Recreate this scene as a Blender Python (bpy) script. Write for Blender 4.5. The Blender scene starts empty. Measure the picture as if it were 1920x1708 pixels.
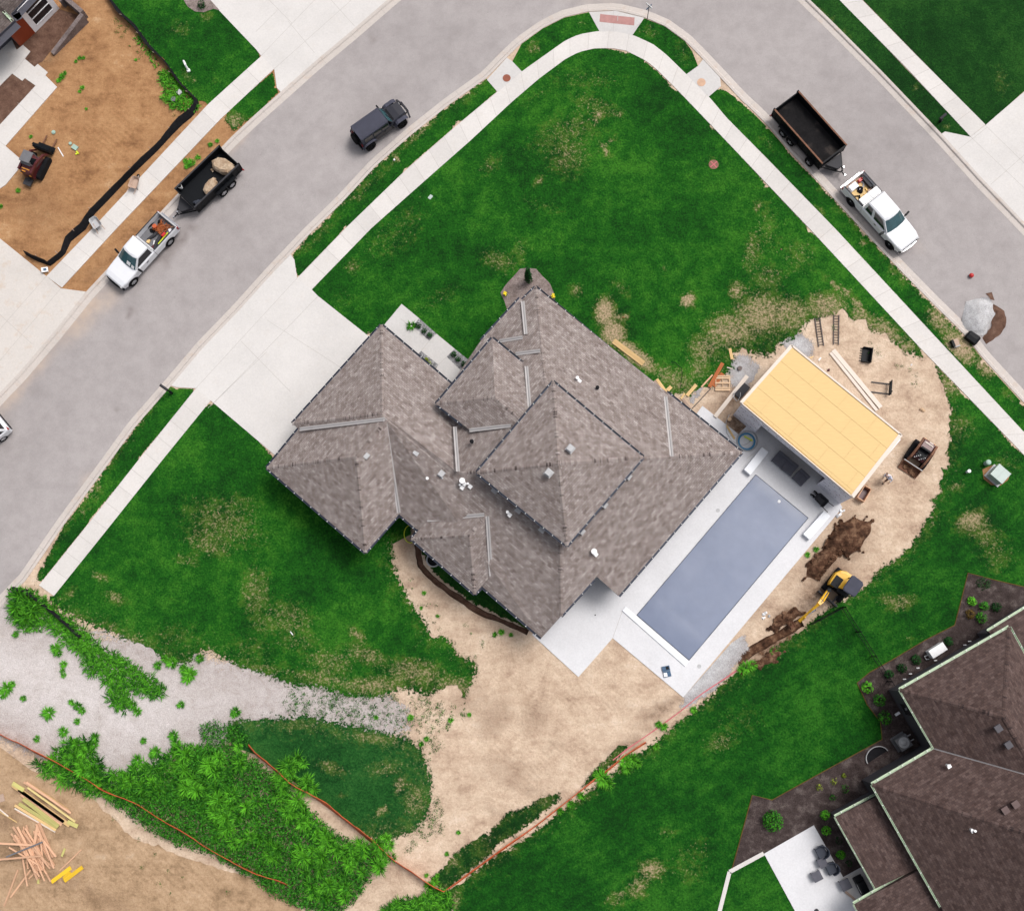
import bpy, math, random
import numpy as np
from mathutils import Vector, Matrix
from mathutils.geometry import delaunay_2d_cdt
rnd = random.Random(7)
sc = bpy.context.scene
# ------------------------------------------------------------------ camera, sky, sun, exposure
F, CX, CY, H = 2100.0, 960.0, 854.0, 78.0          # focal length in photo pixels, image centre, flying height
NX, NY = 75.0, 362.0                                # where straight-down falls in the photo, from the centre
_n = np.array([NX, -NY, -F]); _n /= np.linalg.norm(_n); _z = -_n
_x = np.array([1, 0, 0.]) - _z[0]*_z; _x /= np.linalg.norm(_x); _y = np.cross(_z, _x)
RC = np.array([_x, _y, _z])
cam_d = bpy.data.cameras.new('camera'); cam = bpy.data.objects.new('camera', cam_d); sc.collection.objects.link(cam)
cam.matrix_world = Matrix(RC.tolist()).to_4x4(); cam.location = (0, 0, H)
cam_d.sensor_width = 36; cam_d.lens = 36*F/1920; cam_d.clip_end = 3000
sc.camera = cam
w = bpy.data.worlds.new('World'); sc.world = w; w.use_nodes = True
SUN_EL, SUN_AZ = math.radians(60), math.radians(54)   # azimuth clockwise from picture-up (+Y)
sky = w.node_tree.nodes.new('ShaderNodeTexSky'); sky.sky_type = 'NISHITA'; sky.sun_disc = False
sky.sun_elevation = SUN_EL; sky.sun_rotation = SUN_AZ; sky.air_density = 1.0; sky.dust_density = 6.0; sky.ozone_density = 0.6
bg = w.node_tree.nodes['Background']; bg.inputs['Strength'].default_value = 0.115
hs = w.node_tree.nodes.new('ShaderNodeHueSaturation'); hs.inputs['Saturation'].default_value = .38   # high thin overcast: a paler sky
w.node_tree.links.new(sky.outputs[0], hs.inputs['Color']); w.node_tree.links.new(hs.outputs[0], bg.inputs[0])
sd = bpy.data.lights.new('sun', 'SUN'); sd.energy = 1.5; sd.angle = math.radians(24); sd.color = (1.0, 0.965, 0.93)
so = bpy.data.objects.new('sun', sd); sc.collection.objects.link(so)
sdir = Vector((math.sin(SUN_AZ)*math.cos(SUN_EL), math.cos(SUN_AZ)*math.cos(SUN_EL), math.sin(SUN_EL)))
so.rotation_euler = sdir.to_track_quat('Z', 'Y').to_euler(); so.location = sdir*100
sc.view_settings.view_transform = 'Standard'; sc.view_settings.look = 'None'
sc.view_settings.exposure = 0.38; sc.view_settings.gamma = 1; sc.view_settings.use_curve_mapping = False

# ------------------------------------------------------------------ helpers
def P(u, v, z=0.0):
    "photo pixel -> point of the place at height z"
    d = RC @ np.array([(u-CX)/F, -(v-CY)/F, -1.0]); t = (z-H)/d[2]
    return Vector((t*d[0], t*d[1], z))
def P2(u, v, z=0.0):
    p = P(u, v, z); return (p.x, p.y)
def ang(a, b, z=0.0):
    d = P(*b, z)-P(*a, z); return math.atan2(d.y, d.x)
def tag(o, label=None, cat=None, group=None, kind=None):
    if label: o['label'] = label
    if cat: o['category'] = cat
    if group: o['group'] = group
    if kind: o['kind'] = kind
    return o
def thing(name, label, cat, loc=(0, 0, 0), rz=0.0, group=None):
    o = bpy.data.objects.new(name, None); sc.collection.objects.link(o)
    o.location = loc; o.rotation_euler = (0, 0, rz); o.empty_display_size = .2
    return tag(o, label, cat, group)
def copy_tree(o, parent=None):
    c = o.copy(); sc.collection.objects.link(c)
    if parent is not None: c.parent = parent
    for ch in list(o.children): copy_tree(ch, c)
    return c
class MB:
    def __init__(s): s.v = []; s.f = []; s.m = []; s.uv = {}; s.t = {}
    def add(s, vs, fs, m=0, tint=None):
        b = len(s.v); s.v += [tuple(x) for x in vs]
        for f in fs: s.f.append(tuple(b+i for i in f)); s.m.append(m)
        if tint is not None:
            for i in range(b, len(s.v)): s.t[i] = tint
        return b
    def hexa(s, p, m=0, tint=None):                     # 4 bottom (ccw), 4 top
        s.add(p, [(3,2,1,0),(4,5,6,7),(0,1,5,4),(1,2,6,5),(2,3,7,6),(3,0,4,7)], m, tint)
    def box(s, c, d, rz=0, m=0, ry=0, rx=0, top=1.0, tint=None):
        R = Matrix.Rotation(rz, 3, 'Z') @ Matrix.Rotation(ry, 3, 'Y') @ Matrix.Rotation(rx, 3, 'X')
        q = []
        for z, k in ((-1, 1.0), (1, top)):
            for x, y in ((-1,-1),(1,-1),(1,1),(-1,1)):
                q.append(R @ Vector((x*d[0]/2*k, y*d[1]/2*k, z*d[2]/2)) + Vector(c))
        s.hexa(q, m, tint)
    def prism(s, pts, z0, z1, m=0, tint=None):
        pts = list(pts)
        A = sum(pts[i][0]*pts[(i+1)%len(pts)][1]-pts[(i+1)%len(pts)][0]*pts[i][1] for i in range(len(pts)))
        if A < 0: pts = pts[::-1]
        n = len(pts)
        s.add([(p[0], p[1], z0) for p in pts]+[(p[0], p[1], z1) for p in pts],
              [tuple(range(n))[::-1], tuple(range(n, 2*n))]+[(i, (i+1)%n, n+(i+1)%n, n+i) for i in range(n)], m, tint)
    def tube(s, pts, r, n=8, m=0, closed=False):
        pts = [Vector(p) for p in pts]; N = len(pts); rings = []
        for i, p in enumerate(pts):
            a = pts[(i-1)%N] if (closed or i) else p; b = pts[(i+1)%N] if (closed or i < N-1) else p
            t = (b-a).normalized(); u = t.cross(Vector((0,0,1)))
            if u.length < 1e-3: u = Vector((1,0,0))
            u.normalize(); w_ = t.cross(u); rr = r[i] if isinstance(r, (list, tuple)) else r
            rings.append([p+(u*math.cos(2*math.pi*k/n)+w_*math.sin(2*math.pi*k/n))*rr for k in range(n)])
        s.loft(rings, m, closed_path=closed)
    def loft(s, rings, m=0, cap=True, closed_path=False):
        n = len(rings[0]); N = len(rings); vs = [p for r in rings for p in r]; fs = []
        for i in range(N if closed_path else N-1):
            j = (i+1) % N
            for k in range(n): fs.append((i*n+k, i*n+(k+1)%n, j*n+(k+1)%n, j*n+k))
        if cap and not closed_path: fs += [tuple(range(n))[::-1], tuple((N-1)*n+k for k in range(n))]
        s.add(vs, fs, m)
    def cyl(s, a, b, r, n=16, m=0, r2=None):
        a = Vector(a); b = Vector(b); t = (b-a).normalized(); u = t.orthogonal().normalized(); w_ = t.cross(u)
        s.loft([[q+(u*math.cos(2*math.pi*k/n)+w_*math.sin(2*math.pi*k/n))*rr for k in range(n)] for q, rr in ((a, r), (b, r if r2 is None else r2))], m)
    def ell(s, c, r, n=12, k=8, m=0, jit=0.0, rg=None, z0=-1.0):
        rings = []
        for i in range(k+1):
            th = math.pi*(i/k)*(.5 if z0 == 0 else 1)
            ring = []
            for j in range(n):
                a = 2*math.pi*j/n; jj = 1+(rg.uniform(-jit, jit) if rg else 0)
                ring.append((c[0]+r[0]*jj*math.sin(th+1e-4)*math.cos(a), c[1]+r[1]*jj*math.sin(th+1e-4)*math.sin(a), c[2]+r[2]*jj*math.cos(th)))
            rings.append(ring)
        s.loft(rings[::-1], m)
    def build(s, name, mats, parent=None, smooth=False, loc=None):
        me = bpy.data.meshes.new(name); me.from_pydata(s.v, [], s.f)
        if not isinstance(mats, (list, tuple)): mats = [mats]
        for m in mats: me.materials.append(m)
        me.polygons.foreach_set('material_index', s.m)
        if s.t:
            a = me.attributes.new('tint', 'FLOAT', 'POINT'); arr = np.zeros(len(s.v)); 
            for i, t in s.t.items(): arr[i] = t
            a.data.foreach_set('value', arr)
        if s.uv:
            ul = me.uv_layers.new(name='UVMap')
            for p in me.polygons:
                if p.index in s.uv:
                    for li, uvw in zip(p.loop_indices, s.uv[p.index]): ul.data[li].uv = uvw
        if smooth: me.polygons.foreach_set('use_smooth', [True]*len(me.polygons))
        me.update()
        o = bpy.data.objects.new(name, me); sc.collection.objects.link(o)
        if parent is not None: o.parent = parent
        if loc is not None: o.location = loc
        return o

# ------------------------------------------------------------------ materials
def nt(name):
    m = bpy.data.materials.new(name); m.use_nodes = True; t = m.node_tree
    return m, t, t.nodes['Principled BSDF']
def N(t, ty, **k):
    n = t.nodes.new(ty)
    for a, b in k.items(): setattr(n, a, b)
    return n
def noise(t, vec, scale, detail=4, rough=.6):
    n = N(t, 'ShaderNodeTexNoise'); n.inputs['Scale'].default_value = scale; n.inputs['Detail'].default_value = detail; n.inputs['Roughness'].default_value = rough
    if vec is not None: t.links.new(vec, n.inputs['Vector'])
    return n.outputs['Fac']
def ramp(t, fac, stops, interp='LINEAR'):
    r = N(t, 'ShaderNodeValToRGB'); r.color_ramp.interpolation = interp; e = r.color_ramp.elements
    while len(e) < len(stops): e.new(.5)
    for i, (p, c) in enumerate(stops): e[i].position = p; e[i].color = (*c, 1) if len(c) == 3 else c
    t.links.new(fac, r.inputs[0]); return r.outputs[0]
def mixc(t, fac, a, b, mode='MIX'):
    n = N(t, 'ShaderNodeMix', data_type='RGBA', blend_type=mode)
    for s, v in ((0, fac), (6, a), (7, b)):
        if hasattr(v, 'links') or hasattr(v, 'is_linked'): t.links.new(v, n.inputs[s])
        elif s == 0: n.inputs[0].default_value = v
        else: n.inputs[s].default_value = (*v, 1)
    return n.outputs[2]
def mth(t, op, a, b=None, c=None, clamp=False):
    n = N(t, 'ShaderNodeMath', operation=op, use_clamp=clamp)
    for i, v in enumerate((a, b, c)):
        if v is None: continue
        if hasattr(v, 'is_linked'): t.links.new(v, n.inputs[i])
        else: n.inputs[i].default_value = v
    return n.outputs[0]
def bump(t, b, h, strength=.3, dist=.02):
    n = N(t, 'ShaderNodeBump'); n.inputs['Strength'].default_value = strength; n.inputs['Distance'].default_value = dist
    t.links.new(h, n.inputs['Height']); t.links.new(n.outputs[0], b.inputs['Normal'])
def coord(t, which='Object'): return N(t, 'ShaderNodeTexCoord').outputs[which]
def attr(t, name): return N(t, 'ShaderNodeAttribute', attribute_name=name).outputs['Fac']
def plain(name, col, rough=.6, metal=0.0, var=.12, scale=3.0, spec=.5, bmp=0.0):
    m, t, b = nt(name); f = noise(t, coord(t), scale, 5)
    lo = [c*(1-var) for c in col]; hi = [min(1, c*(1+var)) for c in col]
    t.links.new(ramp(t, f, [(.3, lo), (.7, hi)]), b.inputs['Base Color'])
    b.inputs['Roughness'].default_value = rough; b.inputs['Metallic'].default_value = metal; b.inputs['Specular IOR Level'].default_value = spec
    if bmp: bump(t, b, f, bmp)
    return m
def concrete(name, col, dirt=(.62, .55, .47), amt=.25):
    m, t, b = nt(name); co = coord(t)
    f1 = noise(t, co, .35, 5); f2 = noise(t, co, 9, 4, .7); f3 = noise(t, co, 1.3, 6, .65)
    c = ramp(t, f1, [(.3, [x*.93 for x in col]), (.7, [min(1, x*1.04) for x in col])])
    c = mixc(t, mth(t, 'MULTIPLY', ramp(t, f3, [(.55, (0,0,0)), (.75, (1,1,1))]), amt), c, [col[i]*dirt[i]*1.45 for i in range(3)])
    c = mixc(t, .5, c, ramp(t, f2, [(.3, (.82,.82,.82)), (.7, (1.1,1.1,1.1))]), 'MULTIPLY')
    tn = mth(t, 'ADD', attr(t, 'tint'), 1.0)
    cc = N(t, 'ShaderNodeCombineColor'); [t.links.new(tn, cc.inputs[i]) for i in range(3)]
    c = mixc(t, 1.0, c, cc.outputs[0], 'MULTIPLY')
    t.links.new(c, b.inputs['Base Color']); b.inputs['Roughness'].default_value = .85; bump(t, b, f2, .15, .01)
    return m
def soil(name, stops, scale=.5, fine=7.0, gravel=0.0, bs=.6, fade=False):
    m, t, b = nt(name); co = coord(t)
    f1 = noise(t, co, scale, 6, .62); f2 = noise(t, co, fine, 6, .72); f3 = noise(t, co, 2.2, 5, .65)
    mp = N(t, 'ShaderNodeMapping'); mp.inputs['Rotation'].default_value = (0, 0, .62); mp.inputs['Scale'].default_value = (.35, 1.6, 1); t.links.new(co, mp.inputs[0]); f6 = noise(t, mp.outputs[0], 1.1, 5, .6)
    k = mth(t, 'ADD', mth(t, 'MULTIPLY', f1, .5), mth(t, 'ADD', mth(t, 'MULTIPLY', f3, .28), mth(t, 'MULTIPLY', f6, .22)))
    c = ramp(t, mth(t, 'ADD', mth(t, 'MULTIPLY', mth(t, 'SUBTRACT', k, .5), 1.45), .5), stops)
    sw = N(t, 'ShaderNodeTexNoise'); sw.inputs['Scale'].default_value = .55; sw.inputs['Detail'].default_value = 7; sw.inputs['Roughness'].default_value = .6; sw.inputs['Distortion'].default_value = 2.6; t.links.new(co, sw.inputs['Vector'])
    c = mixc(t, .38, c, ramp(t, sw.outputs['Fac'], [(.36, (.78,.74,.70)), (.46, (1,1,1)), (.52, (.90,.88,.86)), (.6, (1.12,1.12,1.13)), (.68, (.95,.94,.93))]), 'MULTIPLY')
    c = mixc(t, .85, c, ramp(t, f2, [(.28, (.55,.52,.50)), (.42, (.9,.89,.88)), (.55, (1,1,1)), (.74, (1.25,1.25,1.25))]), 'MULTIPLY')
    if gravel:
        v = N(t, 'ShaderNodeTexVoronoi'); v.inputs['Scale'].default_value = 16; t.links.new(co, v.inputs['Vector'])
        c = mixc(t, gravel, c, ramp(t, v.outputs['Distance'], [(.1, (1.12,1.12,1.12)), (.8, (.6,.6,.6))]), 'MULTIPLY')
    # cleat marks of tracked machines
    m2 = N(t, 'ShaderNodeMapping'); m2.inputs['Rotation'].default_value = (0, 0, -.85); t.links.new(co, m2.inputs[0]); wv_ = N(t, 'ShaderNodeTexWave'); wv_.inputs['Scale'].default_value = .85; wv_.inputs['Distortion'].default_value = 2.2; wv_.inputs['Detail'].default_value = 3; t.links.new(m2.outputs[0], wv_.inputs['Vector'])
    c = mixc(t, mth(t, 'MULTIPLY', attr(t, 'tint'), .32, clamp=True), c, ramp(t, wv_.outputs['Fac'], [(.2, (.66,.62,.58)), (.5, (.98,.98,.98)), (.8, (1.16,1.15,1.13))]), 'MULTIPLY')
    # damp, darker digging marks carried by the sheet itself, and streaks left by tracks
    wv = attr(t, 'wear'); c = mixc(t, mth(t, 'MULTIPLY', wv, mth(t, 'ADD', mth(t, 'MULTIPLY', mth(t, 'SUBTRACT', f3, .5), 2.6), .85), clamp=True), c, ramp(t, f2, [(.3, (.045, .022, .013)), (.7, (.17, .095, .056))]))
    t.links.new(c, b.inputs['Base Color']); b.inputs['Roughness'].default_value = .95; b.inputs['Specular IOR Level'].default_value = .15
    bump(t, b, mth(t, 'ADD', f2, mth(t, 'MULTIPLY', f3, 1.5)), bs, .06)
    if fade:
        f8 = noise(t, co, 9, 4, .8)
        th = mth(t, 'MULTIPLY', mth(t, 'SUBTRACT', mth(t, 'ADD', attr(t, 'thin'), mth(t, 'ADD', mth(t, 'MULTIPLY', f8, 2.4), mth(t, 'MULTIPLY', f3, 1.4))), 2.50), 5.0, clamp=True)
        tr = N(t, 'ShaderNodeBsdfTransparent'); mx = N(t, 'ShaderNodeMixShader'); t.links.new(th, mx.inputs[0]); t.links.new(b.outputs[0], mx.inputs[1]); t.links.new(tr.outputs[0], mx.inputs[2]); t.links.new(mx.outputs[0], t.nodes['Material Output'].inputs[0])
    return m
def grass(name, dark, mid, light, stripe=0.0, straw=(.40, .29, .195)):
    m, t, b = nt(name); co = coord(t)
    f1 = noise(t, co, .16, 4, .6); f2 = noise(t, co, 1.1, 6, .7); f3 = noise(t, co, 7.5, 5, .75); f4 = noise(t, co, 3.6, 6, .8); f5 = noise(t, co, 20, 3, .7)
    k = mth(t, 'ADD', mth(t, 'ADD', mth(t, 'MULTIPLY', f1, .42), mth(t, 'MULTIPLY', f2, .33)), mth(t, 'MULTIPLY', f3, .25))
    if stripe:
        mp = N(t, 'ShaderNodeMapping'); mp.inputs['Rotation'].default_value = (0, 0, math.radians(61)); t.links.new(co, mp.inputs[0])
        wv = N(t, 'ShaderNodeTexWave'); wv.inputs['Scale'].default_value = .42; wv.inputs['Distortion'].default_value = 3; wv.bands_direction = 'X'; wv.inputs['Detail'].default_value = 3; wv.inputs['Detail Scale'].default_value = 2
        t.links.new(mp.outputs[0], wv.inputs['Vector']); k = mth(t, 'ADD', k, mth(t, 'MULTIPLY', mth(t, 'SUBTRACT', wv.outputs['Fac'], .5), stripe))
    k = mth(t, 'ADD', mth(t, 'MULTIPLY', mth(t, 'SUBTRACT', k, .5), 1.45), .5)
    c = ramp(t, k, [(.37, dark), (.5, mid), (.64, light)])
    c = mixc(t, .8, c, ramp(t, f3, [(.3, (.5,.52,.5)), (.5, (1,1,1)), (.72, (1.5,1.45,1.35))]), 'MULTIPLY')
    c = mixc(t, .5, c, ramp(t, f5, [(.32, (.5,.52,.5)), (.5, (1,1,1)), (.7, (1.5,1.5,1.4))]), 'MULTIPLY')
    wv = attr(t, 'wear')
    # yellowing where thin, then straw and soil where worn through
    yl = mth(t, 'MULTIPLY', mth(t, 'ADD', mth(t, 'ADD', wv, mth(t, 'MULTIPLY', f2, 1.3)), mth(t, 'SUBTRACT', mth(t, 'MULTIPLY', f4, 1.2), 1.50)), 2.0, clamp=True)
    c = mixc(t, mth(t, 'MULTIPLY', yl, .7), c, [.085, .125, .018])
    wr = mth(t, 'MULTIPLY', mth(t, 'SUBTRACT', mth(t, 'ADD', wv, mth(t, 'ADD', mth(t, 'MULTIPLY', f4, 1.7), mth(t, 'MULTIPLY', f3, 1.9))), 2.28), 1.7, clamp=True)
    c = mixc(t, mth(t, 'MULTIPLY', wr, .9), c, ramp(t, f3, [(.3, [x*.72 for x in straw]), (.7, [x*1.25 for x in straw])]))
    t.links.new(c, b.inputs['Base Color']); b.inputs['Roughness'].default_value = .9; b.inputs['Specular IOR Level'].default_value = .12
    bump(t, b, mth(t, 'ADD', f3, mth(t, 'MULTIPLY', f5, .6)), .9, .06)
    # towards its open edges the turf thins out and the ground below shows between the tufts
    th = mth(t, 'MULTIPLY', mth(t, 'SUBTRACT', mth(t, 'ADD', attr(t, 'thin'), mth(t, 'ADD', mth(t, 'MULTIPLY', f4, 2.2), mth(t, 'MULTIPLY', f3, 1.6))), 2.50), 6.0, clamp=True)
    tr = N(t, 'ShaderNodeBsdfTransparent'); mx = N(t, 'ShaderNodeMixShader'); t.links.new(th, mx.inputs[0]); t.links.new(b.outputs[0], mx.inputs[1]); t.links.new(tr.outputs[0], mx.inputs[2]); t.links.new(mx.outputs[0], t.nodes['Material Output'].inputs[0]); return m
def leafy(name, dark, light, tr=.25):
    m, t, b = nt(name); co = coord(t)
    f = noise(t, co, 3.0, 3, .6); oi = N(t, 'ShaderNodeObjectInfo')
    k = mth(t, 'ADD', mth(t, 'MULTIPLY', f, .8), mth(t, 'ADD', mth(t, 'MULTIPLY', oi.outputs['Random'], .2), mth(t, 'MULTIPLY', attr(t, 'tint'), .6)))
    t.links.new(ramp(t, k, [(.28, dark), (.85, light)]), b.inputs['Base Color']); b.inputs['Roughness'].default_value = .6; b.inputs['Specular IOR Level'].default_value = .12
    return m
def shingle(name, a, b_, patch, mort):
    m, t, b = nt(name); uv = N(t, 'ShaderNodeUVMap').outputs[0]
    def brick(wd, ht, off, c1, c2, mo):
        n = N(t, 'ShaderNodeTexBrick', offset=off); n.inputs['Scale'].default_value = 1; n.inputs['Brick Width'].default_value = wd; n.inputs['Row Height'].default_value = ht
        n.inputs['Mortar Size'].default_value = mo; n.inputs['Color1'].default_value = (*c1, 1); n.inputs['Color2'].default_value = (*c2, 1); n.inputs['Mortar'].default_value = (*mort, 1)
        t.links.new(uv, n.inputs['Vector']); return n.outputs['Color'], n.outputs['Fac']
    c1, fac = brick(.24, .145, .5, a, b_, .006)
    c2, _ = brick(.34, .29, .35, (.82,.77,.755), (1.16,1.14,1.13), .0)
    c3, _ = brick(.29, .145, .27, (.85,.80,.78), (1.12,1.12,1.12), .0)
    f = noise(t, uv, 2.0, 6, .7); f9 = noise(t, uv, 26, 3, .7)
    c = mixc(t, .85, c1, c2, 'MULTIPLY'); c = mixc(t, .85, c, c3, 'MULTIPLY')
    c = mixc(t, .42, c, ramp(t, f, [(.36, patch), (.62, (1.12,1.12,1.12))]), 'MULTIPLY')
    c = mixc(t, .4, c, ramp(t, f9, [(.3, (.7,.7,.7)), (.7, (1.3,1.3,1.3))]), 'MULTIPLY')
    t.links.new(c, b.inputs['Base Color']); b.inputs['Roughness'].default_value = .93; b.inputs['Specular IOR Level'].default_value = .2
    bump(t, b, mth(t, 'SUBTRACT', f9, mth(t, 'MULTIPLY', fac, .8)), .5, .02); return m
def wood(name, col, var=.3, rough=.75):
    m, t, b = nt(name); co = coord(t); mp = N(t, 'ShaderNodeMapping'); mp.inputs['Scale'].default_value = (.6, 9, 9); t.links.new(co, mp.inputs[0])
    f = noise(t, mp.outputs[0], 2.0, 5, .65); oi = N(t, 'ShaderNodeObjectInfo')
    k = mth(t, 'ADD', mth(t, 'MULTIPLY', f, .7), mth(t, 'MULTIPLY', oi.outputs['Random'], .3))
    t.links.new(ramp(t, k, [(.25, [c*(1-var) for c in col]), (.75, [min(1, c*(1+var*.6)) for c in col])]), b.inputs['Base Color']); b.inputs['Roughness'].default_value = rough; b.inputs['Specular IOR Level'].default_value = .25
    return m
def glassy(name, col, rough=.06):
    m, t, b = nt(name); f = noise(t, coord(t), 1.5, 3)
    t.links.new(ramp(t, f, [(.3, [c*.7 for c in col]), (.7, [c*1.2 for c in col])]), b.inputs['Base Color']); b.inputs['Roughness'].default_value = rough; b.inputs['Specular IOR Level'].default_value = .7
    return m
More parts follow.
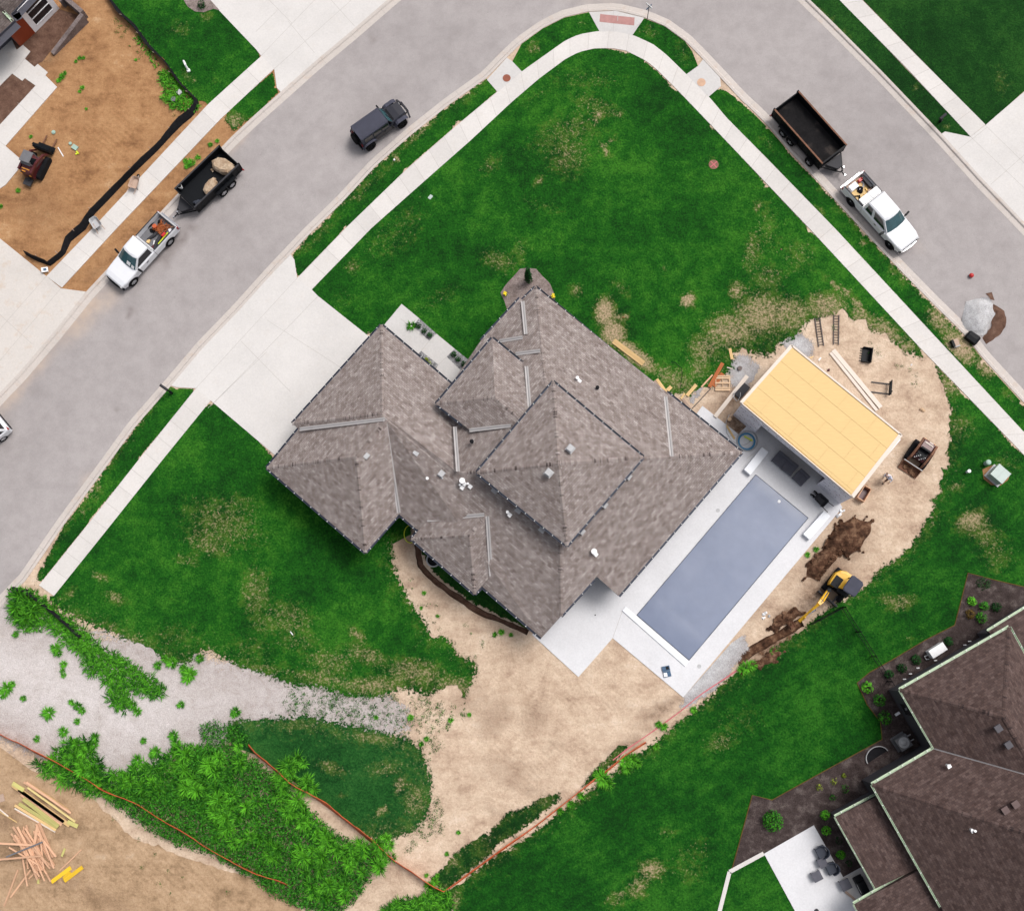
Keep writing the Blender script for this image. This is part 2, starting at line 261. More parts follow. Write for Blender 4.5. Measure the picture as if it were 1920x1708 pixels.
M = dict(
 walk=concrete('concrete_walk', (.56, .535, .515)), drive=concrete('concrete_drive', (.555, .535, .52), amt=.15), drive_old=concrete('concrete_drive_dusty', (.53, .495, .465), dirt=(.62, .48, .36), amt=.6),
 deck=concrete('concrete_deck', (.59, .59, .61), amt=.08), kerb=concrete('concrete_kerb', (.475, .43, .40), dirt=(.62, .48, .37), amt=.5), joint=plain('joint', (.36, .335, .315), .9),
 bench=plain('white_block', (.72, .74, .78), .5, var=.03), pad=concrete('paving_pad', (.50, .485, .475)),
 soil_main=soil('sandy_soil', [(.26, (.27, .18, .13)), (.44, (.46, .345, .255)), (.58, (.55, .43, .325)), (.75, (.62, .51, .41))]),
 soil_nw=soil('orange_clay', [(.28, (.17, .083, .038)), (.46, (.31, .165, .078)), (.6, (.38, .215, .105)), (.76, (.47, .31, .18))]),
 soil_sw=soil('brown_clay', [(.3, (.20, .13, .075)), (.48, (.36, .245, .15)), (.62, (.43, .30, .19)), (.76, (.47, .36, .26))], scale=.7),
 soil_wet=soil('wet_soil', [(.34, (.026, .013, .008)), (.5, (.085, .042, .025)), (.64, (.21, .125, .078))], scale=2.0, fine=5, bs=1.0),
 bed=soil('bed_soil', [(.3, (.075, .04, .028)), (.5, (.125, .07, .05)), (.7, (.18, .11, .08))], scale=1.5),
 gravel=soil('pale_gravel', [(.25, (.42, .375, .35)), (.45, (.53, .49, .48)), (.7, (.60, .565, .56))], scale=.5, fine=12, gravel=.35, fade=True),
 gravel_gray=soil('grey_gravel', [(.25, (.36, .36, .37)), (.6, (.52, .52, .535)), (.8, (.58, .58, .595))], scale=2, fine=12, gravel=.5, fade=True),
 mulch=soil('bark_mulch', [(.3, (.034, .024, .023)), (.5, (.066, .049, .047)), (.72, (.17, .14, .132))], scale=1.2, fine=14, gravel=.9),
 rock_mulch=soil('river_rock', [(.3, (.16, .125, .115)), (.55, (.27, .22, .205)), (.75, (.36, .31, .29))], scale=2.5, fine=12, gravel=.85),
 rock_bed=soil('black_white_rock', [(.3, (.10, .10, .11)), (.5, (.30, .30, .31)), (.7, (.50, .50, .52))], scale=6, fine=14, gravel=1.0),
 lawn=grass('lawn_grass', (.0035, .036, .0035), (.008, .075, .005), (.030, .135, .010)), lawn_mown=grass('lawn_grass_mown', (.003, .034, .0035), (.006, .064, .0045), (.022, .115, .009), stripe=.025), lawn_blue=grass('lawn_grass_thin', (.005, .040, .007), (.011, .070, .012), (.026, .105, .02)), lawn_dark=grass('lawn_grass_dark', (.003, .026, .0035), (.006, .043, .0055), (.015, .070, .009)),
 blade=leafy('blade_green', (.008, .070, .004), (.115, .42, .022)), blade_dark=leafy('blade_dark', (.006, .045, .006), (.03, .145, .016)), leaf=leafy('leaf_green', (.004, .042, .005), (.05, .24, .014)), leaf_lime=leafy('leaf_lime', (.03, .17, .008), (.11, .40, .02)), leaf_dark=leafy('leaf_dark', (.003, .022, .005), (.015, .075, .014)), leaf_yellow=leafy('leaf_yellow', (.06, .09, .008), (.22, .27, .03)), leaf_brown=leafy('leaf_brown', (.06, .035, .01), (.15, .10, .02)),
 roof=shingle('roof_shingles', (.208, .183, .174), (.298, .274, .264), (.72, .66, .66), (.075, .062, .06)), roof_n=shingle('neighbour_shingles', (.062, .043, .040), (.105, .075, .069), (.75, .68, .66), (.04, .03, .03)), roof_d=shingle('dark_shingles', (.09, .075, .072), (.13, .11, .105), (.8, .8, .8), (.04, .04, .04)),
 roofvent=plain('brown_vent', (.085, .05, .047), .6), flash=plain('valley_metal', (.38, .36, .355), .5, .2, .05), gutter=plain('gutter_slate', (.030, .038, .062), .4, .3), gutter_g=plain('gutter_green', (.40, .50, .36), .45), white=plain('white_paint', (.74, .74, .75), .4, var=.04), wall_d=plain('dark_siding', (.055, .055, .07), .7, var=.1), wall_n=plain('neighbour_siding', (.060, .056, .066), .7, var=.1), wall_w=plain('white_siding', (.83, .81, .82), .6, var=.04),
 carwhite=plain('white_car_paint', (.66, .67, .70), .22, var=.02), black=plain('black_paint', (.005, .006, .008), .5, spec=.14), blackm=plain('black_rough', (.012, .012, .014), .85, var=.3, spec=.08), rubber=plain('tyre_rubber', (.009, .009, .010), .9, spec=.08), rim=plain('rim_metal', (.48, .48, .50), .35, .6), chrome=plain('chrome', (.6, .6, .62), .2, .9), jeep=plain('navy_black_paint', (.012, .013, .021), .32, var=.1, spec=.35), top=plain('canvas_top', (.038, .040, .062), .8, var=.12), glass=glassy('tinted_glass', (.012, .014, .018)), wind=glassy('windscreen_glass', (.035, .085, .10)), red=plain('red_paint', (.45, .02, .02), .4), redlamp=plain('red_lamp', (.25, .005, .008), .3), amber=plain('amber_lamp', (.6, .25, .03), .3), maroon=plain('maroon_paint', (.075, .012, .014), .4), yellow=plain('machine_yellow', (.60, .33, .012), .4), grey=plain('mid_grey', (.12, .12, .13), .6), dgrey=plain('dark_grey', (.032, .032, .037), .65, spec=.25), lgrey=plain('light_grey', (.38, .38, .39), .6), navy=plain('navy_wicker', (.028, .034, .052), .7, var=.2), cush=plain('charcoal_cushion', (.085, .085, .105), .85),
 rust=plain('rusty_steel', (.15, .065, .035), .8, var=.3), steelb=soil('worn_steel_floor', [(.3, (.006, .006, .007)), (.55, (.014, .013, .014)), (.75, (.055, .046, .042))], scale=.9, fine=8, bs=.2),
 pine=wood('pine_board', (.60, .41, .19)), pine_p=wood('pale_board', (.64, .56, .49), .12), pink=wood('pinkish_board', (.60, .36, .23)), green_p=wood('greenish_board', (.48, .44, .16)), yel=wood('yellow_board', (.66, .42, .025)), redw=wood('red_brown_board', (.34, .105, .035)), weath=wood('weathered_board', (.40, .29, .23)), osb=wood('osb', (.62, .44, .205), .14), cedar=wood('red_cedar', (.22, .042, .017), .35, .5), palw=wood('pallet_wood', (.60, .42, .27)),
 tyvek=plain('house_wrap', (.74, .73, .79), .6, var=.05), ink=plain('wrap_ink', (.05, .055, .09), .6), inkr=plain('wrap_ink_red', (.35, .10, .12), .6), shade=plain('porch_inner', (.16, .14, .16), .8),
 cover=None, orange=plain('orange_mesh', (.46, .085, .022), .7, var=.3), pinkp=plain('pink_paint', (.50, .13, .15), .9), blue=plain('hose_blue', (.045, .20, .36), .5), bluet=plain('tool_case_blue', (.02, .07, .14), .5), lime=plain('lime_plastic', (.55, .62, .02), .5), stone=soil('boulder_stone', [(.3, (.28, .18, .11)), (.55, (.46, .36, .26)), (.75, (.55, .47, .37))], scale=1.5, fine=6, bs=.8), wallstone=soil('block_stone', [(.3, (.12, .095, .09)), (.55, (.19, .155, .15)), (.75, (.26, .21, .2))], scale=2, fine=8), tactile=plain('tactile_red', (.36, .185, .17), .8), manrust=plain('rusty_cover', (.23, .07, .04), .8), mantan=plain('tan_cover', (.50, .32, .22), .8), brick=plain('brick_cover', (.20, .10, .07), .9, var=.4, scale=20), utility=plain('utility_green', (.36, .43, .40), .5, var=.05), utl=plain('utility_lid', (.30, .42, .36), .6), skin=plain('skin', (.42, .25, .17), .5), denim=plain('brown_trousers', (.13, .075, .05), .9), shirt=plain('white_shirt', (.60, .60, .66), .85), cap=plain('grey_cap', (.22, .24, .32), .8), hair=plain('brown_hair', (.05, .03, .02), .8), straw=plain('yellow_flower', (.80, .62, .01), .6), tree=plain('bark', (.06, .04, .03), .9))
def _cover():
    m, t, b = nt('pool_cover_vinyl'); co = coord(t); f = noise(t, co, .25, 3); f2 = noise(t, co, 1.6, 4)
    c = ramp(t, f, [(.3, (.125, .155, .235)), (.7, (.165, .195, .28))]); t.links.new(mixc(t, .4, c, ramp(t, f2, [(.3, (.9,.9,.9)), (.7, (1.08,1.08,1.08))]), 'MULTIPLY'), b.inputs['Base Color'])
    b.inputs['Roughness'].default_value = .38; bump(t, b, f2, .12, .05); return m
M['cover'] = _cover()
def _asphalt():
    m, t, b = nt('pale_asphalt'); co = coord(t)
    f1 = noise(t, co, .10, 5, .6); f2 = noise(t, co, 14, 4, .75); f3 = noise(t, co, .9, 6, .7)
    c = ramp(t, f1, [(.3, (.275, .252, .250)), (.7, (.345, .318, .314))])
    c = mixc(t, .6, c, ramp(t, f2, [(.25, (.78,.78,.78)), (.5, (1,1,1)), (.75, (1.14,1.14,1.14))]), 'MULTIPLY')
    c = mixc(t, .7, c, ramp(t, f3, [(.28, (.80,.79,.79)), (.6, (1.05,1.05,1.05))]), 'MULTIPLY')
    sp = N(t, 'ShaderNodeTexVoronoi'); sp.inputs['Scale'].default_value = 1.1; t.links.new(co, sp.inputs['Vector'])
    c = mixc(t, mth(t, 'MULTIPLY', ramp(t, sp.outputs['Distance'], [(.03, (1,1,1)), (.06, (0,0,0))]), .35), c, (.15, .13, .13))
    wv = attr(t, 'wear'); c = mixc(t, mth(t, 'MULTIPLY', wv, ramp(t, f3, [(.3, (.3,.3,.3)), (.6, (1,1,1))])), c, (.44, .345, .275))
    dk = attr(t, 'tint'); c = mixc(t, mth(t, 'MULTIPLY', dk, ramp(t, f3, [(.35, (.25,.25,.25)), (.6, (1,1,1))])), c, (.16, .135, .13))
    t.links.new(c, b.inputs['Base Color']); b.inputs['Roughness'].default_value = .9; bump(t, b, f2, .3, .01); return m
M['road'] = _asphalt()
# ------------------------------------------------------------------ ground sheets
def to_px(xy, z=0.0):
    p = np.c_[xy, np.full(len(xy), z-H)] @ RC          # world -> camera axes
    return np.c_[CX+F*p[:, 0]/-p[:, 2], CY-F*p[:, 1]/-p[:, 2]]
def vnoise(x, seed=0):
    "smooth 1-d value noise, array in"
    i = np.floor(x).astype(int); f = x-i; f = f*f*(3-2*f)
    h = lambda k: np.modf(np.abs(np.sin((k+seed*57.3)*127.1)*43758.5453))[0]*2-1
    return h(i)*(1-f)+h(i+1)*f
def field(px, ells):
    r = np.zeros(len(px))
    for e in ells or ():
        u, v, ru, rv, a, s = e[:6]; c, n = math.cos(math.radians(a)), math.sin(math.radians(a))
        dx, dy = px[:, 0]-u, px[:, 1]-v; q = ((dx*c+dy*n)/ru)**2+((-dx*n+dy*c)/rv)**2
        r = np.maximum(r, s*np.exp(-(q**1.5)*.9))
    return r
def inside(pts, poly):
    x, y = pts[:, 0], pts[:, 1]; r = np.zeros(len(pts), bool); n = len(poly)
    for i in range(n):
        x1, y1 = poly[i]; x2, y2 = poly[(i+1) % n]
        if y1 == y2: continue
        r ^= ((y1 > y) != (y2 > y)) & (x < (x2-x1)*(y-y1)/(y2-y1)+x1)
    return r
def ragged(poly, z, rag, seed, step=.22, out_=0.0):
    out = []; s = seed*13.7; n = len(poly); ar = sum(poly[i][0]*poly[(i+1)%n][1]-poly[(i+1)%n][0]*poly[i][1] for i in range(n)); sg = -1 if ar < 0 else 1
    for i in range(n):
        a = poly[i]; b = poly[(i+1) % n]; A = np.array(P2(a[0], a[1], z)); B = np.array(P2(b[0], b[1], z)); L = np.hypot(*(B-A))
        soft = len(a) > 2
        if not soft or rag == 0: out.append(A); s += L; continue
        k = max(1, int(L/step)); nn = np.array([-(B-A)[1], (B-A)[0]])/max(L, 1e-6)
        for j in range(k):
            q = s+L*j/k; d = float(vnoise(np.array([q*.55]), seed)[0]*.5+vnoise(np.array([q*1.7]), seed+3)[0]*.33+vnoise(np.array([q*4.1]), seed+5)[0]*.22)
            out.append(A+(B-A)*j/k+nn*(d*rag*a[2]+sg*out_*min(1, j*step/.8+.2 if len(poly[i-1]) < 3 else 1)*min(1, (k-j)*step/.8+.2 if len(b) < 3 else 1)))
        s += L
    return np.array(out)
def sheet(name, poly, z, mat, spacing=.5, rag=.5, wear=None, tint=None, holes=(), kind='structure', seed=1, hz=None, label=None, cat=None, edge=0.0):
    poly_w = ragged(poly, z, rag, seed, out_=edge*.62); hol = [ragged(h, z, rag*.6, seed+k+1) for k, h in enumerate(holes)]
    lo, hi = poly_w.min(0), poly_w.max(0); rg = np.random.default_rng(seed)
    gx, gy = np.meshgrid(np.arange(lo[0], hi[0], spacing), np.arange(lo[1], hi[1], spacing))
    g = np.c_[gx.ravel(), gy.ravel()]; g += rg.uniform(-.3, .3, g.shape)*spacing
    k = inside(g, poly_w)
    for h in hol: k &= ~inside(g, h)
    g = g[k]
    allp = [poly_w]+hol; off = 0; ed = []; co = []
    for q in allp:
        n = len(q); ed += [(off+i, off+(i+1) % n) for i in range(n)]; off += n; co.append(q)
    co = np.vstack(co+[g])
    r = delaunay_2d_cdt([Vector(c) for c in co], ed, [], 0, 1e-4)
    V = np.array([tuple(v) for v in r[0]]); T = np.array([f for f in r[2] if len(f) == 3])
    c = V[T].mean(1); k = inside(c, poly_w)
    for h in hol: k &= ~inside(c, h)
    T = T[k]
    px = to_px(V, z); zz = np.full(len(V), float(z))
    if hz is not None: zz = zz+hz(V, px)
    a, b_, c_ = V[T[:, 0]], V[T[:, 1]], V[T[:, 2]]
    fl = ((b_[:, 0]-a[:, 0])*(c_[:, 1]-a[:, 1])-(b_[:, 1]-a[:, 1])*(c_[:, 0]-a[:, 0])) < 0
    T[fl] = T[fl][:, ::-1]
    me = bpy.data.meshes.new(name); me.from_pydata(np.c_[V, zz].tolist(), [], T.tolist()); me.materials.append(mat)
    wr = field(px, wear)
    thin = np.zeros(len(V))
    if edge > 0:
        keep = []; n_ = len(poly); pl = ragged(poly, z, rag, seed, out_=edge*.62); hard = [np.array(P2(p[0], p[1], z)) for p in poly]
        for i in range(n_):
            a, b = poly[i], poly[(i+1) % n_]
            if len(a) > 2:
                A, B = hard[i], hard[(i+1) % n_]; L = np.hypot(*(B-A)); k_ = max(1, int(L/.3)); dd = (B-A)/max(L, 1e-6)
                q = A+(B-A)*np.linspace(0, 1, k_+1)[:, None]; keep.append(q)
        if keep:
            keep = np.vstack(keep); dm = np.full(len(V), 9e9)
            # distance to the drawn outline, signed: outside counts as thin
            for q in np.array_split(keep, max(1, len(keep)//150)): dm = np.minimum(dm, ((V[:, None, :]-q[None])**2).sum(2).min(1))
            dm = np.sqrt(dm); dm = np.where(inside(V, np.array(hard)), dm, -dm)
            thin = 1/(1+np.exp((dm/edge+.05+.35*vnoise(V[:, 0]*.5+V[:, 1]*.37, 9))*3.2))*1.35
            wr = np.maximum(wr, .36*np.exp(-(np.maximum(dm, 0)/edge/1.6)**2))
    me.attributes.new('thin', 'FLOAT', 'POINT').data.foreach_set('value', np.clip(thin, 0, 2).astype(np.float32))
    me.attributes.new('wear', 'FLOAT', 'POINT').data.foreach_set('value', np.clip(wr, 0, 1).astype(np.float32))
    me.attributes.new('tint', 'FLOAT', 'POINT').data.foreach_set('value', np.clip(field(px, tint), 0, 1).astype(np.float32))
    me.polygons.foreach_set('use_smooth', [True]*len(me.polygons))
    o = bpy.data.objects.new(name, me); sc.collection.objects.link(o)
    if kind: o['kind'] = kind
    return tag(o, label, cat)
def slab(name, poly, z1, mat, z0=-.25, joints=(), kind='structure', tints=None, jw=.022, label=None, cat=None):
    mb = MB(); mb.prism([P2(*p, z1) for p in poly], z0, z1)
    for a, b in joints:
        A, B = P(*a, z1), P(*b, z1); d = (B-A).normalized(); n = Vector((-d.y, d.x, 0))*jw/2; e = Vector((0, 0, .003))
        mb.add([A-n+e, B-n+e, B+n+e, A+n+e], [(0, 1, 2, 3)], 1)
    o = mb.build(name, [mat, M['joint']])
    if kind: o['kind'] = kind
    return tag(o, label, cat)
def resample(pl, step, z):
    w_ = [P(*p, z) for p in pl]; L = [0]
    for i in range(1, len(w_)): L.append(L[-1]+(w_[i]-w_[i-1]).length)
    n = max(1, round(L[-1]/step)); out = []
    for k in range(n+1):
        s = L[-1]*k/n; i = 0
        while i < len(L)-2 and L[i+1] < s: i += 1
        t = (s-L[i])/max(L[i+1]-L[i], 1e-9); out.append(w_[i].lerp(w_[i+1], min(max(t, 0), 1)))
    return out
def walkway(left, right, z1=.045, step=1.52, sub=3, mat='walk'):
    wl = [P(*p, z1) for p in left]; Lg = sum((wl[i+1]-wl[i]).length for i in range(len(wl)-1)); n = max(1, round(Lg/step))
    a = resample(left, Lg/(n*sub)*.9999, z1); b = resample(right, 1, z1)
    # same count on the right side
    tot = len(a)-1; rp = []
    w_ = [P(*p, z1) for p in right]; L = [0]
    for i in range(1, len(w_)): L.append(L[-1]+(w_[i]-w_[i-1]).length)
    for k in range(tot+1):
        s = L[-1]*k/tot; i = 0
        while i < len(L)-2 and L[i+1] < s: i += 1
        rp.append(w_[i].lerp(w_[i+1], min(max((s-L[i])/max(L[i+1]-L[i], 1e-9), 0), 1)))
    mb = MB(); e = Vector((0, 0, .003)); dn = Vector((0, 0, -.3)); tn = 0
    for k in range(tot):
        if k % sub == 0: tn = rnd.uniform(-.045, .045)
        A, B, C, D = a[k], a[k+1], rp[k+1], rp[k]
        mb.add([A, B, C, D, A+dn, B+dn, C+dn, D+dn], [(3,2,1,0), (0,1,5,4), (2,3,7,6)]+([(0,4,7,3)] if k == 0 else [])+([(1,2,6,5)] if k == tot-1 else []), 0, tn)
        if k % sub == 0 and k:
            d = (B-A).normalized()*.011
            mb.add([A-d+e, A+d+e, D+d+e, D-d+e], [(3,2,1,0)], 1)
    # faces made for left side = street side; flip upward where needed
    o = mb.build('sidewalk', [M[mat], M['joint']])
    me = o.data
    if me.polygons[0].normal.z < 0: me.flip_normals()
    o['kind'] = 'structure'; return o
def kerb(back, side, width=.64, jump=3.0):
    "back-of-kerb line; side +1 if the road lies left of the direction of travel"
    pts = resample(back, .6, 0); mb = MB(); rows = []
    prof = [(-.02, -.3), (-.02, .045), (.14, .05), (.20, .03), (.27, -.055), (width-.03, -.078), (width, -.084), (width+.05, -.12)]
    for i, p in enumerate(pts):
        t = (pts[min(i+1, len(pts)-1)]-pts[max(i-1, 0)]).normalized(); n = Vector((-t.y, t.x, 0))*side
        rows.append([p+n*d+Vector((0, 0, h)) for d, h in prof])
    k = len(prof); vs = [q for r in rows for q in r]; fs = []
    for i in range(len(rows)-1):
        for j in range(k-1):
            f = (i*k+j, i*k+j+1, (i+1)*k+j+1, (i+1)*k+j); fs.append(f if side < 0 else f[::-1])
    mb.add(vs, fs, 0)
    for i in range(0, len(rows), 5):
        if 0 < i < len(rows)-1:
            t = (pts[i+1]-pts[i-1]).normalized()*.011; u = Vector((0, 0, .004)); r = rows[i]
            for j in (1, 2, 3, 4, 5): mb.add([r[j]-t+u, r[j+1]-t+u, r[j+1]+t+u, r[j]+t+u], [(0,1,2,3) if side > 0 else (3,2,1,0)], 1)
    o = mb.build('kerb', [M['kerb'], M['joint']], smooth=False); o['kind'] = 'structure'; return o
def S(u, v, k=1.0): return (u, v, k)

KM = [(-300,1480),(-60,1205),(10,1127),(49,1086.5),(118,986),(210,860),(251.7,802.5),(321,723),(380,652.7),(447.5,583),(511.5,511.8),(577,442.6),(643.6,377.6),(705.3,310.9),(770,254),(842.5,196.4),(913,146),(950,108),(977.6,81.8),(1018,53),(1058,32.7),(1103.5,22),(1155,20),(1208,33),(1246,49),(1284.7,77),(1312,105),(1350,145),(1388,186),(1413,209),(1440,236),(1480,283),(1540,347),(1616,430),(1689,508),(1750,570),(1810,629),(1843,671.6),(1920,755),(2000,842),(2250,1110)]
KW = [(-300,1066),(-60,803),(0,737),(34,702),(102,622.5),(161,549),(290,411),(433,259),(480,215),(526.6,173.7),(584.5,122),(660,59),(728,0),(800,-60),(900,-140)]
KE = [(1390,-140),(1450,-70),(1516.8,0),(1555.8,37.8),(1654,136),(1764.7,251.7),(1840,334.8),(1920,418),(2000,500),(2250,770)]
sheet('terrain', [(-9000,-9000),(11000,-9000),(11000,11000),(-9000,11000)], -.6, M['lawn_dark'], 60, 0)
road = sheet('road', KW+KE+KM[::-1], -.095, M['road'], .42, 0,
    wear=[(150,590,60,26,-48,1),(60,690,60,16,-48,.8),(20,745,40,14,-48,.8),(200,560,30,20,-45,.6),(440,262,30,14,-45,.8),(1130,2,60,10,0,.25),(165,902,24,10,-55,.5),(1700,440,40,10,45,.25)],
    tint=[(318,470,9,34,20,1.),(342,445,8,26,25,1.),(362,428,9,8,0,1.),(300,480,26,7,-40,1.),(245,585,6,12,15,1.),(607,362,10,8,0,.5),(217,770,4,4,0,.7),(150,600,300,4,-48,.22),(640,240,300,6,-38,.18),(560,330,300,7,-42,.15),(1720,300,300,7,46,.15),(700,75,12,2,45,.7),(1650,470,40,14,45,.35)])
KR = kerb(KM, 1); kerb(KW, -1); kerb(KE, -1)
# blocks of bare ground behind the kerbs
TRENCH = [(780.8,1021),(784,1038),(789,1060),(804.7,1079),(824.8,1096.6),(857.5,1119),(882.7,1137),(913,1152),(945.6,1166),(960,1172),(990,1186)]
TR2 = [(1505,1166),(1478,1182),(1452,1197),(1425,1212),(1400,1228),(1382,1243)]
def band(line, wd, wpx=None):
    l, r = [], []
    for i, p in enumerate(line):
        a = line[max(i-1, 0)]; b = line[min(i+1, len(line)-1)]; dx, dy = b[0]-a[0], b[1]-a[1]; L = math.hypot(dx, dy); k = wd*(1 if wpx is None else wpx[i])
        l.append((p[0]-dy/L*k, p[1]+dx/L*k, .6)); r.append((p[0]+dy/L*k, p[1]-dx/L*k, .6))
    return l+r[::-1]
hole1 = band(TRENCH, 5.5); hole2 = band(TR2, 9)
def soil_hz(V, px):
    h = .012*vnoise(V[:, 0]*.8+3*vnoise(V[:, 1]*.5, 2), 4)
    return np.clip(h, -.015, .012)
bs = sheet('bare_soil', KM+[(2300,2100),(-400,2100)], 0.0, M['soil_main'], .5, .3, holes=(hole1, hole2), seed=3, hz=soil_hz, tint=[(1120,1290,90,8,8,.7),(1090,1318,110,8,5,.7),(1010,1440,50,8,-60,.8),(1040,1400,30,8,60,.7),(960,1420,60,9,20,.7),(940,1390,40,8,-20,.6),(1185,1250,40,8,40,.6),(1475,1140,70,9,-40,.9),(1445,1165,60,8,-42,.8),(1640,990,60,20,-60,.5),(1700,960,50,30,-60,.4),(1650,880,30,60,30,.35),(1690,760,60,40,40,.35),(900,1560,60,20,0,.4)],
    wear=[(1455,1215,70,22,-32,1),(1530,1120,60,26,-40,.8),(1420,1245,50,14,-34,.9),(1480,1150,40,14,-30,.8),(1565,1050,90,45,-50,.55),(1405,1150,30,18,-40,.3),(815,1095,26,16,40,.4),(765,1015,18,26,30,.55),(1240,1330,50,10,-28,.75),(1180,1392,50,9,-30,.6),(1370,745,40,18,-45,.75),(1385,795,26,22,35,1.),(1350,760,30,14,-45,.4),(1000,1345,26,34,20,.3),(925,1345,30,40,40,.35),(885,1320,40,26,0,.3),(955,1445,70,26,10,.22),(1040,1400,16,8,-20,.4),(985,1480,60,10,20,.35),(925,1520,26,8,40,.3),(1060,1190,70,10,40,.2),(1665,805,60,12,38,.3),(1180,1330,60,6,10,.15),(1590,965,16,14,0,.35),(1770,1085,60,30,0,.3)])
sheet('bare_soil', KW+[(900,-500),(-900,-500)], 0.0, M['soil_nw'], .6, .3, seed=5, hz=soil_hz, tint=[(196,268,85,6,-47,1.),(216,274,85,6,-47,1.),(250,262,60,8,-47,.6),(170,250,40,26,-47,.5),(235,230,30,40,-40,.5),(160,330,60,30,-47,.45)],
    wear=[(75,110,60,30,-45,.55),(60,330,40,12,20,.3),(70,395,50,40,20,.28),(175,515,26,8,-45,.4),(150,560,22,8,0,.5),(280,415,16,5,20,.8),(230,15,40,14,45,.5)])
sheet('bare_soil', KE+[(2600,700),(2600,-500),(1390,-500)], 0.0, M['soil_main'], 2.0, 0, seed=6)
for nm, line, wd in (('trench', TRENCH, 5.5), ('trench', TR2, 9)):
    mb = MB(); L = band(line, wd+1.5); n = len(line); l = [P(*p[:2]) for p in L[:n]]; r = [P(*p[:2]) for p in L[n:]][::-1]; rows = []
    for i in range(n):
        A, B = l[i], r[i]; jt = lambda s: Vector((rnd.uniform(-s, s), rnd.uniform(-s, s), 0))
        rows.append([A+Vector((0, 0, -.01))+jt(.08), A.lerp(B, .2)+Vector((0, 0, -.30))+jt(.05), A.lerp(B, .8)+Vector((0, 0, -.32))+jt(.05), B+Vector((0, 0, -.01))+jt(.08)])
    vs = [q for q_ in rows for q in q_]; fs = [(i*4+j, i*4+j+1, (i+1)*4+j+1, (i+1)*4+j) for i in range(n-1) for j in range(3)]
    mb.add(vs, fs); o = mb.build(nm, M['bed' if line is TRENCH else 'soil_wet']); o['kind'] = 'structure'
# construction soil, gravel
sheet('bare_soil', [(-400,1250),(0,1400),S(60,1440),S(150,1480),S(240,1560),S(330,1600),S(480,1650),S(560,1700),(640,1780),(660,2100),(-400,2100)], .010, M['soil_sw'], .5, .4, seed=8, tint=[(330,1650,160,60,20,.55),(110,1650,90,6,24,.9),(150,1675,90,6,22,.9),(60,1680,70,6,15,.9),(230,1560,70,30,30,.35)],
    wear=[(10,1540,26,18,0,.55),(20,1600,40,20,0,.35),(95,1640,70,5,25,.35),(150,1660,80,5,24,.45),(30,1650,60,8,10,.3),(200,1690,60,14,20,.35),(240,1500,80,10,35,.25)])
sheet('gravel', [(-400,1180),(-60,1190),(10,1128),S(30,1112),S(60,1150),S(170,1180),S(300,1212),S(440,1243),S(600,1283),S(690,1305,1.6),S(770,1330,2),S(745,1365,2),S(690,1372,1.6),S(560,1350),S(430,1370),S(300,1440),S(240,1470),S(170,1450),S(100,1440),S(0,1395),(-400,1250)], .018, M['gravel'], .4, .6, edge=1.5, seed=9,
    wear=[(100,1230,34,26,20,.14),(330,1318,30,6,10,.14),(60,1345,40,30,0,.1),(620,1320,60,20,10,.2)])
sheet('gravel', [(1278,1310),(1372,1205),S(1397,1188,.5),S(1402,1212,.6),S(1374,1250,.6),S(1342,1290,.6),S(1290,1326,.6),S(1271,1336,.5)], .014, M['gravel_gray'], .4, .5, edge=.35, seed=11)
sheet('gravel', [S(1465,645),S(1485,624),S(1507,626),S(1523,642),S(1521,664),S(1508,672),S(1480,660)], .014, M['gravel_gray'], .4, .45, edge=.35, seed=12)
sheet('gravel', [S(1366,690),S(1376,672),S(1400,668),S(1425,690),S(1405,722),S(1372,727)], .014, M['gravel_gray'], .4, .7, edge=.35, seed=13, wear=[(1405,690,18,14,20,.3)])
sheet('gravel', [S(1330,700),S(1313,735),S(1300,760),S(1290,752),S(1315,715)], .014, M['gravel_gray'], .4, .6, edge=.35, seed=14)
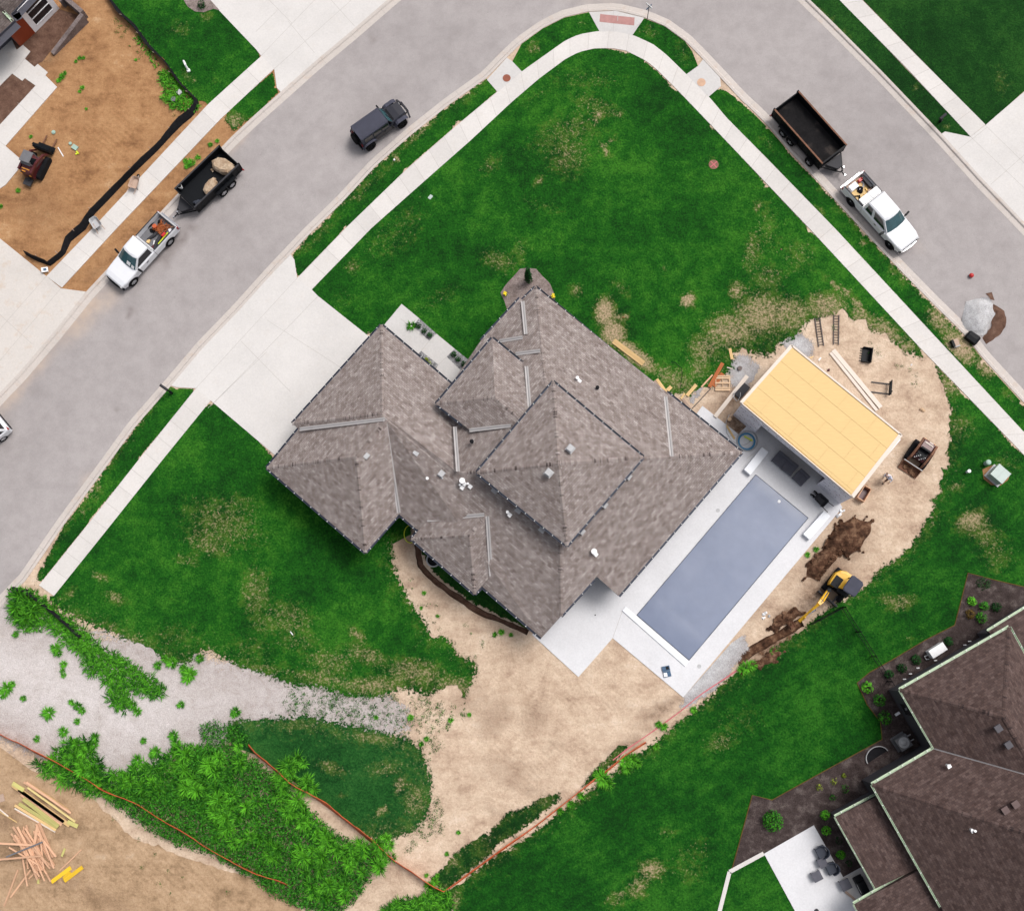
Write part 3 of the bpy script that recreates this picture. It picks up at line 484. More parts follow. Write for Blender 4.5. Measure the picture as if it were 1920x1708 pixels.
# lawns
LW = 0.032
sheet('lawn', [(556.8+28,543),(648,478),(696.5,428),(804.7,332),(960,191.3),(1010,148.5),(1060.7,110.8),(1086,98),(1116,91),(1148.8,91),(1174,95.6),(1211.7,114.5),(1231.8,131),(1267,166),(1332.5,234),(1440,347),(1519,430),(1727,654),S(1737,668),S(1700,655),S(1660,622,1.6),S(1625,610,2),S(1590,590,2),S(1560,585,2),S(1535,600,2),S(1505,605,2),S(1480,628,2),S(1455,640,2),S(1440,662,2),S(1400,655,1.6),S(1372,662,1.4),S(1372,690,1.4),S(1345,705,1.6),S(1330,722,1.6),S(1295,738,1.4),S(1262,742,1.2),(1240,735),(1180,730),(1000,600),(990,575),(905,668),(880,690),(852,655),(818,626),(786,597),(753,570),(718,615),(690,632),(596,556)], LW, M['lawn'], .4, .9, edge=1.0, seed=21,
    wear=[(1060,250,80,40,-20,.42),(1065,290,50,50,0,.45),(1120,200,60,20,20,.42),(1145,265,18,7,-40,.6),(1160,210,6,18,-25,.6),(1120,220,16,6,-35,.75),(1135,283,7,22,-28,.72),(1010,340,14,7,-35,.75),(1060,300,30,30,0,.5),(1020,385,50,14,10,.3),(660,500,18,14,30,.55),(690,470,14,8,0,.4),(935,490,40,22,20,.5),(975,470,20,30,0,.4),(920,310,30,20,-40,.4),(1337,306,12,12,0,.45),(1420,385,6,16,10,.7),(1410,470,20,50,10,.5),(1380,545,16,20,20,.75),(1290,563,14,16,45,1.0),(1170,594,7,7,0,1),(1135,585,22,30,0,1.0),(1150,625,26,26,40,1.0),(1190,665,60,16,38,1.0),(1080,545,16,16,0,.55),(1165,540,30,14,45,.4),(1245,505,10,10,0,.45),(1370,620,60,40,0,.72),(1430,590,60,45,0,.75),(1320,655,40,36,0,.6),(1480,590,50,40,0,.7),(1550,575,45,32,10,.75),(1570,540,40,5,48,.8),(1600,560,50,5,48,.8),(1620,600,40,20,45,.7),(1660,625,40,26,45,.75),(1270,715,60,26,30,.6),(1310,690,22,26,0,.6),(1225,690,20,12,20,.45),(740,440,90,40,-40,.30),(820,560,60,20,-30,.3),(640,560,30,20,0,.25),(1440,430,30,60,0,.35),(1500,480,40,40,0,.38),(1395,585,30,60,20,.5),(1440,520,40,30,0,.45),(1700,650,20,14,0,.8),(770,398,7,5,0,.8),(1010,178,60,12,-35,.3),(1100,150,70,26,0,.33)])
sheet('lawn', [S(1752,668),(1760,690),(1815,745),(1912,843),(2000,930),(2240,1130),(2300,2100),(700,2100),(868,1760),S(848,1708),S(836,1676),S(900,1630,.5),S(960,1584,.5),S(1040,1527,.5),S(1100,1482,.5),S(1165,1436,.6),S(1215,1402),S(1260,1362),S(1300,1330),S(1345,1296),S(1382,1264),S(1440,1230),S(1503,1186),S(1546,1142),S(1601,1114),S(1626,1102),S(1649,1070),S(1698,1037),S(1734,991),S(1753,959),S(1753,937),S(1769,928),S(1760,902),S(1766,889),S(1764,877),S(1778,874),S(1780,860),S(1772,849),S(1784,825),S(1776,800),S(1788,770),S(1776,742)], LW, M['lawn_mown'], .5, .7, edge=.55, seed=22,
    wear=[(1820,975,34,20,-30,.8),(1845,1000,36,30,40,.52),(1870,1040,40,40,60,.42),(1690,1130,34,18,-15,.6),(1660,1125,18,16,0,.5),(1220,1630,30,20,0,.78),(1195,1665,26,22,-30,.62),(1160,1680,16,14,0,.6),(1140,1690,10,16,0,.55),(1350,1390,34,20,-20,.5),(1300,1600,50,30,-20,.32),(1295,1640,40,20,0,.35),(1800,800,26,30,0,.45),(1795,915,20,10,0,.55),(1880,870,40,26,0,.35),(1850,1120,40,20,0,.3),(1700,1200,60,30,0,.2),(1380,1360,60,40,-30,.28),(1250,1560,30,10,0,.4),(845,1690,20,20,0,.7),(1780,720,26,26,0,.7),(1810,790,30,10,40,.5)])
sheet('lawn', [(101,1117),(308,858),(395,751),(515,853),(690,1000),(770,960),(775,1000),S(742,1020),S(741,1054),S(754,1086),S(770,1119),S(780,1134),S(805,1165),S(812,1190),S(832,1187),S(855,1207),S(863,1226),S(888,1232,1.6),S(905,1248,1.8),S(888,1285,2),S(868,1320,2.2),S(840,1295,2.2),S(800,1310,2),S(745,1295,2),S(690,1300,1.8),S(640,1298,1.8),S(600,1283,1.6),S(560,1278,1.4),S(500,1260,1.2),S(440,1243,1.2),S(385,1222),S(345,1238),S(300,1222),S(270,1205),S(230,1195),S(190,1180),S(150,1165),S(120,1150),(85,1118)], LW, M['lawn'], .4, .7, edge=.9, seed=23,
    wear=[(420,980,90,50,20,.47),(440,950,60,30,0,.4),(390,1020,60,26,20,.5),(350,1050,30,16,20,.45),(185,1080,22,10,20,.6),(215,1120,26,12,20,.62),(135,1110,10,8,0,.6),(480,1110,34,60,0,.5),(540,1160,60,40,20,.47),(670,1190,26,10,40,.7),(690,1230,60,20,20,.55),(620,1240,60,30,0,.5),(560,1200,50,30,0,.4),(500,1170,40,26,0,.45),(780,1260,70,30,10,.6),(700,1285,80,20,0,.65),(850,1290,40,26,0,.7),(210,1175,20,8,20,.6),(250,1200,30,14,10,.55),(600,1270,80,16,5,.55),(470,1215,60,30,10,.35),(330,1190,60,26,0,.35),(480,1250,60,10,10,.5)])
sheet('lawn', [S(420,1376),S(450,1350),S(500,1346),S(570,1350),S(640,1362),S(700,1374),S(760,1390),S(782,1408),S(795,1440),S(802,1468),S(803,1500),S(795,1530),S(772,1552),S(740,1562),(690,1568),(600,1500),(480,1415),(440,1400)], LW, M['lawn_blue'], .3, .7, edge=.9, seed=24,
    wear=[(620,1440,40,14,20,.5),(720,1440,50,20,0,.45),(750,1470,12,26,20,.62),(715,1520,16,8,-35,.75),(640,1490,10,8,-35,.5),(700,1385,60,12,10,.6),(780,1500,30,40,0,.55),(560,1360,60,10,0,.45)])
sheet('lawn', [S(988,1508),S(1018,1490),S(1045,1485),S(1060,1490),S(1010,1535,.5),S(960,1572,.6),S(930,1582),S(905,1612,.6),S(878,1632,.6),S(838,1664,.6),S(808,1648,.8),S(832,1632),S(850,1608),S(873,1588),S(918,1562),S(930,1545),S(950,1522)], LW, M['lawn_dark'], .3, .4, edge=.5, seed=25, wear=[(1020,1500,26,10,-30,.5),(850,1615,14,12,0,.6)])
sheet('lawn', [S(1095,1462),S(1130,1425),S(1160,1400),S(1178,1396),S(1150,1435,.4),S(1118,1462,.5),S(1088,1484,.5)], LW, M['lawn_dark'], .3, .4, edge=.5, seed=26, wear=[(1140,1420,60,30,0,.45)])
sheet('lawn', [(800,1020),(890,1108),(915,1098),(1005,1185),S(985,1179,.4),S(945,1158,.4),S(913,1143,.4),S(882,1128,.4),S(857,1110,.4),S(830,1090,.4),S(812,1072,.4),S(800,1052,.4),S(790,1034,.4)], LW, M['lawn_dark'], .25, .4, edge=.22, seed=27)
# verges between kerb and sidewalk
VG = dict(z=LW, mat=M['lawn'], spacing=.4, edge=.3)
sheet('verge', [(320,724),(330,728),(369,729),(263,858),(167,980),(73,1097),S(65,1097,.6),S(70,1074,.6),S(98,1024,.6),S(121,988,.6),S(163,935,.6),S(173,910,.5),S(211,862,.25),S(252,804,.2)], rag=.4, seed=31, wear=[(180,915,12,16,30,.6),(170,950,60,5,-52,.45),(240,825,70,4,-52,.35)], **VG)
sheet('verge', [(547,480),(552,487),(557,522),(648,428),(762,318),(857,235),(933,172),S(913,148,.3),S(842.5,198,.3),S(770,256,.3),S(705,313,.3),S(644,379,.3),S(577,444,.3)], rag=.4, seed=32, wear=[(790,250,60,6,-40,.55),(700,340,80,8,-42,.4),(742,298,8,7,0,.9),(600,440,60,10,-45,.4),(670,370,20,10,0,.45),(870,190,40,8,-35,.35)], **VG)
sheet('verge', [(960,117),(979,135),(1061,77),(1086,66),(1124,59),(1104,23.5),(1058,34),(1018,54),(978,83)], rag=0, seed=33, wear=[(1000,90,18,14,-30,.5),(1090,45,20,10,0,.3)], **VG)
sheet('verge', [(1208,35),(1186,66),(1224,84),(1250,104),(1287,140),(1309,125),(1298,97),(1284,78),(1246,50)], rag=0, seed=34, wear=[(1200,55,10,10,0,.4),(1220,60,24,14,30,.4),(1280,100,20,30,0,.3)], **VG)
sheet('verge', [(1350,163),(1328,181),(1362,221),(1440,299),(1567,430),(1740,616),(1920,810),(2050,950),(2050,898),(1920,758),(1843,675),S(1810,633,.5),S(1750,574,.5),S(1689,511,.4),S(1616,433,.3),(1540,350),(1480,285),(1440,240),(1390,190)], rag=.4, seed=35, wear=[(1800,650,40,26,50,1.0),(1760,600,34,20,50,.75),(1850,690,26,18,45,.8),(1540,400,26,10,45,.45),(1500,370,30,8,45,.35),(1615,455,7,6,0,.9),(1680,520,30,7,45,.5),(1440,270,34,10,45,.35),(1890,740,20,12,45,.4)], **VG)
sheet('verge', [(1440,-80),(1516,-2),(1556,38),(1654,137),(1764,252),(1771,248),(1822,258),(1573,-2),(1500,-80)], rag=0, seed=36, wear=[(1560,45,70,4,45,.6),(1660,148,70,4,45,.5),(1720,165,10,8,0,.5),(1770,240,12,8,0,.5)], z=LW, mat=M['lawn_dark'], spacing=.5)
sheet('lawn', [(1540,-80),(1616,-2),(1848,236),(1922,170),(2300,-150),(1700,-400)], LW, M['lawn_dark'], .8, 0, seed=37, wear=[(1880,150,20,30,0,.35),(1640,30,10,10,0,.3)])
sheet('lawn', [(150,-80),S(208,-2,.4),S(234,35,.5),S(267,73,.5),S(292,96,.5),S(317,126,.5),S(347,161,.5),S(372,190,.5),(390,197),(488,109),(482,92),(392,-2),(345,-80)], LW, M['lawn'], .5, .5, seed=38, wear=[(340,55,26,20,0,.4),(385,30,16,14,0,.45),(355,145,10,30,-40,.45),(400,150,14,10,0,.35)])
sheet('verge', [S(418,222,.5),(432,203),(514,131),(519,165),(524,175),S(480,216,.3),S(438,248,.6)], rag=.5, seed=39, wear=[(440,225,20,16,0,.7),(455,240,60,4,-42,.6)], **VG)
# concrete
slab('driveway', [(545,477),(552,487),(557,522),(584.5,543),(596,555),(693,632),(730,660),(570,870),(515,853),(395,751),(367.5,728),(330,726),(321,723),(380,652.7),(447.5,583),(511.5,511.8)], .044, M['drive'], joints=[((557,522),(367.5,728)),((596,556),(400,757)),((452,640),(545,735)),((390,765),(500,660)),((500,600),(640,690))])
slab('driveway', [(300,-90),(391.4,0),(480,93),(490,106),(514,130),(519,165),(526.6,173.7),(584.5,122),(660,59),(728,0),(830,-90)], .044, M['drive'], joints=[((490,105),(600,-10)),((514,130),(671,-10)),((504,0),(548,45)),((620,0),(665,50)),((540,40),(590,100)),((480,60),(520,20))])
slab('driveway', [(-120,380),(0,447.6),(87,518),(114.5,541),(161,547),(102,622.5),(34,702),(0,737),(-90,835),(-260,560)], .044, M['drive_old'], joints=[((87,518),(-20,640)),((0,590),(60,645)),((114,541),(-20,700))])
slab('driveway', [(1764.7,251.7),(1772,247),(1820,257),(1847.7,235),(1922,171),(2160,-30),(2260,700),(2000,500),(1920,418),(1840,334.8)], .044, M['drive'], joints=[((1848,236),(1960,345)),((1820,257),(1980,410)),((1858,346),(1950,265)),((1798,280),(1850,240))])
walkway([(73,1097),(167,980),(263,858),(367.5,728)], [(101,1117),(207,985),(308,858),(395,751)])
walkway([(556.8,522),(648,428),(762,318),(857,235),(930.5,174),(979,134),(1060.7,76),(1086,65),(1123.6,58.5),(1155,59),(1186.5,66),(1224,83),(1249.5,103),(1287,139.7),(1328.7,181),(1362.7,221.5),(1440,299.5),(1567,430),(1739.5,616),(1920,810),(2160,1068)],
        [(584.5,543),(696.5,428),(804.7,332),(882,264),(960,191.3),(1010,148.5),(1060.7,110.8),(1086,98),(1116,91),(1148.8,91),(1174,95.6),(1211.7,114.5),(1231.8,131),(1267,166),(1332.5,234),(1440,347),(1519,430),(1727,654),(1903,835),(2110,1055)])
walkway([(1480,-100),(1573.4,0),(1700,128),(1820,256.7)], [(1520,-100),(1616,0),(1722,108),(1847.7,234)])
walkway([(87,518),(173.7,428),(282,312),(390,196),(490,105.5)], [(115.8,539.5),(219,428),(316,326),(413,224),(514,129.6)])
slab('walkway', [(-60,150),(-40,60),(15,60),(31,94),(43,85),(56.7,97),(46.4,110.6),(64.7,126),(70.8,120.5),(89.5,136),(84.8,141.6),(107,163.6),(10,274),(45.3,304.6),(10,347),(0,353.6),(-40,380),(-120,300),(-40,270),(0,234),(66.7,161),(46.6,147),(41.5,152),(22.7,138.4),(0,161),(-60,230)], .05, M['walk'], joints=[((27,135),(46,111)),((10,274),(-40,235)),((60,217),(33,193)),((84,190),(58,168))])
sheet('planting_bed', [(-60,225),(0,161),(22.7,138.4),(41.5,152),(46.6,147),(66.7,161),(0,234),(-40,270)], .02, M['bed'], .5, 0, seed=41)
sheet('planting_bed', [(12,60),(58,58),(112,18),(150,30),(98,92),(80,116),(70.8,120.5),(64.7,126),(46.4,110.6),(56.7,97),(43,85),(31,94)], .015, M['bed'], .4, 0, seed=42)
slab('walkway', [(718,612),(753,570),(786,597),(774.5,611),(804.7,639),(818.5,626),(852.5,654),(837.4,669),(868,694),(846,722),(817,693),(822,684),(789.6,658),(782,668)], .05, M['pad'], joints=[((783,625),(752,598)),((790,658),(805,639)),((822,684),(838,669))])
for k, p in enumerate(([(786,597),(818.5,626),(804.7,639),(774.5,611)], [(789.6,658),(822,684),(814,696),(780,668)], [(852.5,654),(890,684),(872,702),(837.4,669)])):
    sheet('rock_bed', p, .055 if k else .053, M['rock_bed'], .3, 0, seed=44+k)
sheet('rock_bed', [S(938,548,.3),S(945,538,.3),S(975,505,.3),S(990,503,.3),S(1005,505,.3),S(1030,532,.3),S(1036,548,.3),S(1040,560,.2),(1020,580),(960,600),S(950,580,.3),S(945,565,.3)], .045, M['rock_mulch'], .4, .3, seed=47)
pad1 = slab('inlet_pad', [(913,150),(933,173),(979,135),(960,115),(950,109)], .05, M['pad'])
pad2 = slab('inlet_pad', [(1287,139.7),(1309,124),(1318,112),(1350,146),(1352,162),(1328.7,182)], .05, M['pad'])
slab('kerb_ramp', [(1104,23),(1124,59.5),(1155,59.5),(1186,66.5),(1208,34),(1155,21)], .048, M['pad'], joints=[((1150,21),(1150,59))])
slab('tactile_paving', [(1125.5,27),(1190,33.5),(1189,48.5),(1124,41.5)], .054, M['tactile'], z0=.0, joints=[((1158.5,29),(1158,40))], jw=.05)
# pool deck, pool
deck = slab('pool_deck', [(1306,776),(1317,761),(1384.5,814),(1402,797),(1470,760),(1579.6,951.7),(1281,1307),(1148.8,1196),(1084.6,1269),(997.8,1189.7),(1040,1140),(1300,850)], .05, M['deck'], joints=[((1317,830),(1384.5,814)),((1148.8,1196),(1167,1145)),((1400,860),(1424,842))])
# deck hole is hidden below the cover: the cover lies in a raised rim 5 cm above the slab
mb = MB(); q = [P(1417,890,.06), P(1515.5,971,.06), P(1292,1237.5,.06), P(1194,1153,.06)]
nx, ny = 14, 30; vs = []; fs = []
for j in range(ny+1):
    for i in range(nx+1):
        s, t_ = i/nx, j/ny; p = q[0].lerp(q[1], s).lerp(q[3].lerp(q[2], s), t_)
        e = min(s, 1-s)*4.6; e2 = min(t_, 1-t_)*12.8; z = .062+.035*min(1, min(e, e2)/.4)-.03*math.sin(s*math.pi)*math.sin(t_*math.pi)
        if .86 < t_ < .92 : z += .03*math.exp(-((t_-.895)/.012)**2)
        z += .010*math.sin(7*s+9*t_)*min(1, e)
        z += .02*math.exp(-((s-.42-.10*(t_-.7))/.012)**2)*(1 if .62 < t_ < .86 else 0)+.025*math.exp(-((s-.85+.5*(t_-.25))/.02)**2)*(1 if .2 < t_ < .55 else 0)
        vs.append((p.x, p.y, z))
for j in range(ny):
    for i in range(nx): fs.append((j*(nx+1)+i, (j+1)*(nx+1)+i, (j+1)*(nx+1)+i+1, j*(nx+1)+i+1))
mb.add(vs, fs); pc = mb.build('pool_cover', M['cover'], smooth=True)
tag(pc, 'blue grey vinyl cover stretched over the long rectangular swimming pool', 'pool cover')
rim = MB()
for a, b in ((0,1),(1,2),(2,3),(3,0)):
    d = (q[b]-q[a]).normalized(); n = Vector((d.y, -d.x, 0))*.03
    rim.tube([q[a]+Vector((0,0,.005)), q[b]+Vector((0,0,.005))], .022, 6)
rim.build('cover_edge', M['gutter'], pc)
hd = MB(); c0 = P(1514,972,.08); hd.cyl(P(1461,940,.085), P(1461,940,.12), .11, 12); hd.build('float_cap', M['white'], pc)
for k, (u, v) in enumerate(((1346,957),(1396-85,1249))):
    mb = MB(); mb.cyl((0,0,0), (0,0,.012), .14, 20); o = mb.build('deck_drain', M['lgrey'], loc=P(u, v, .05)); tag(o, ['round grey drain lid in the deck between house and pool', 'round grey drain lid in the deck at the far pool corner'][k], 'drain lid', 'round deck drain lids')
mb = MB(); mb.cyl((0,0,0),(0,0,.03),.05,10); o = mb.build('deck_bolt', M['dgrey'], loc=P(1116,1153,.05)); tag(o, 'small dark round fitting on the pale patio slab beside the house', 'fitting')
# ------------------------------------------------------------------ buildings
def rface(mb, pts, mi=0):
    "one roof plane; the first two points are its eave (left to right seen from outside)"
    pts = [Vector(p) for p in pts]
    nrm = Vector((0, 0, 0))
    for i in range(len(pts)):
        a, b = pts[i], pts[(i+1) % len(pts)]; nrm += Vector(((a.y-b.y)*(a.z+b.z), (a.z-b.z)*(a.x+b.x), (a.x-b.x)*(a.y+b.y)))
    e = (pts[1]-pts[0]).normalized(); q = pts if nrm.z > 0 else [pts[0]]+pts[:0:-1]
    up = nrm.normalized(); up = up if up.z > 0 else -up
    vdir = up.cross(e); vdir = vdir if vdir.z > 0 else -vdir
    o = rnd.uniform(0, 50)
    mb.add(q, [tuple(range(len(q)))], mi)
    mb.uv[len(mb.f)-1] = [((p-pts[0]).dot(e)+o, (p-pts[0]).dot(vdir)+o) for p in q]
def offset_poly(pts, d):
    pts = [Vector((p[0], p[1])) for p in pts]
    A = sum(pts[i].x*pts[(i+1)%len(pts)].y-pts[(i+1)%len(pts)].x*pts[i].y for i in range(len(pts)))
    if A < 0: pts = pts[::-1]
    out = []; n = len(pts)
    for i in range(n):
        a, b, c = pts[i-1], pts[i], pts[(i+1) % n]; e1 = (b-a).normalized(); e2 = (c-b).normalized()
        n1 = Vector((-e1.y, e1.x)); n2 = Vector((-e2.y, e2.x)); m = n1+n2
        m = m/max(m.length_squared, .3)*2 if m.length > 1e-6 else n1
        out.append(b+m*d*.5*2/2 if False else b+m*d)
    return out
def gutter(a, b, parent, mat='gutter', hang=.74, wd=.13, hm='white', gap=0.0):
    a, b = Vector(a), Vector(b); L = (b-a).length; t = (b-a).normalized(); n = Vector((t.y, -t.x, 0)).normalized()
    mb = MB(); prof = [(0, .0), (0, -.13), (wd*.8, -.13), (wd, -.0), (wd-.02, .0), (wd*.8-.02, -.11), (.02, -.11), (.02, .0)]
    rings = [[p+n*x+Vector((0, 0, z)) for x, z in prof] for p in (a-t*gap, b+t*gap)]
    mb.loft(rings, 0)
    k = max(2, int(L/hang))
    for i in range(k):
        p = a+t*L*(i+.5)/k; mb.box(p+n*wd*.55+Vector((0, 0, .008)), (.04, wd*.62, .03), math.atan2(t.y, t.x), 1)
    return mb.build('gutter', [M[mat], M[hm]], parent)
def trim(edges, parent, mat, depth=.24, inn=.5, name='fascia'):
    mb = MB()
    for a, b in edges:
        a, b = Vector(a), Vector(b); t = (b-a).normalized(); n = Vector((t.y, -t.x, 0)).normalized(); d = Vector((0, 0, -depth)); u = Vector((0, 0, -.012))
        mb.hexa([a+d-n*.03, a+d, b+d, b+d-n*.03, a+u-n*.03, a+u, b+u, b+u-n*.03])
        mb.add([a+d-n*.031+Vector((0,0,.01)), b+d-n*.031+Vector((0,0,.01)), b+d-n*inn+Vector((0,0,.01)), a+d-n*inn+Vector((0,0,.01))], [(0,1,2,3)])
    return mb.build(name, mat, parent)
def caps(lines, parent, mat, wd=.26):
    for a, b in lines:
        mb = MB(); a, b = Vector(a), Vector(b); L = (b-a).length; t = (b-a).normalized(); n = t.cross(Vector((0, 0, 1))).normalized(); k = max(1, int(L/.21))
        for i in range(k):
            p = a+t*L*i/k; q = a+t*L*(i+1.12)/k; h0 = Vector((0, 0, .018)); h1 = Vector((0, 0, .032)); dn = Vector((0, 0, -.06)); j = rnd.uniform(0, 60)
            mb.add([p+n*wd/2+h0+dn, p+h0, p-n*wd/2+h0+dn, q+n*wd/2+h1+dn, q+h1, q-n*wd/2+h1+dn, q+n*wd/2+dn-h1, q-n*wd/2+dn-h1], [(0,1,4,3), (1,2,5,4), (3,4,5,7,6)])
            for f in (3, 2, 1): mb.uv[len(mb.f)-f] = [(j+.01*x, j+.03*x) for x in range(5)][:len(mb.f[-f])]
        mb.build('ridge_cap', mat, parent)
def valley(lines, parent, wd=.26, name='valley_flashing'):
    for a, b in lines:
        mb = MB(); a, b = Vector(a), Vector(b); t = (b-a).normalized(); n = t.cross(Vector((0, 0, 1))).normalized(); h = Vector((0, 0, .035))
        for s in (-1, 1): mb.add([a+n*s*.018+h, b+n*s*.018+h, b+n*s*wd/2+h*1.5, a+n*s*wd/2+h*1.5], [(0,1,2,3) if s < 0 else (3,2,1,0)], 0)
        mb.add([a-n*.018+h*.9, b-n*.018+h*.9, b+n*.018+h*.9, a+n*.018+h*.9], [(0,1,2,3)], 1)
        mb.build(name, [M['flash'], M['grey']], parent)
PI = .5; EV = 3.0
def zrise(u, v, e1, e2, ze, pitch=PI):
    z = ze
    for _ in range(6):
        p = P(u, v, z); a, b = P(*e1, ze), P(*e2, ze); t = (b-a).normalized(); d = abs((p.x-a.x)*t.y-(p.y-a.y)*t.x); z = ze+pitch*d
    return z
house = thing('house', 'large house under mottled grey brown hip roofs with a raised square roof in the middle', 'house', P(950, 850, 0)); HB = house.location.copy()
def hp(u, v, z): return P(u, v, z)-HB
NWe = ((902,638),(975,559)); NEe = ((1004,538),(1391,848)); SEe = ((1162,1117),(1391,848)); SWe = ((748,965),(1015,1196)); GNE = ((715,609),(846,719)); GNW = ((715,609),(548,794)); R2W = ((560,804),(500,877))
def V(u, v, e=None, z=EV, pitch=PI): return hp(u, v, zrise(u, v, *e, z, pitch) if e else z)
gN, gW = V(715,609), V(548,794); r1a = V(716,776,GNE); v1 = V(722,786,GNE)
r2NW, r2W, r2S, r2E = V(560,804), V(500,877), V(685,1036), V(748,964); r2c, r2d = V(668,856,R2W), V(725,789,R2W)
E1 = V(846,720); r1b = V(842,888,SWe); wh = V(859,886,SWe); W1 = V(908,884,SWe)
NN = V(1004,538); EE = V(1391,848); Nh = V(1026,760,NEe); Eh = V(1180,862,NEe); S0 = V(1015,1196); S1 = V(1052,1155,SEe); S2 = V(1114,1086,SEe); S3 = V(1119,1081,SEe); S4 = V(1160,1117); Sh = V(1050,1000,SEe)
rb = MB()
rface(rb, [gW, gN, r1a]); rface(rb, [r2NW, gW, r1a, v1])
rface(rb, [gN, E1, wh, r1b, r1a])
rface(rb, [E1, V(902,638), V(975,559), V(979,562), NN, Nh, V(990,800,NWe), W1, wh])
rface(rb, [NN, EE, Eh, Nh])
rface(rb, [EE, S4, S3, S2, S1, Sh, Eh])
rface(rb, [r2E, S0, S1, Sh, W1, wh, r1b, r1a, v1])
top = [Nh, Eh, Sh, W1]; rface(rb, top)
roof = rb.build('roof', M['roof'], house)
r2 = MB(); rface(r2, [r2NW, r2W, r2c, r2d]); rface(r2, [r2W, r2S, r2c]); rface(r2, [r2S, r2E, r2d, r2c]); r2o = r2.build('roof', M['roof'], house)
R3e = ((771,1010),(890,1114)); r3W, r3S = V(771,1010), V(890,1114); r3c = hp(880,1003,4.72); r3d = hp(912,966,zrise(912,966,*SWe,EV)+.03); r3a = hp(801,975,zrise(801,975,*SWe,EV)+.02); r3b = hp(920,1080,zrise(920,1080,*SWe,EV)+.02)
r3 = MB(); rface(r3, [r3a, r3W, r3c, r3d]); rface(r3, [r3W, r3S, r3c]); rface(r3, [r3S, r3b, r3d, r3c]); r3o = r3.build('roof', M['roof'], house)
ZE = 4.75; eW, eN = hp(818,757,ZE), hp(923,634,ZE); eX = hp(984,684,ZE); eY = hp(880,806,zrise(880,806,*NWe,EV)+.02); ec = hp(928,745,zrise(928,745,(818,757),(923,634),ZE)); ed_ = hp(985,795,ec.z); eZ = hp(962,797,zrise(962,797,*NWe,EV)+.03); eQ = hp(994,768,zrise(994,768,*NWe,EV)+.03)
en = MB(); rface(en, [eW, eN, ec]); rface(en, [eW, eY, eZ, ed_, ec]); rface(en, [eN, eX, eQ, ed_, ec]); eno = en.build('entry_roof', M['roof'], house)
ZU = 6.65; uN, uE, uS, uW = hp(1037,716,ZU), hp(1206,857,ZU), hp(1063,1023,ZU), hp(894,886,ZU); ap = hp(1047,869,ZU+1.85)
up = MB(); rface(up, [uW, uN, ap]); rface(up, [uN, uE, ap]); rface(up, [uE, uS, ap]); rface(up, [uS, uW, ap]); upo = up.build('upper_roof', M['roof'], house)
caps([(gN, r1a), (gW, r1a), (r1a, r1b), (wh, W1), (NN, Nh), (EE, Eh), (S1, Sh)], roof, M['roof']); caps([(r2W, r2c), (r2S, r2c), (r2c, r2d)], r2o, M['roof']); caps([(r3W, r3c), (r3S, r3c), (r3c, r3d)], r3o, M['roof'])
caps([(eW, ec), (ec, ed_)], eno, M['roof']); caps([(uN, ap), (uE, ap), (uS, ap), (uW, ap)], upo, M['roof'])
def on(u, v, e, dz=.0): return hp(u, v, zrise(u, v, *e, EV)+dz)
valley([(on(562,805,GNW), v1), (v1+Vector((0,0,.02)), on(748,962,SWe)), (on(853,800,NWe), on(859,884,NWe)), (on(880,807,NWe), on(958,798,NWe)), (on(980,565,NWe), on(986,627,NWe)), (on(936,640,NWe), on(980,633,NWe)), (on(966,664,NWe), on(1013,658,NWe)), (on(987,687,NWe), on(993,763,NWe)), (on(1248,744,NEe), on(1259.5,856,NEe)), (r3a+Vector((0,0,.03)), on(908,965,SWe,.05)), (on(914,968,SWe,.06), on(921,1080,SWe,.05))], roof)
eave = [(gN, gW), (r2NW, r2W), (r2W, r2S), (r2S, r2E), (r2E, V(785,996)), (r3W, r3S), (r3S, V(912,1092)), (V(905,1101), S0), (S1, S2), (S4, EE), (EE, V(1250,735)), (V(1245,738), NN), (NN, V(980,562)), (V(975,559), V(902,638)), (E1, gN), (r3a.lerp(r3W, .55), r3W)]
upe = [(uN, uW), (uW, uS), (uS, uE), (uE, uN)]; ene = [(eN, eW), (eW, eW.lerp(eY, .80)), (eX, eN)]
for lst in (eave, upe, ene):
    trim(lst, house, M['wall_d'])
    for a, b in lst: gutter(a, b, house)
[trim([e_], house, M['wall_d'], name='rake_board') for e_ in ((S0, S1), (S3, S4), (gW, r2NW), (S2, S3))]
WL = MB()
foot = [(715,609),(846,720),(902,650),(975,561),(1004,539),(1391,848),(1162,1117),(1119,1082),(1017,1194),(915,1104),(890,1113),(772,1010),(786,994),(748,963),(685,1035),(501,877),(560,804),(549,794)]
fp = offset_poly([(lambda p: (p.x, p.y))(hp(*q, EV)) for q in foot], .45); WL.prism([tuple(p) for p in fp], -.2, EV-.2); WL.build('wall', M['wall_d'], house)
UW = MB(); c = (uN+uE+uS+uW)/4; UW.prism([(c.x+(q.x-c.x)*.88, c.y+(q.y-c.y)*.88) for q in (uN, uE, uS, uW)], 3.6, ZU-.2); UW.build('upper_wall', M['wall_d'], house)
EW = MB(); EW.prism([tuple(p) for p in offset_poly([(q.x, q.y) for q in (eW, eN, hp(1000,700,ZE), hp(960,830,ZE), eY)], .4)], -.2, ZE-.2); EW.build('entry_wall', M['wall_d'], house)
hx = ang((503,880),(685,1033), 3)
def rvent(u, v, z, s=.40, mat='lgrey'):
    mb = MB(); p = hp(u, v, z); mb.box(p+Vector((0, 0, .10)), (s*.8, s*.8, .22), hx); mb.box(p+Vector((0, 0, .24)), (s, s, .06), hx, top=.92); mb.box(p+Vector((0,0,.03)), (s*1.25, s*1.25, .02), hx); return mb.build('roof_vent', M[mat], house)
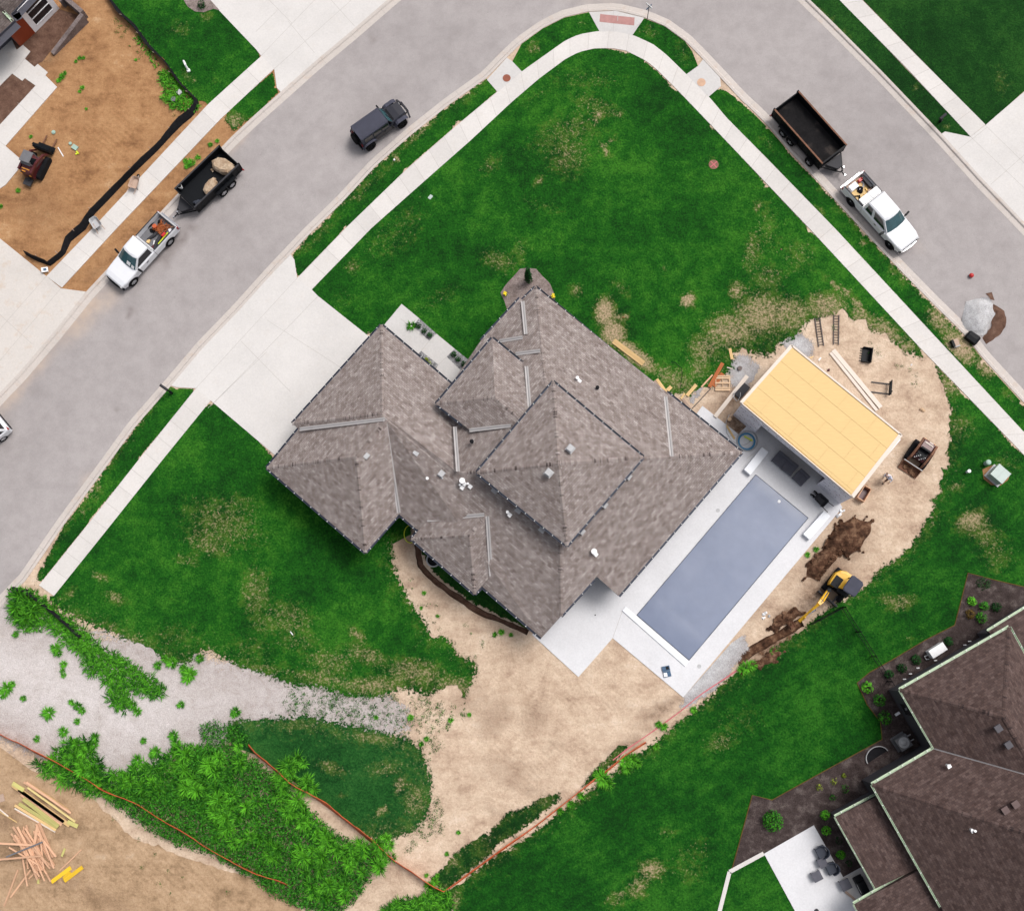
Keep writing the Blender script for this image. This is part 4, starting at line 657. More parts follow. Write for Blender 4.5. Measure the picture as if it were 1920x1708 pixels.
for u, v, e in ((710,828,SWe), (781.5,849.5,SWe), (828.6,889,SWe)): rvent(u, v, zrise(u, v, *e, EV))
rvent(687.7,855.5,zrise(687,855,(685,1036),(748,964),EV) if 0 else 5.05); rvent(1069.5,841.5,ZU+1.6); rvent(1029,887,ZU+1.6)
for u, v, e in ((1177.5,895,SEe), (1133,947.5,SEe), (1090.5,997,SEe), (928.5,920.5,SWe), (972.5,957.5,SWe), (1016.5,994,SWe)):  # grey box vents standing on the lower roof beside the upper eave, no lamps
    mb = MB(); z = min(zrise(u, v, *e, EV), 5.6); p = hp(u, v, z); mb.box(p+Vector((0, 0, .2)), (.36, .34, .34), hx); mb.box(p+Vector((0, 0, .39)), (.40, .38, .04), hx); mb.build('box_vent', M['lgrey'], house)
def pipe(u, v, z, r, h, mat, base=True):
    mb = MB(); p = hp(u, v, z); mb.cyl(p, p+Vector((0, 0, h)), r, 12); mb.cyl(p+Vector((0, 0, h)), p+Vector((0, 0, h+.03)), r*1.15, 12)
    if base: mb.box(p+Vector((.13, -.16, .03)), (.26, .26, .05), hx)
    mb.build('vent_pipe', M[mat], house, smooth=False)
for u, v, r, h, m, e in ((867.6,903,.17,.45,'white',SWe), (863,910,.07,.3,'white',SWe), (878,908,.07,.35,'white',SWe), (802,898,.09,.3,'white',SWe), (952,961,.09,.35,'white',SWe), (1113.5,1035,.17,.5,'white',SEe), (1082.5,710.5,.10,.35,'white',NEe), (1120,728,.11,.25,'blackm',NEe), (885,829,.12,.3,'blackm',NWe), (863,1010,.11,.25,'blackm',SWe)):
    pipe(u, v, zrise(u, v, *e, EV), r, h, m, m == 'white')
# window well by the trench, yellow hose at the corner
ww = MB(); cz = P(813,1050,0); a0 = ang((750,960),(800,1000))
for k in range(2):
    r_ = .48-.04*k; pts = [(math.cos(a0-math.pi*i/12)*r_, math.sin(a0-math.pi*i/12)*r_) for i in range(13)]
ring = [[(math.cos(a0-math.pi*i/14)*r_, math.sin(a0-math.pi*i/14)*r_, z) for r_, z in ((.50,-.1),(.50,.22),(.42,.22),(.42,-.1))] for i in range(15)]
ww.loft(ring); ww.prism([(math.cos(a0-math.pi*i/14)*.41, math.sin(a0-math.pi*i/14)*.41) for i in range(15)], .06, .07, 1)
tag(ww.build('window_well', [M['lgrey'], M['black']], loc=cz), 'grey half round metal window well against the house beside the curved trench', 'window well')
yh = MB(); cc = P(770,1001,.05); yh.tube([(math.cos(t_)*.46, math.sin(t_)*.62, .03+.02*math.sin(3*t_)) for t_ in [math.radians(70+k*14) for k in range(18)]], .035, 6)
tag(yh.build('hose', M['lime'], loc=cc, smooth=True), 'bright yellow hose curving out at the inner corner of the house', 'hose')

# pool house under construction
PZ = 3.5
ph = thing('pool_house', 'unfinished pool house with bare yellow sheathing roof and pale house wrap walls', 'pool house', P(1540,790,0)); PB = ph.location.copy()
def pp(u, v, z): return P(u, v, z)-PB
cN, cE, cS, cW = pp(1484.5,647.5,PZ), pp(1690,815,PZ), pp(1598.5,932,PZ), pp(1389,755,PZ)
rf = MB(); rf.prism([(q.x, q.y) for q in (cN, cE, cS, cW)], PZ-.22, PZ-.03, 1)
ux = (cE-cN); uy = (cW-cN); Lx, Ly = ux.length, uy.length; ux = ux.normalized(); nxs, nys = 4, 5
sh = MB(); row = 0; y = .12; k = 0
while y < Ly-.12:
    y2 = min(y+1.22, Ly-.12); x = .12; first = 1.22 if row % 2 else 2.44
    while x < Lx-.12:
        x2 = min(x+first, Lx-.12); first = 2.44
        g = .007
        def q_(a, b): s, t_ = a/Lx, b/Ly; p = (cN*(1-s)+cE*s)*(1-t_)+(cW*(1-s)+cS*s)*t_; return p
        A = [q_(x+g, y+g), q_(x2-g, y+g), q_(x2-g, y2-g), q_(x+g, y2-g)]; A = A[::-1]
        sh.hexa([p+Vector((0, 0, -.015)) for p in A]+[p+Vector((0, 0, .0)) for p in A], 0, rnd.uniform(-.03, .03)); x = x2
    y = y2; row += 1
rfo = rf.build('roof', [M['osb'], M['pine']], ph); sh.build('roof_sheathing', M['osb'], rfo)
eb = MB()
for a, b, wd in ((cE, cS, .26), (cN, cE, .12), (cW, cN, .22), (cS, cW, .06)):
    t = (b-a).normalized(); n = Vector((t.y, -t.x, 0)); n = n if n.dot((a+b)/2-(cN+cS)/2) > 0 else -n; u = Vector((0, 0, .03))
    eb.hexa([a-n*wd*.6+Vector((0,0,-.24)), a+n*wd*.4+Vector((0,0,-.24)), b+n*wd*.4+Vector((0,0,-.24)), b-n*wd*.6+Vector((0,0,-.24)), a-n*wd*.6+u, a+n*wd*.4+u, b+n*wd*.4+u, b-n*wd*.6+u])
eb.build('roof_edge_board', M['pine_p'], rfo)
wW = pp(1374,778.5,0); wS = pp(1574.5,944.5,0); ft = wS-wW; FL = ft.length; ft.normalize(); fn = Vector((ft.y, -ft.x, 0)); inn = -fn if fn.dot(wW-(cN+cE)/2*1) > 0 else fn
wt = .16
def ink_marks(ink, lo, hi, zs):
    for zi, z in enumerate(zs):
        s = lo+.01+.03*(zi % 2)
        while s < hi-.04:
            for j in range(4):
                a = wW+ft*(FL*s+j*.13)-inn*.006+Vector((0, 0, z)); w_ = .05 if j in (1, 2) else .08; h = .05 if j in (1, 2) else .09
                ink.add([a, a+ft*w_, a+ft*w_+Vector((0, 0, h)), a+Vector((0, 0, h))], [(0,1,2,3)], 1)
            if zi % 2 == 1 and s+.07 < hi:
                a = wW+ft*(FL*s+.62)-inn*.006+Vector((0, 0, z+.3)); ink.add([a, a+ft*.7, a+ft*.7+Vector((0, 0, .03)), a+Vector((0, 0, .03))], [(0,1,2,3)], 2)
            s += .115 if hi-lo > .3 else .10
def wpanel(s0, s1, z0, z1, mat, name, off=0.0, th=wt):
    mb = MB(); ink_marks(mb, s0, s1, (.55, 1.15, 1.75, 2.4, 2.9) if s1-s0 < .3 else (2.95,)); a = wW+ft*FL*s0-inn*off; b = wW+ft*FL*s1-inn*off; i = inn*th
    q = [a, b, b+i, a+i]; mb.hexa([Vector((p.x, p.y, z0)) for p in q]+[Vector((p.x, p.y, z1)) for p in q]); return mb.build(name, [mat, M['ink'], M['inkr']], ph)
wpanel(0, .205, 0.02, PZ-.24, M['tyvek'], 'wall_panel'); wpanel(.785, 1, 0.02, PZ-.24, M['tyvek'], 'wall_panel'); wpanel(.206, .784, PZ-.85, PZ-.241, M['tyvek'], 'header_beam')
mb = MB(); dpt = 5.2
for s in (0, 1):
    a = wW+ft*(FL*s+(.09 if s == 0 else -.09)); p0, p1 = a+inn*(wt+.002), a+inn*dpt; t = ft*.08
    q = [p0-t, p0+t, p1+t, p1-t] ; mb.hexa([Vector((p.x, p.y, .02)) for p in q]+[Vector((p.x, p.y, PZ-.245)) for p in q])
a, b = wW+ft*.18+inn*(dpt-.16), wW+ft*(FL-.18)+inn*(dpt-.16); q = [a, b, b+inn*.15, a+inn*.15]; mb.hexa([Vector((p.x, p.y, .02)) for p in q]+[Vector((p.x, p.y, PZ-.245)) for p in q])
mb.build('wall', M['tyvek'], ph)
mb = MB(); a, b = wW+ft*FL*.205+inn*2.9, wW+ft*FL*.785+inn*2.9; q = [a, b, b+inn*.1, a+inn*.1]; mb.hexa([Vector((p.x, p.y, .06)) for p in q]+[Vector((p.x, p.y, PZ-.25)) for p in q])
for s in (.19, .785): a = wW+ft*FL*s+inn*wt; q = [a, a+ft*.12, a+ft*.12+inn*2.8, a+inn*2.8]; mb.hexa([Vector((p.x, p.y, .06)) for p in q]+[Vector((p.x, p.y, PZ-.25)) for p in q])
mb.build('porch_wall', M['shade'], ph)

# neighbour's house at the lower right
nb = thing('neighbour_house', 'dark sided house with brown shingle roofs and pale green gutters beside a mulch bed', 'house', P(1800,1420,0)); NB = nb.location.copy()
def np_(u, v, z): return P(u, v, z)-NB
ZN = 3.9
n1, nC, n2, n3, n4 = np_(1687.4,1293.6,ZN), np_(1893,1176,ZN), np_(1751.5,1403.3,ZN), np_(1635.5,1471,ZN), np_(1764.4,1699.5,ZN)
def nz(u, v, e): return np_(u, v, zrise(u, v, *e, ZN, .6))
nA, nBe = ((1687,1293.6),(1751.5,1403.3)), ((1751.5,1403.3),(1635.5,1471))
pk = nz(1882,1344,nA); rg = nz(1925,1418,nA); rg.z = pk.z; rg2 = np_(2050,1680,pk.z); pk2 = nz(1922,1562,nBe); pk3 = nz(2080,1480,nBe); vv = nz(1935,1455,nBe)
nE = np_(1975,1325,ZN); nE2 = np_(2100,1560,ZN); n5 = np_(1850,1860,ZN); n6 = np_(2080,1900,pk2.z)
m_ = MB(); rface(m_, [nC, n1, pk]); rface(m_, [n1, n2, vv, rg, pk]); rface(m_, [n2, n3, pk2, pk3, vv]); rface(m_, [n3, n4, n5, n6, pk2]); rface(m_, [nC, nE, rg, pk][::1]); rface(m_, [nE, nE2, rg2, vv, rg]); rface(m_, [pk2, n6, pk3])
nro = m_.build('roof', M['roof_n'], nb); caps([(n1, pk), (pk, rg), (nC, pk), (n3, pk2)], nro, M['roof_n'])
valley([(n2, vv)], nro, .07)
pr1, pr2, pr3 = np_(1565.8,1531,2.75), np_(1641.5,1665.5,2.75), np_(1642,1490.5,2.75)
q1 = MB(); pr4 = pr3+(n4-n3).normalized()*.0+(pr1-pr3)*-.15+Vector((0,0,.5)); pr5 = pr2+(pr3-pr1)*1.25+Vector((0, 0, .6)); rface(q1, [pr1, pr2, pr5, pr4]); q1o = q1.build('porch_roof', M['roof_n'], nb)
pr6, pr7, pr8 = np_(1601,1694.6,2.75), np_(1719,1626.5,2.75), np_(1640,1772,2.75)
q2 = MB(); rface(q2, [pr7, pr6, pr8, pr8+(pr7-pr6)*1.15+Vector((0,0,.8)), pr7+Vector((0,0,.8))+(pr7-pr6)*.15]); q2.build('porch_roof', M['roof_n'], nb)
nl = np_(1852.8,1183.4,2.9); nl2 = np_(1960,1117,2.9); q3 = MB(); rface(q3, [nl2, nl, nl+Vector((.9,-1.5,.5)), nl2+Vector((2,-1.5,.5))]); q3.build('porch_roof', M['roof_n'], nb)
for a, b, w_ in ((nC, n1, .17), (n1, n2, .10), (n2, n3, .17), (n3, n4, .12), (nE, nC, .12), (pr3, pr1, .15), (pr1, pr2, .09), (pr7, pr6, .16), (pr6, pr8, .08), (nl2, nl, .16)): gutter(a, b, nb, 'gutter_g', .9, w_)
trim([(nC, n1), (n1, n2), (n2, n3), (n3, n4), (pr3, pr1), (pr1, pr2), (pr7, pr6), (nl2, nl), (nE, nC)], nb, M['wall_n'], inn=.35)
nw_ = MB(); fpn = offset_poly([(p.x, p.y) for p in (nC, n1, n2, n3, n4, n5, n6, nE2, nE)], .28); nw_.prism([tuple(p) for p in fpn], -.2, ZN-.2); nw_.build('wall', M['wall_n'], nb)
nw_ = MB(); nw_.prism([tuple(p) for p in offset_poly([(p.x, p.y) for p in (pr1, pr2, pr5, pr3+(pr3-pr1)*.2)], .25)], -.2, 2.5); nw_.build('porch_wall', M['wall_n'], nb)
nw_ = MB(); nw_.prism([tuple(p) for p in offset_poly([(p.x, p.y) for p in (nl, nl2, nl2+Vector((2,-2,0)), nl+Vector((1,-2,0)))], .25)], -.2, 2.6); nw_.build('porch_wall', M['wall_n'], nb)
mb = MB(); a = n1.lerp(n2, .28); b = n1.lerp(n2, .52); t = (b-a).normalized(); n_ = Vector((t.y, -t.x, 0)); n_ = n_ if n_.dot(Vector((-1, -.3, 0))) > 0 else -n_
for z0, z1, mm, dd in ((.9, 2.2, 0, -.25), (1.0, 2.1, 1, -.235)):
    e = .0 if mm == 0 else .09; q = [a+t*e+n_*dd, b-t*e+n_*dd]; mb.add([Vector((q[0].x, q[0].y, z0)), Vector((q[1].x, q[1].y, z0)), Vector((q[1].x, q[1].y, z1)), Vector((q[0].x, q[0].y, z1))], [(0,1,2,3)], mm)
mb.build('window', [M['wall_n'], M['glass']], nb)
nx2 = ang((1688,1293),(1920,1145), 3)
for u, v, z in ((1870,1365,6.3), (1889,1396,6.2), (1883,1518,6.6), (1902,1507,6.7), (1890,1568,6.6), (1902,1587,6.6)):
    mb = MB(); p = np_(u, v, z); mb.box(p+Vector((0, 0, .05)), (.34, .34, .3), nx2); mb.box(p+Vector((0, 0, .21)), (.42, .42, .05), nx2); mb.build('roof_vent', M['wall_n'] if v < 1450 else M['roofvent'], nb)
for u, v, z in ((1775,1434,5.0), (1819,1554,6.0), (1825,1556,6.0)):
    mb = MB(); p = np_(u, v, z-.1); mb.cyl(p, p+Vector((0, 0, .35)), .08, 10); mb.box(p+Vector((.12, -.08, .1)), (.26, .2, .06), nx2); mb.build('vent_pipe', M['white'], nb)
for u, v in ((1682.5,1338),): mb = MB(); p = np_(u, v, .6); mb.box(p, (.32, .14, .22), nx2); mb.build('meter_box', M['white'], nb)
wn_a, wn_b = Vector(fpn[0]) if 0 else None, None
def on_wall(u, v, a, b, off):
    t = (b-a).normalized(); n_ = Vector((t.y, -t.x, 0)); best = None
    for k in range(60):
        z = .1+k*.06; p = np_(u, v, z); d = abs((p-a).dot(n_)-off)
        if best is None or d < best[0]: best = (d, p)
    return best[1]
offw = -.25 if ((nb_c := (n3-n1)).dot(Vector(((n1-nC).normalized().y, -(n1-nC).normalized().x, 0))) < 0) else .25
for u, v in ((1818,1202),(1809,1209),(1754,1238),(1721,1252),(1707,1263),(1696,1273)): mb = MB(); p = on_wall(u, v, nC, n1, offw); mb.box(p, (.20, .07, .08), nx2-.5); mb.build('wall_vent', M['white'], nb)
mb = MB(); mb.prism([P2(*q, .07) for q in ((1526,1546.7),(1432.6,1600),(1500,1725),(1700,1790),(1660,1600),(1581,1644))], -.2, .07); pt = mb.build('patio', M['deck']); pt['kind'] = 'structure'
mb = MB(); mb.prism([P2(*q, .12) for q in ((1617,1626),(1578,1648),(1612,1712),(1660,1700))], .075, .14); o = mb.build('porch_step', M['walk']); o['kind'] = 'structure'
for seg in (((1432,1599.5),(1368,1634)), ((1368,1634),(1345,1725))):
    mb = MB(); A, B = P(*seg[0], .07), P(*seg[1], .07); d = (B-A).normalized(); n_ = Vector((-d.y, d.x, 0))*.13; mb.hexa([A-n_-Vector((0,0,.2)), A+n_-Vector((0,0,.2)), B+n_-Vector((0,0,.2)), B-n_-Vector((0,0,.2)), A-n_, A+n_, B+n_, B-n_]); o = mb.build('edging', M['walk']); o['kind'] = 'structure'
sheet('mulch_bed', [(1410.6,1490),(1447.5,1499.5),(1472.6,1485.5),(1554,1440.5),(1601,1415),(1654,1386),(1651,1353.5),(1626,1321),(1607,1280),(1631,1260),(1671.6,1237.6),(1734.5,1200),(1790,1172),(1800,1134),(1815,1074),(1832.7,1077.7),(1868,1088),(1920,1100),(2010,1120),(2010,1240),(1760,1400),(1660,1500),(1700,1600),(1640,1640),(1581,1644),(1526,1547),(1432.6,1600),(1373,1627)], .05, M['mulch'], .45, 0, seed=51)
mb = MB(); bl = [(1373,1627),(1410.6,1490),(1447.5,1499.5),(1472.6,1485.5),(1554,1440.5),(1601,1415),(1654,1386),(1651,1353.5),(1626,1321),(1607,1280),(1631,1260),(1671.6,1237.6),(1734.5,1200),(1790,1172),(1800,1134),(1815,1074),(1868,1088),(1920,1100)]
mb.tube([P(u, v, .05) for u, v in bl], .035, 5); o = mb.build('bed_edging', M['leaf_brown']); o['kind'] = 'structure'

# house at the upper left corner
nh = thing('white_gable_house', 'white house with three stacked window panes and a red cedar wall beside bare clay', 'house', P(40,40,0)); WB = nh.location.copy()
def wp(u, v, z): return P(u, v, z)-WB
b0, b1, b2 = wp(66.6,62,0), wp(111.6,16.4,0), wp(38.4,88,0); bk = (b1-b0).cross(Vector((0,0,1))).normalized(); bk = bk if bk.dot(Vector((-1,1,0))) > 0 else -bk
def wallq(a, b, z0, z1, th, mat, name, off=0):
    mb = MB(); t = (b-a).normalized(); n_ = Vector((-t.y, t.x, 0)); n_ = n_ if n_.dot(bk+Vector((0,.0,0))) > 0 else -n_
    a = a-n_*off; b = b-n_*off; q = [a, b, b+n_*th, a+n_*th]; mb.hexa([Vector((p.x, p.y, z0)) for p in q]+[Vector((p.x, p.y, z1)) for p in q]); return mb.build(name, mat, nh), n_
fw, n_ = wallq(b0, b1, 0, 3.0, .2, M['wall_w'], 'front_wall')
t = (b1-b0).normalized(); wl = (b1-b0).length; win = MB(); x0, x1 = .45, wl-.42
for z0, z1 in ((.55,1.2),(1.32,1.97),(2.09,2.75)):
    A = b0+t*x0-n_*.006; B = b0+t*x1-n_*.006; win.add([Vector((A.x,A.y,z0)), Vector((B.x,B.y,z0)), Vector((B.x,B.y,z1)), Vector((A.x,A.y,z1))], [(0,1,2,3)], 0)
    win.add([Vector((A.x,A.y,z0)), Vector((B.x,B.y,z0)), Vector((B.x,B.y,z0))-n_*.05, Vector((A.x,A.y,z0))-n_*.05], [(0,1,2,3)], 1)
win.build('window', [M['glass'], M['wall_w']], nh)
sw, n2_ = wallq(b0+bk*.21, b1+bk*.21+(b1-b0).normalized()*0, 0, 2.95, 3.0, M['wall_w'], 'wall')
cw = bk.normalized(); mb = MB(); q = [b2, b0-t*.01, b0-t*.01+cw*.18, b2+cw*.18]
mb.hexa([Vector((p.x, p.y, 0)) for p in q]+[Vector((p.x, p.y, 2.97)) for p in q]); mb.build('cedar_wall', M['cedar'], nh)
mb = MB(); q = [b2+cw*.2, b0-t*.01+cw*.2, b0+cw*3, b2+cw*3]; mb.hexa([Vector((p.x, p.y, 0)) for p in q]+[Vector((p.x, p.y, 2.9)) for p in q]); mb.build('wall', M['wall_d'], nh)
mb = MB(); c1, c2 = b2, b2+(b2-b0)*1.6; q = [c1+cw*.9, c2+cw*.9, c2+cw*3, c1+cw*3]; mb.hexa([Vector((p.x, p.y, 0)) for p in q]+[Vector((p.x, p.y, 2.9)) for p in q]); mb.build('entry_wall', M['wall_d'], nh)
ZW = 3.2; rr = MB(); e1, e2, e3, e4 = wp(60,-16,ZW), wp(20,27,ZW), wp(26.5,38.5,ZW), wp(-30,92,ZW)
rr.add([e1, e2, e3, e4, wp(-160,40,ZW+2.5), wp(-30,-120,ZW+2.5)], [(0,1,2,3,4,5)]); rface(rr, [e1, e2, wp(-60,-30,ZW+2.2), wp(-20,-100,ZW+2.2)]); rr.f = rr.f[1:]; rr.m = rr.m[1:]; rr.uv = {k-1: v for k, v in rr.uv.items()}
rface(rr, [e3, e4, wp(-130,-10,ZW+2.3), wp(-60,-30,ZW+2.2), e2]); rr.build('roof', M['roof_d'], nh)
trim([(e1, e2), (e2, e3), (e3, e4)], nh, M['wall_d'], inn=.6)
gutter(wp(8,19.5,ZW+.3), wp(25.5,38.5,ZW+.05), nh, 'gutter_g', .5, .2)
rw = MB()
A, B, C, D = P(150,24,0), P(118,1,0), P(90,92,0), P(112,15,0)
cr, e0, e9 = P(164,40,0), P(126,4,0), P(100,103,0)
def rwall(a, b, ha, hb, th=.34):
    t = (b-a).normalized(); n = Vector((-t.y, t.x, 0))*th/2
    rw.hexa([a-n-Vector((0,0,.1)), a+n-Vector((0,0,.1)), b+n-Vector((0,0,.1)), b-n-Vector((0,0,.1)), a-n+Vector((0,0,ha)), a+n+Vector((0,0,ha)), b+n+Vector((0,0,hb)), b-n+Vector((0,0,hb))])
rwall(cr, e9, 1.0, .22)
rwall(cr+Vector((-.05,.2,0)), e0, .998, .995); rwall(e0+Vector((-.05,-.2,0)), P(119,13,0), .9, .85)
tag(rw.build('retaining_wall', M['wallstone']), 'low L shaped grey block retaining wall by the white house', 'retaining wall')
# ------------------------------------------------------------------ vehicles and machines
def wheel(parent, x, y, r, wd, side, dish=.5, rimmat='rim', name='wheel'):
    w_ = bpy.data.objects.new(name, None); sc.collection.objects.link(w_); w_.parent = parent; w_.location = (x, y, r); w_.empty_display_size = .1
    mb = MB(); n = 24; prof = [(r*.62, -wd/2), (r*.93, -wd/2), (r, -wd*.36), (r, wd*.36), (r*.93, wd/2), (r*.62, wd/2)]
    rings = [[(math.cos(2*math.pi*k/n)*a, b, math.sin(2*math.pi*k/n)*a) for a, b in prof] for k in range(n)]; mb.loft(rings, closed_path=True); mb.build('tyre', M['rubber'], w_, smooth=False)
    mb = MB(); yo = side*wd*.30; mb.cyl((0, -wd*.3, 0), (0, yo, 0), r*.63, 20, 0); s = side*.02
    for k in range(5):
        a = 2*math.pi*k/5; mb.box((math.cos(a)*r*.36, yo+s, math.sin(a)*r*.36), (r*.40, .03, r*.16), 0, 0, ry=-a)
    mb.cyl((0, yo, 0), (0, yo+side*.05, 0), r*.17, 12, 0); mb.build('rim', M[rimmat], w_)
    return w_
def ring_pts(x, w_, z0, z1, r=.1, tum=0.0):
    return [(x, -w_, z0), (x, -w_+.0, z1-r), (x, -w_+r*.35+tum, z1-r*.3), (x, -w_+r+tum, z1), (x, -w_*.35, z1+.015), (x, w_*.35, z1+.015), (x, w_-r-tum, z1), (x, w_-r*.35-tum, z1-r*.3), (x, w_, z1-r), (x, w_, z0)]
def quad3(mb, pts, off, m=0):
    p = [Vector(q) for q in pts]; n = (p[1]-p[0]).cross(p[3]-p[0]).normalized()*off; mb.add([q+n for q in p], [(0,1,2,3)], m)
def inset(pts, k):
    p = [Vector(q) for q in pts]; c = sum(p, Vector())/4; return [q+(c-q)*k for q in p]
def pickup(name, label, front, back, cab=1.75, L=5.75, ext=False, wheels='rim'):
    A, B = P(*back, 1.1), P(*front, 1.0); rz = math.atan2((B-A).y, (B-A).x); c = (A+B)/2; c.z = -.085
    t = thing(name, label, 'pickup truck', c, rz, 'white pickup trucks with open beds'); L = (B-A).length if L is None else L; h = L/2; W = .99
    xw = h-1.62; xc = xw-.62-cab; xr = -h+.10                       # windscreen foot, cab rear, tail
    mb = MB(); mb.loft([ring_pts(h-.06, .74, .52, .86, .10), ring_pts(h-.16, .86, .50, .98, .10), ring_pts(h-.5, .95, .50, 1.07, .12), ring_pts(xw+.5, W, .50, 1.13, .13), ring_pts(xw, W, .50, 1.17, .12), ring_pts(xc+.06, W, .50, 1.20, .08), ring_pts(xc, W, .50, 1.20, .08)])
    bf = [(xw-.02, -.90, 1.16), (xw+.06, -.55, 1.17), (xw+.10, 0, 1.175), (xw+.06, .55, 1.17), (xw-.02, .90, 1.16), (xc+.02, .92, 1.18), (xc+.02, -.92, 1.18)]
    tf = [(xw-.80, -.70, 1.88), (xw-.70, -.4, 1.91), (xw-.67, 0, 1.92), (xw-.70, .4, 1.91), (xw-.80, .70, 1.88), (xc+.10, .72, 1.90), (xc+.10, -.72, 1.90)]
    tp = [(x-(.12 if i < 5 else -.14), y*.86, z+.055) for i, (x, y, z) in enumerate(tf)]
    mb.loft([bf, tf, tp]); mb.build('body', M['carwhite'], t, smooth=False)
    mb = MB()
    for i in range(4):
        q = [Vector(bf[i]), Vector(bf[i+1]), Vector(tf[i+1]), Vector(tf[i])]; lo = .07; hi = .95
        a0, a1 = q[0].lerp(q[3], lo), q[1].lerp(q[2], lo); b1, b0 = q[1].lerp(q[2], hi), q[0].lerp(q[3], hi)
        if i == 0: a0, b0 = a0.lerp(a1, .14), b0.lerp(b1, .14)
        if i == 3: a1, b1 = a1.lerp(a0, .14), b1.lerp(b0, .14)
        n = (a1-a0).cross(b0-a0).normalized()*.006; mb.add([a0+n, a1+n, b1+n, b0+n], [(0,1,2,3)])
    mb.build('windscreen', M['wind'], t)
    mb = MB(); quad3(mb, inset([bf[6], bf[5], tf[5], tf[6]][::-1], .14), .006); mb.build('rear_window', M['glass'], t)
    for s in (-1, 1):
        i0, i1 = (0, 6) if s < 0 else (4, 5); F0, R0, R1, F1 = Vector(bf[i0]), Vector(bf[i1]), Vector(tf[i1]), Vector(tf[i0])
        spans = ((.10, .93),) if not ext else ((.09, .56), (.66, .93))
        for a, b in spans:
            lo, hi = .10, .86; q = [F0.lerp(R0, a).lerp(F1.lerp(R1, a), lo), F0.lerp(R0, b).lerp(F1.lerp(R1, b), lo), F0.lerp(R0, b).lerp(F1.lerp(R1, b), hi), F0.lerp(R0, a+.03).lerp(F1.lerp(R1, a+.03), hi)]
            mb = MB(); n = Vector((0, s, .3)).normalized()*.012; mb.add([p+n for p in q], [(0,1,2,3) if s > 0 else (3,2,1,0)]); mb.build('side_window', M['glass'], t)
        x0, x1 = xw-.12, xw-1.28; d = MB(); d.box(((x0+x1)/2, s*(W+.003), .83), (x0-x1, .018, .62)); do = d.build('door', M['carwhite'], t)
        hd = MB(); hd.box((x1+.16, s*(W+.022), .98), (.2, .03, .05)); hd.build('door_handle', M['black'], do)
        mi = MB(); mi.box((xw-.28, s*(W+.20), 1.28), (.14, .30, .24), .15*s); mi.box((xw-.26, s*(W+.03), 1.20), (.07, .14, .05)); mi.build('mirror', M['black'], t)
        hl = MB(); hl.box((h-.125, s*.72, .84), (.16, .26, .17), -s*.35); hl.build('headlight', M['lgrey'], t)
        tl = MB(); tl.box((xr+.03, s*(W-.06), 1.0), (.14, .16, .36)); tl.build('tail_light', M['redlamp'], t)
        for x in (h-.98, xr+1.12):
            wheel(t, x, s*(W-.10), .40, .27, s, rimmat=wheels)
            ar = MB(); pts = [(x+math.cos(a)*.49, s*(W+.012), .40+math.sin(a)*.49) for a in [math.pi*k/14 for k in range(15)]]; pts2 = [(x+math.cos(a)*.40, s*(W+.013), .40+math.sin(a)*.40) for a in [math.pi*k/14 for k in range(15)]]
            ar.loft([[p, q, (q[0], q[1]-s*.2, q[2]), (p[0], p[1]-s*.2, p[2])] for p, q in zip(pts, pts2)]); ar.build('wheel_arch', M['blackm'] if x < 0 or True else M['carwhite'], t)
    mb = MB(); mb.box((h-.10, 0, .58), (.16, 1.78, .20)); mb.box((h-.04, 0, .76), (.07, 1.25, .22)); mb.build('grille', M['black'], t)
    mb = MB(); mb.loft([[(h+.02-abs(y)**2*.16, y, .47), (h+.10-abs(y)**2*.16, y, .52), (h+.08-abs(y)**2*.16, y, .66), (h-.02-abs(y)**2*.16, y, .66)] for y in (-.92,-.6,-.3,0,.3,.6,.92)]); mb.build('bumper', M['black'] if not ext else M['chrome'], t)
    mb = MB(); mb.box((xr-.10, 0, .62), (.16, 1.8, .18)); mb.build('bumper', M['chrome'], t)
    mb = MB()                                                     # bed: two sides, front wall, tailgate, floor
    for s in (-1, 1):
        mb.loft([[(x, s*(W-.0), .52), (x, s*W, 1.12), (x, s*(W-.04), 1.24), (x, s*(W-.14), 1.24), (x, s*(W-.15), .80), (x, s*(W-.15), .52)] for x in (xr, xc-.03)])
    mb.box((xc-.07, 0, 1.0), (.07, 1.68, .46)); bed = mb.build('bed_side', M['carwhite'], t)
    mb = MB(); mb.box((xr+.03, 0, .98), (.10, 1.74, .50)); mb.build('tailgate', M['lgrey'] if not ext else M['carwhite'], t)
    mb = MB(); mb.box(((xr+xc)/2, 0, .74), (xc-xr-.1, 1.69, .06)); mb.build('bed_floor', M['grey'] if not ext else M['weath'], t)
    rl = MB()
    for s in (-1, 1): rl.box(((xr+xc)/2, s*(W-.09), 1.252), (xc-xr-.1, .085, .024))
    rl.build('bed_rail', M['dgrey'], bed)
    if ext:
        mb = MB()
        for s in (-1, 1): mb.box((xc-.36, s*.42, 1.30), (.52, .82, .14)); mb.box((xc-.36, s*.42, 1.375), (.50, .78, .02))
        mb.box((xc-.36, 0, 1.1), (.48, 1.6, .3)); mb.build('bed_toolbox', M['white'], t)
    return t, xr, xc
def inbed(t, x, y, z): m = Matrix.Translation(t.location) @ Matrix.Rotation(t.rotation_euler.z, 4, 'Z'); return m @ Vector((x, y, z))
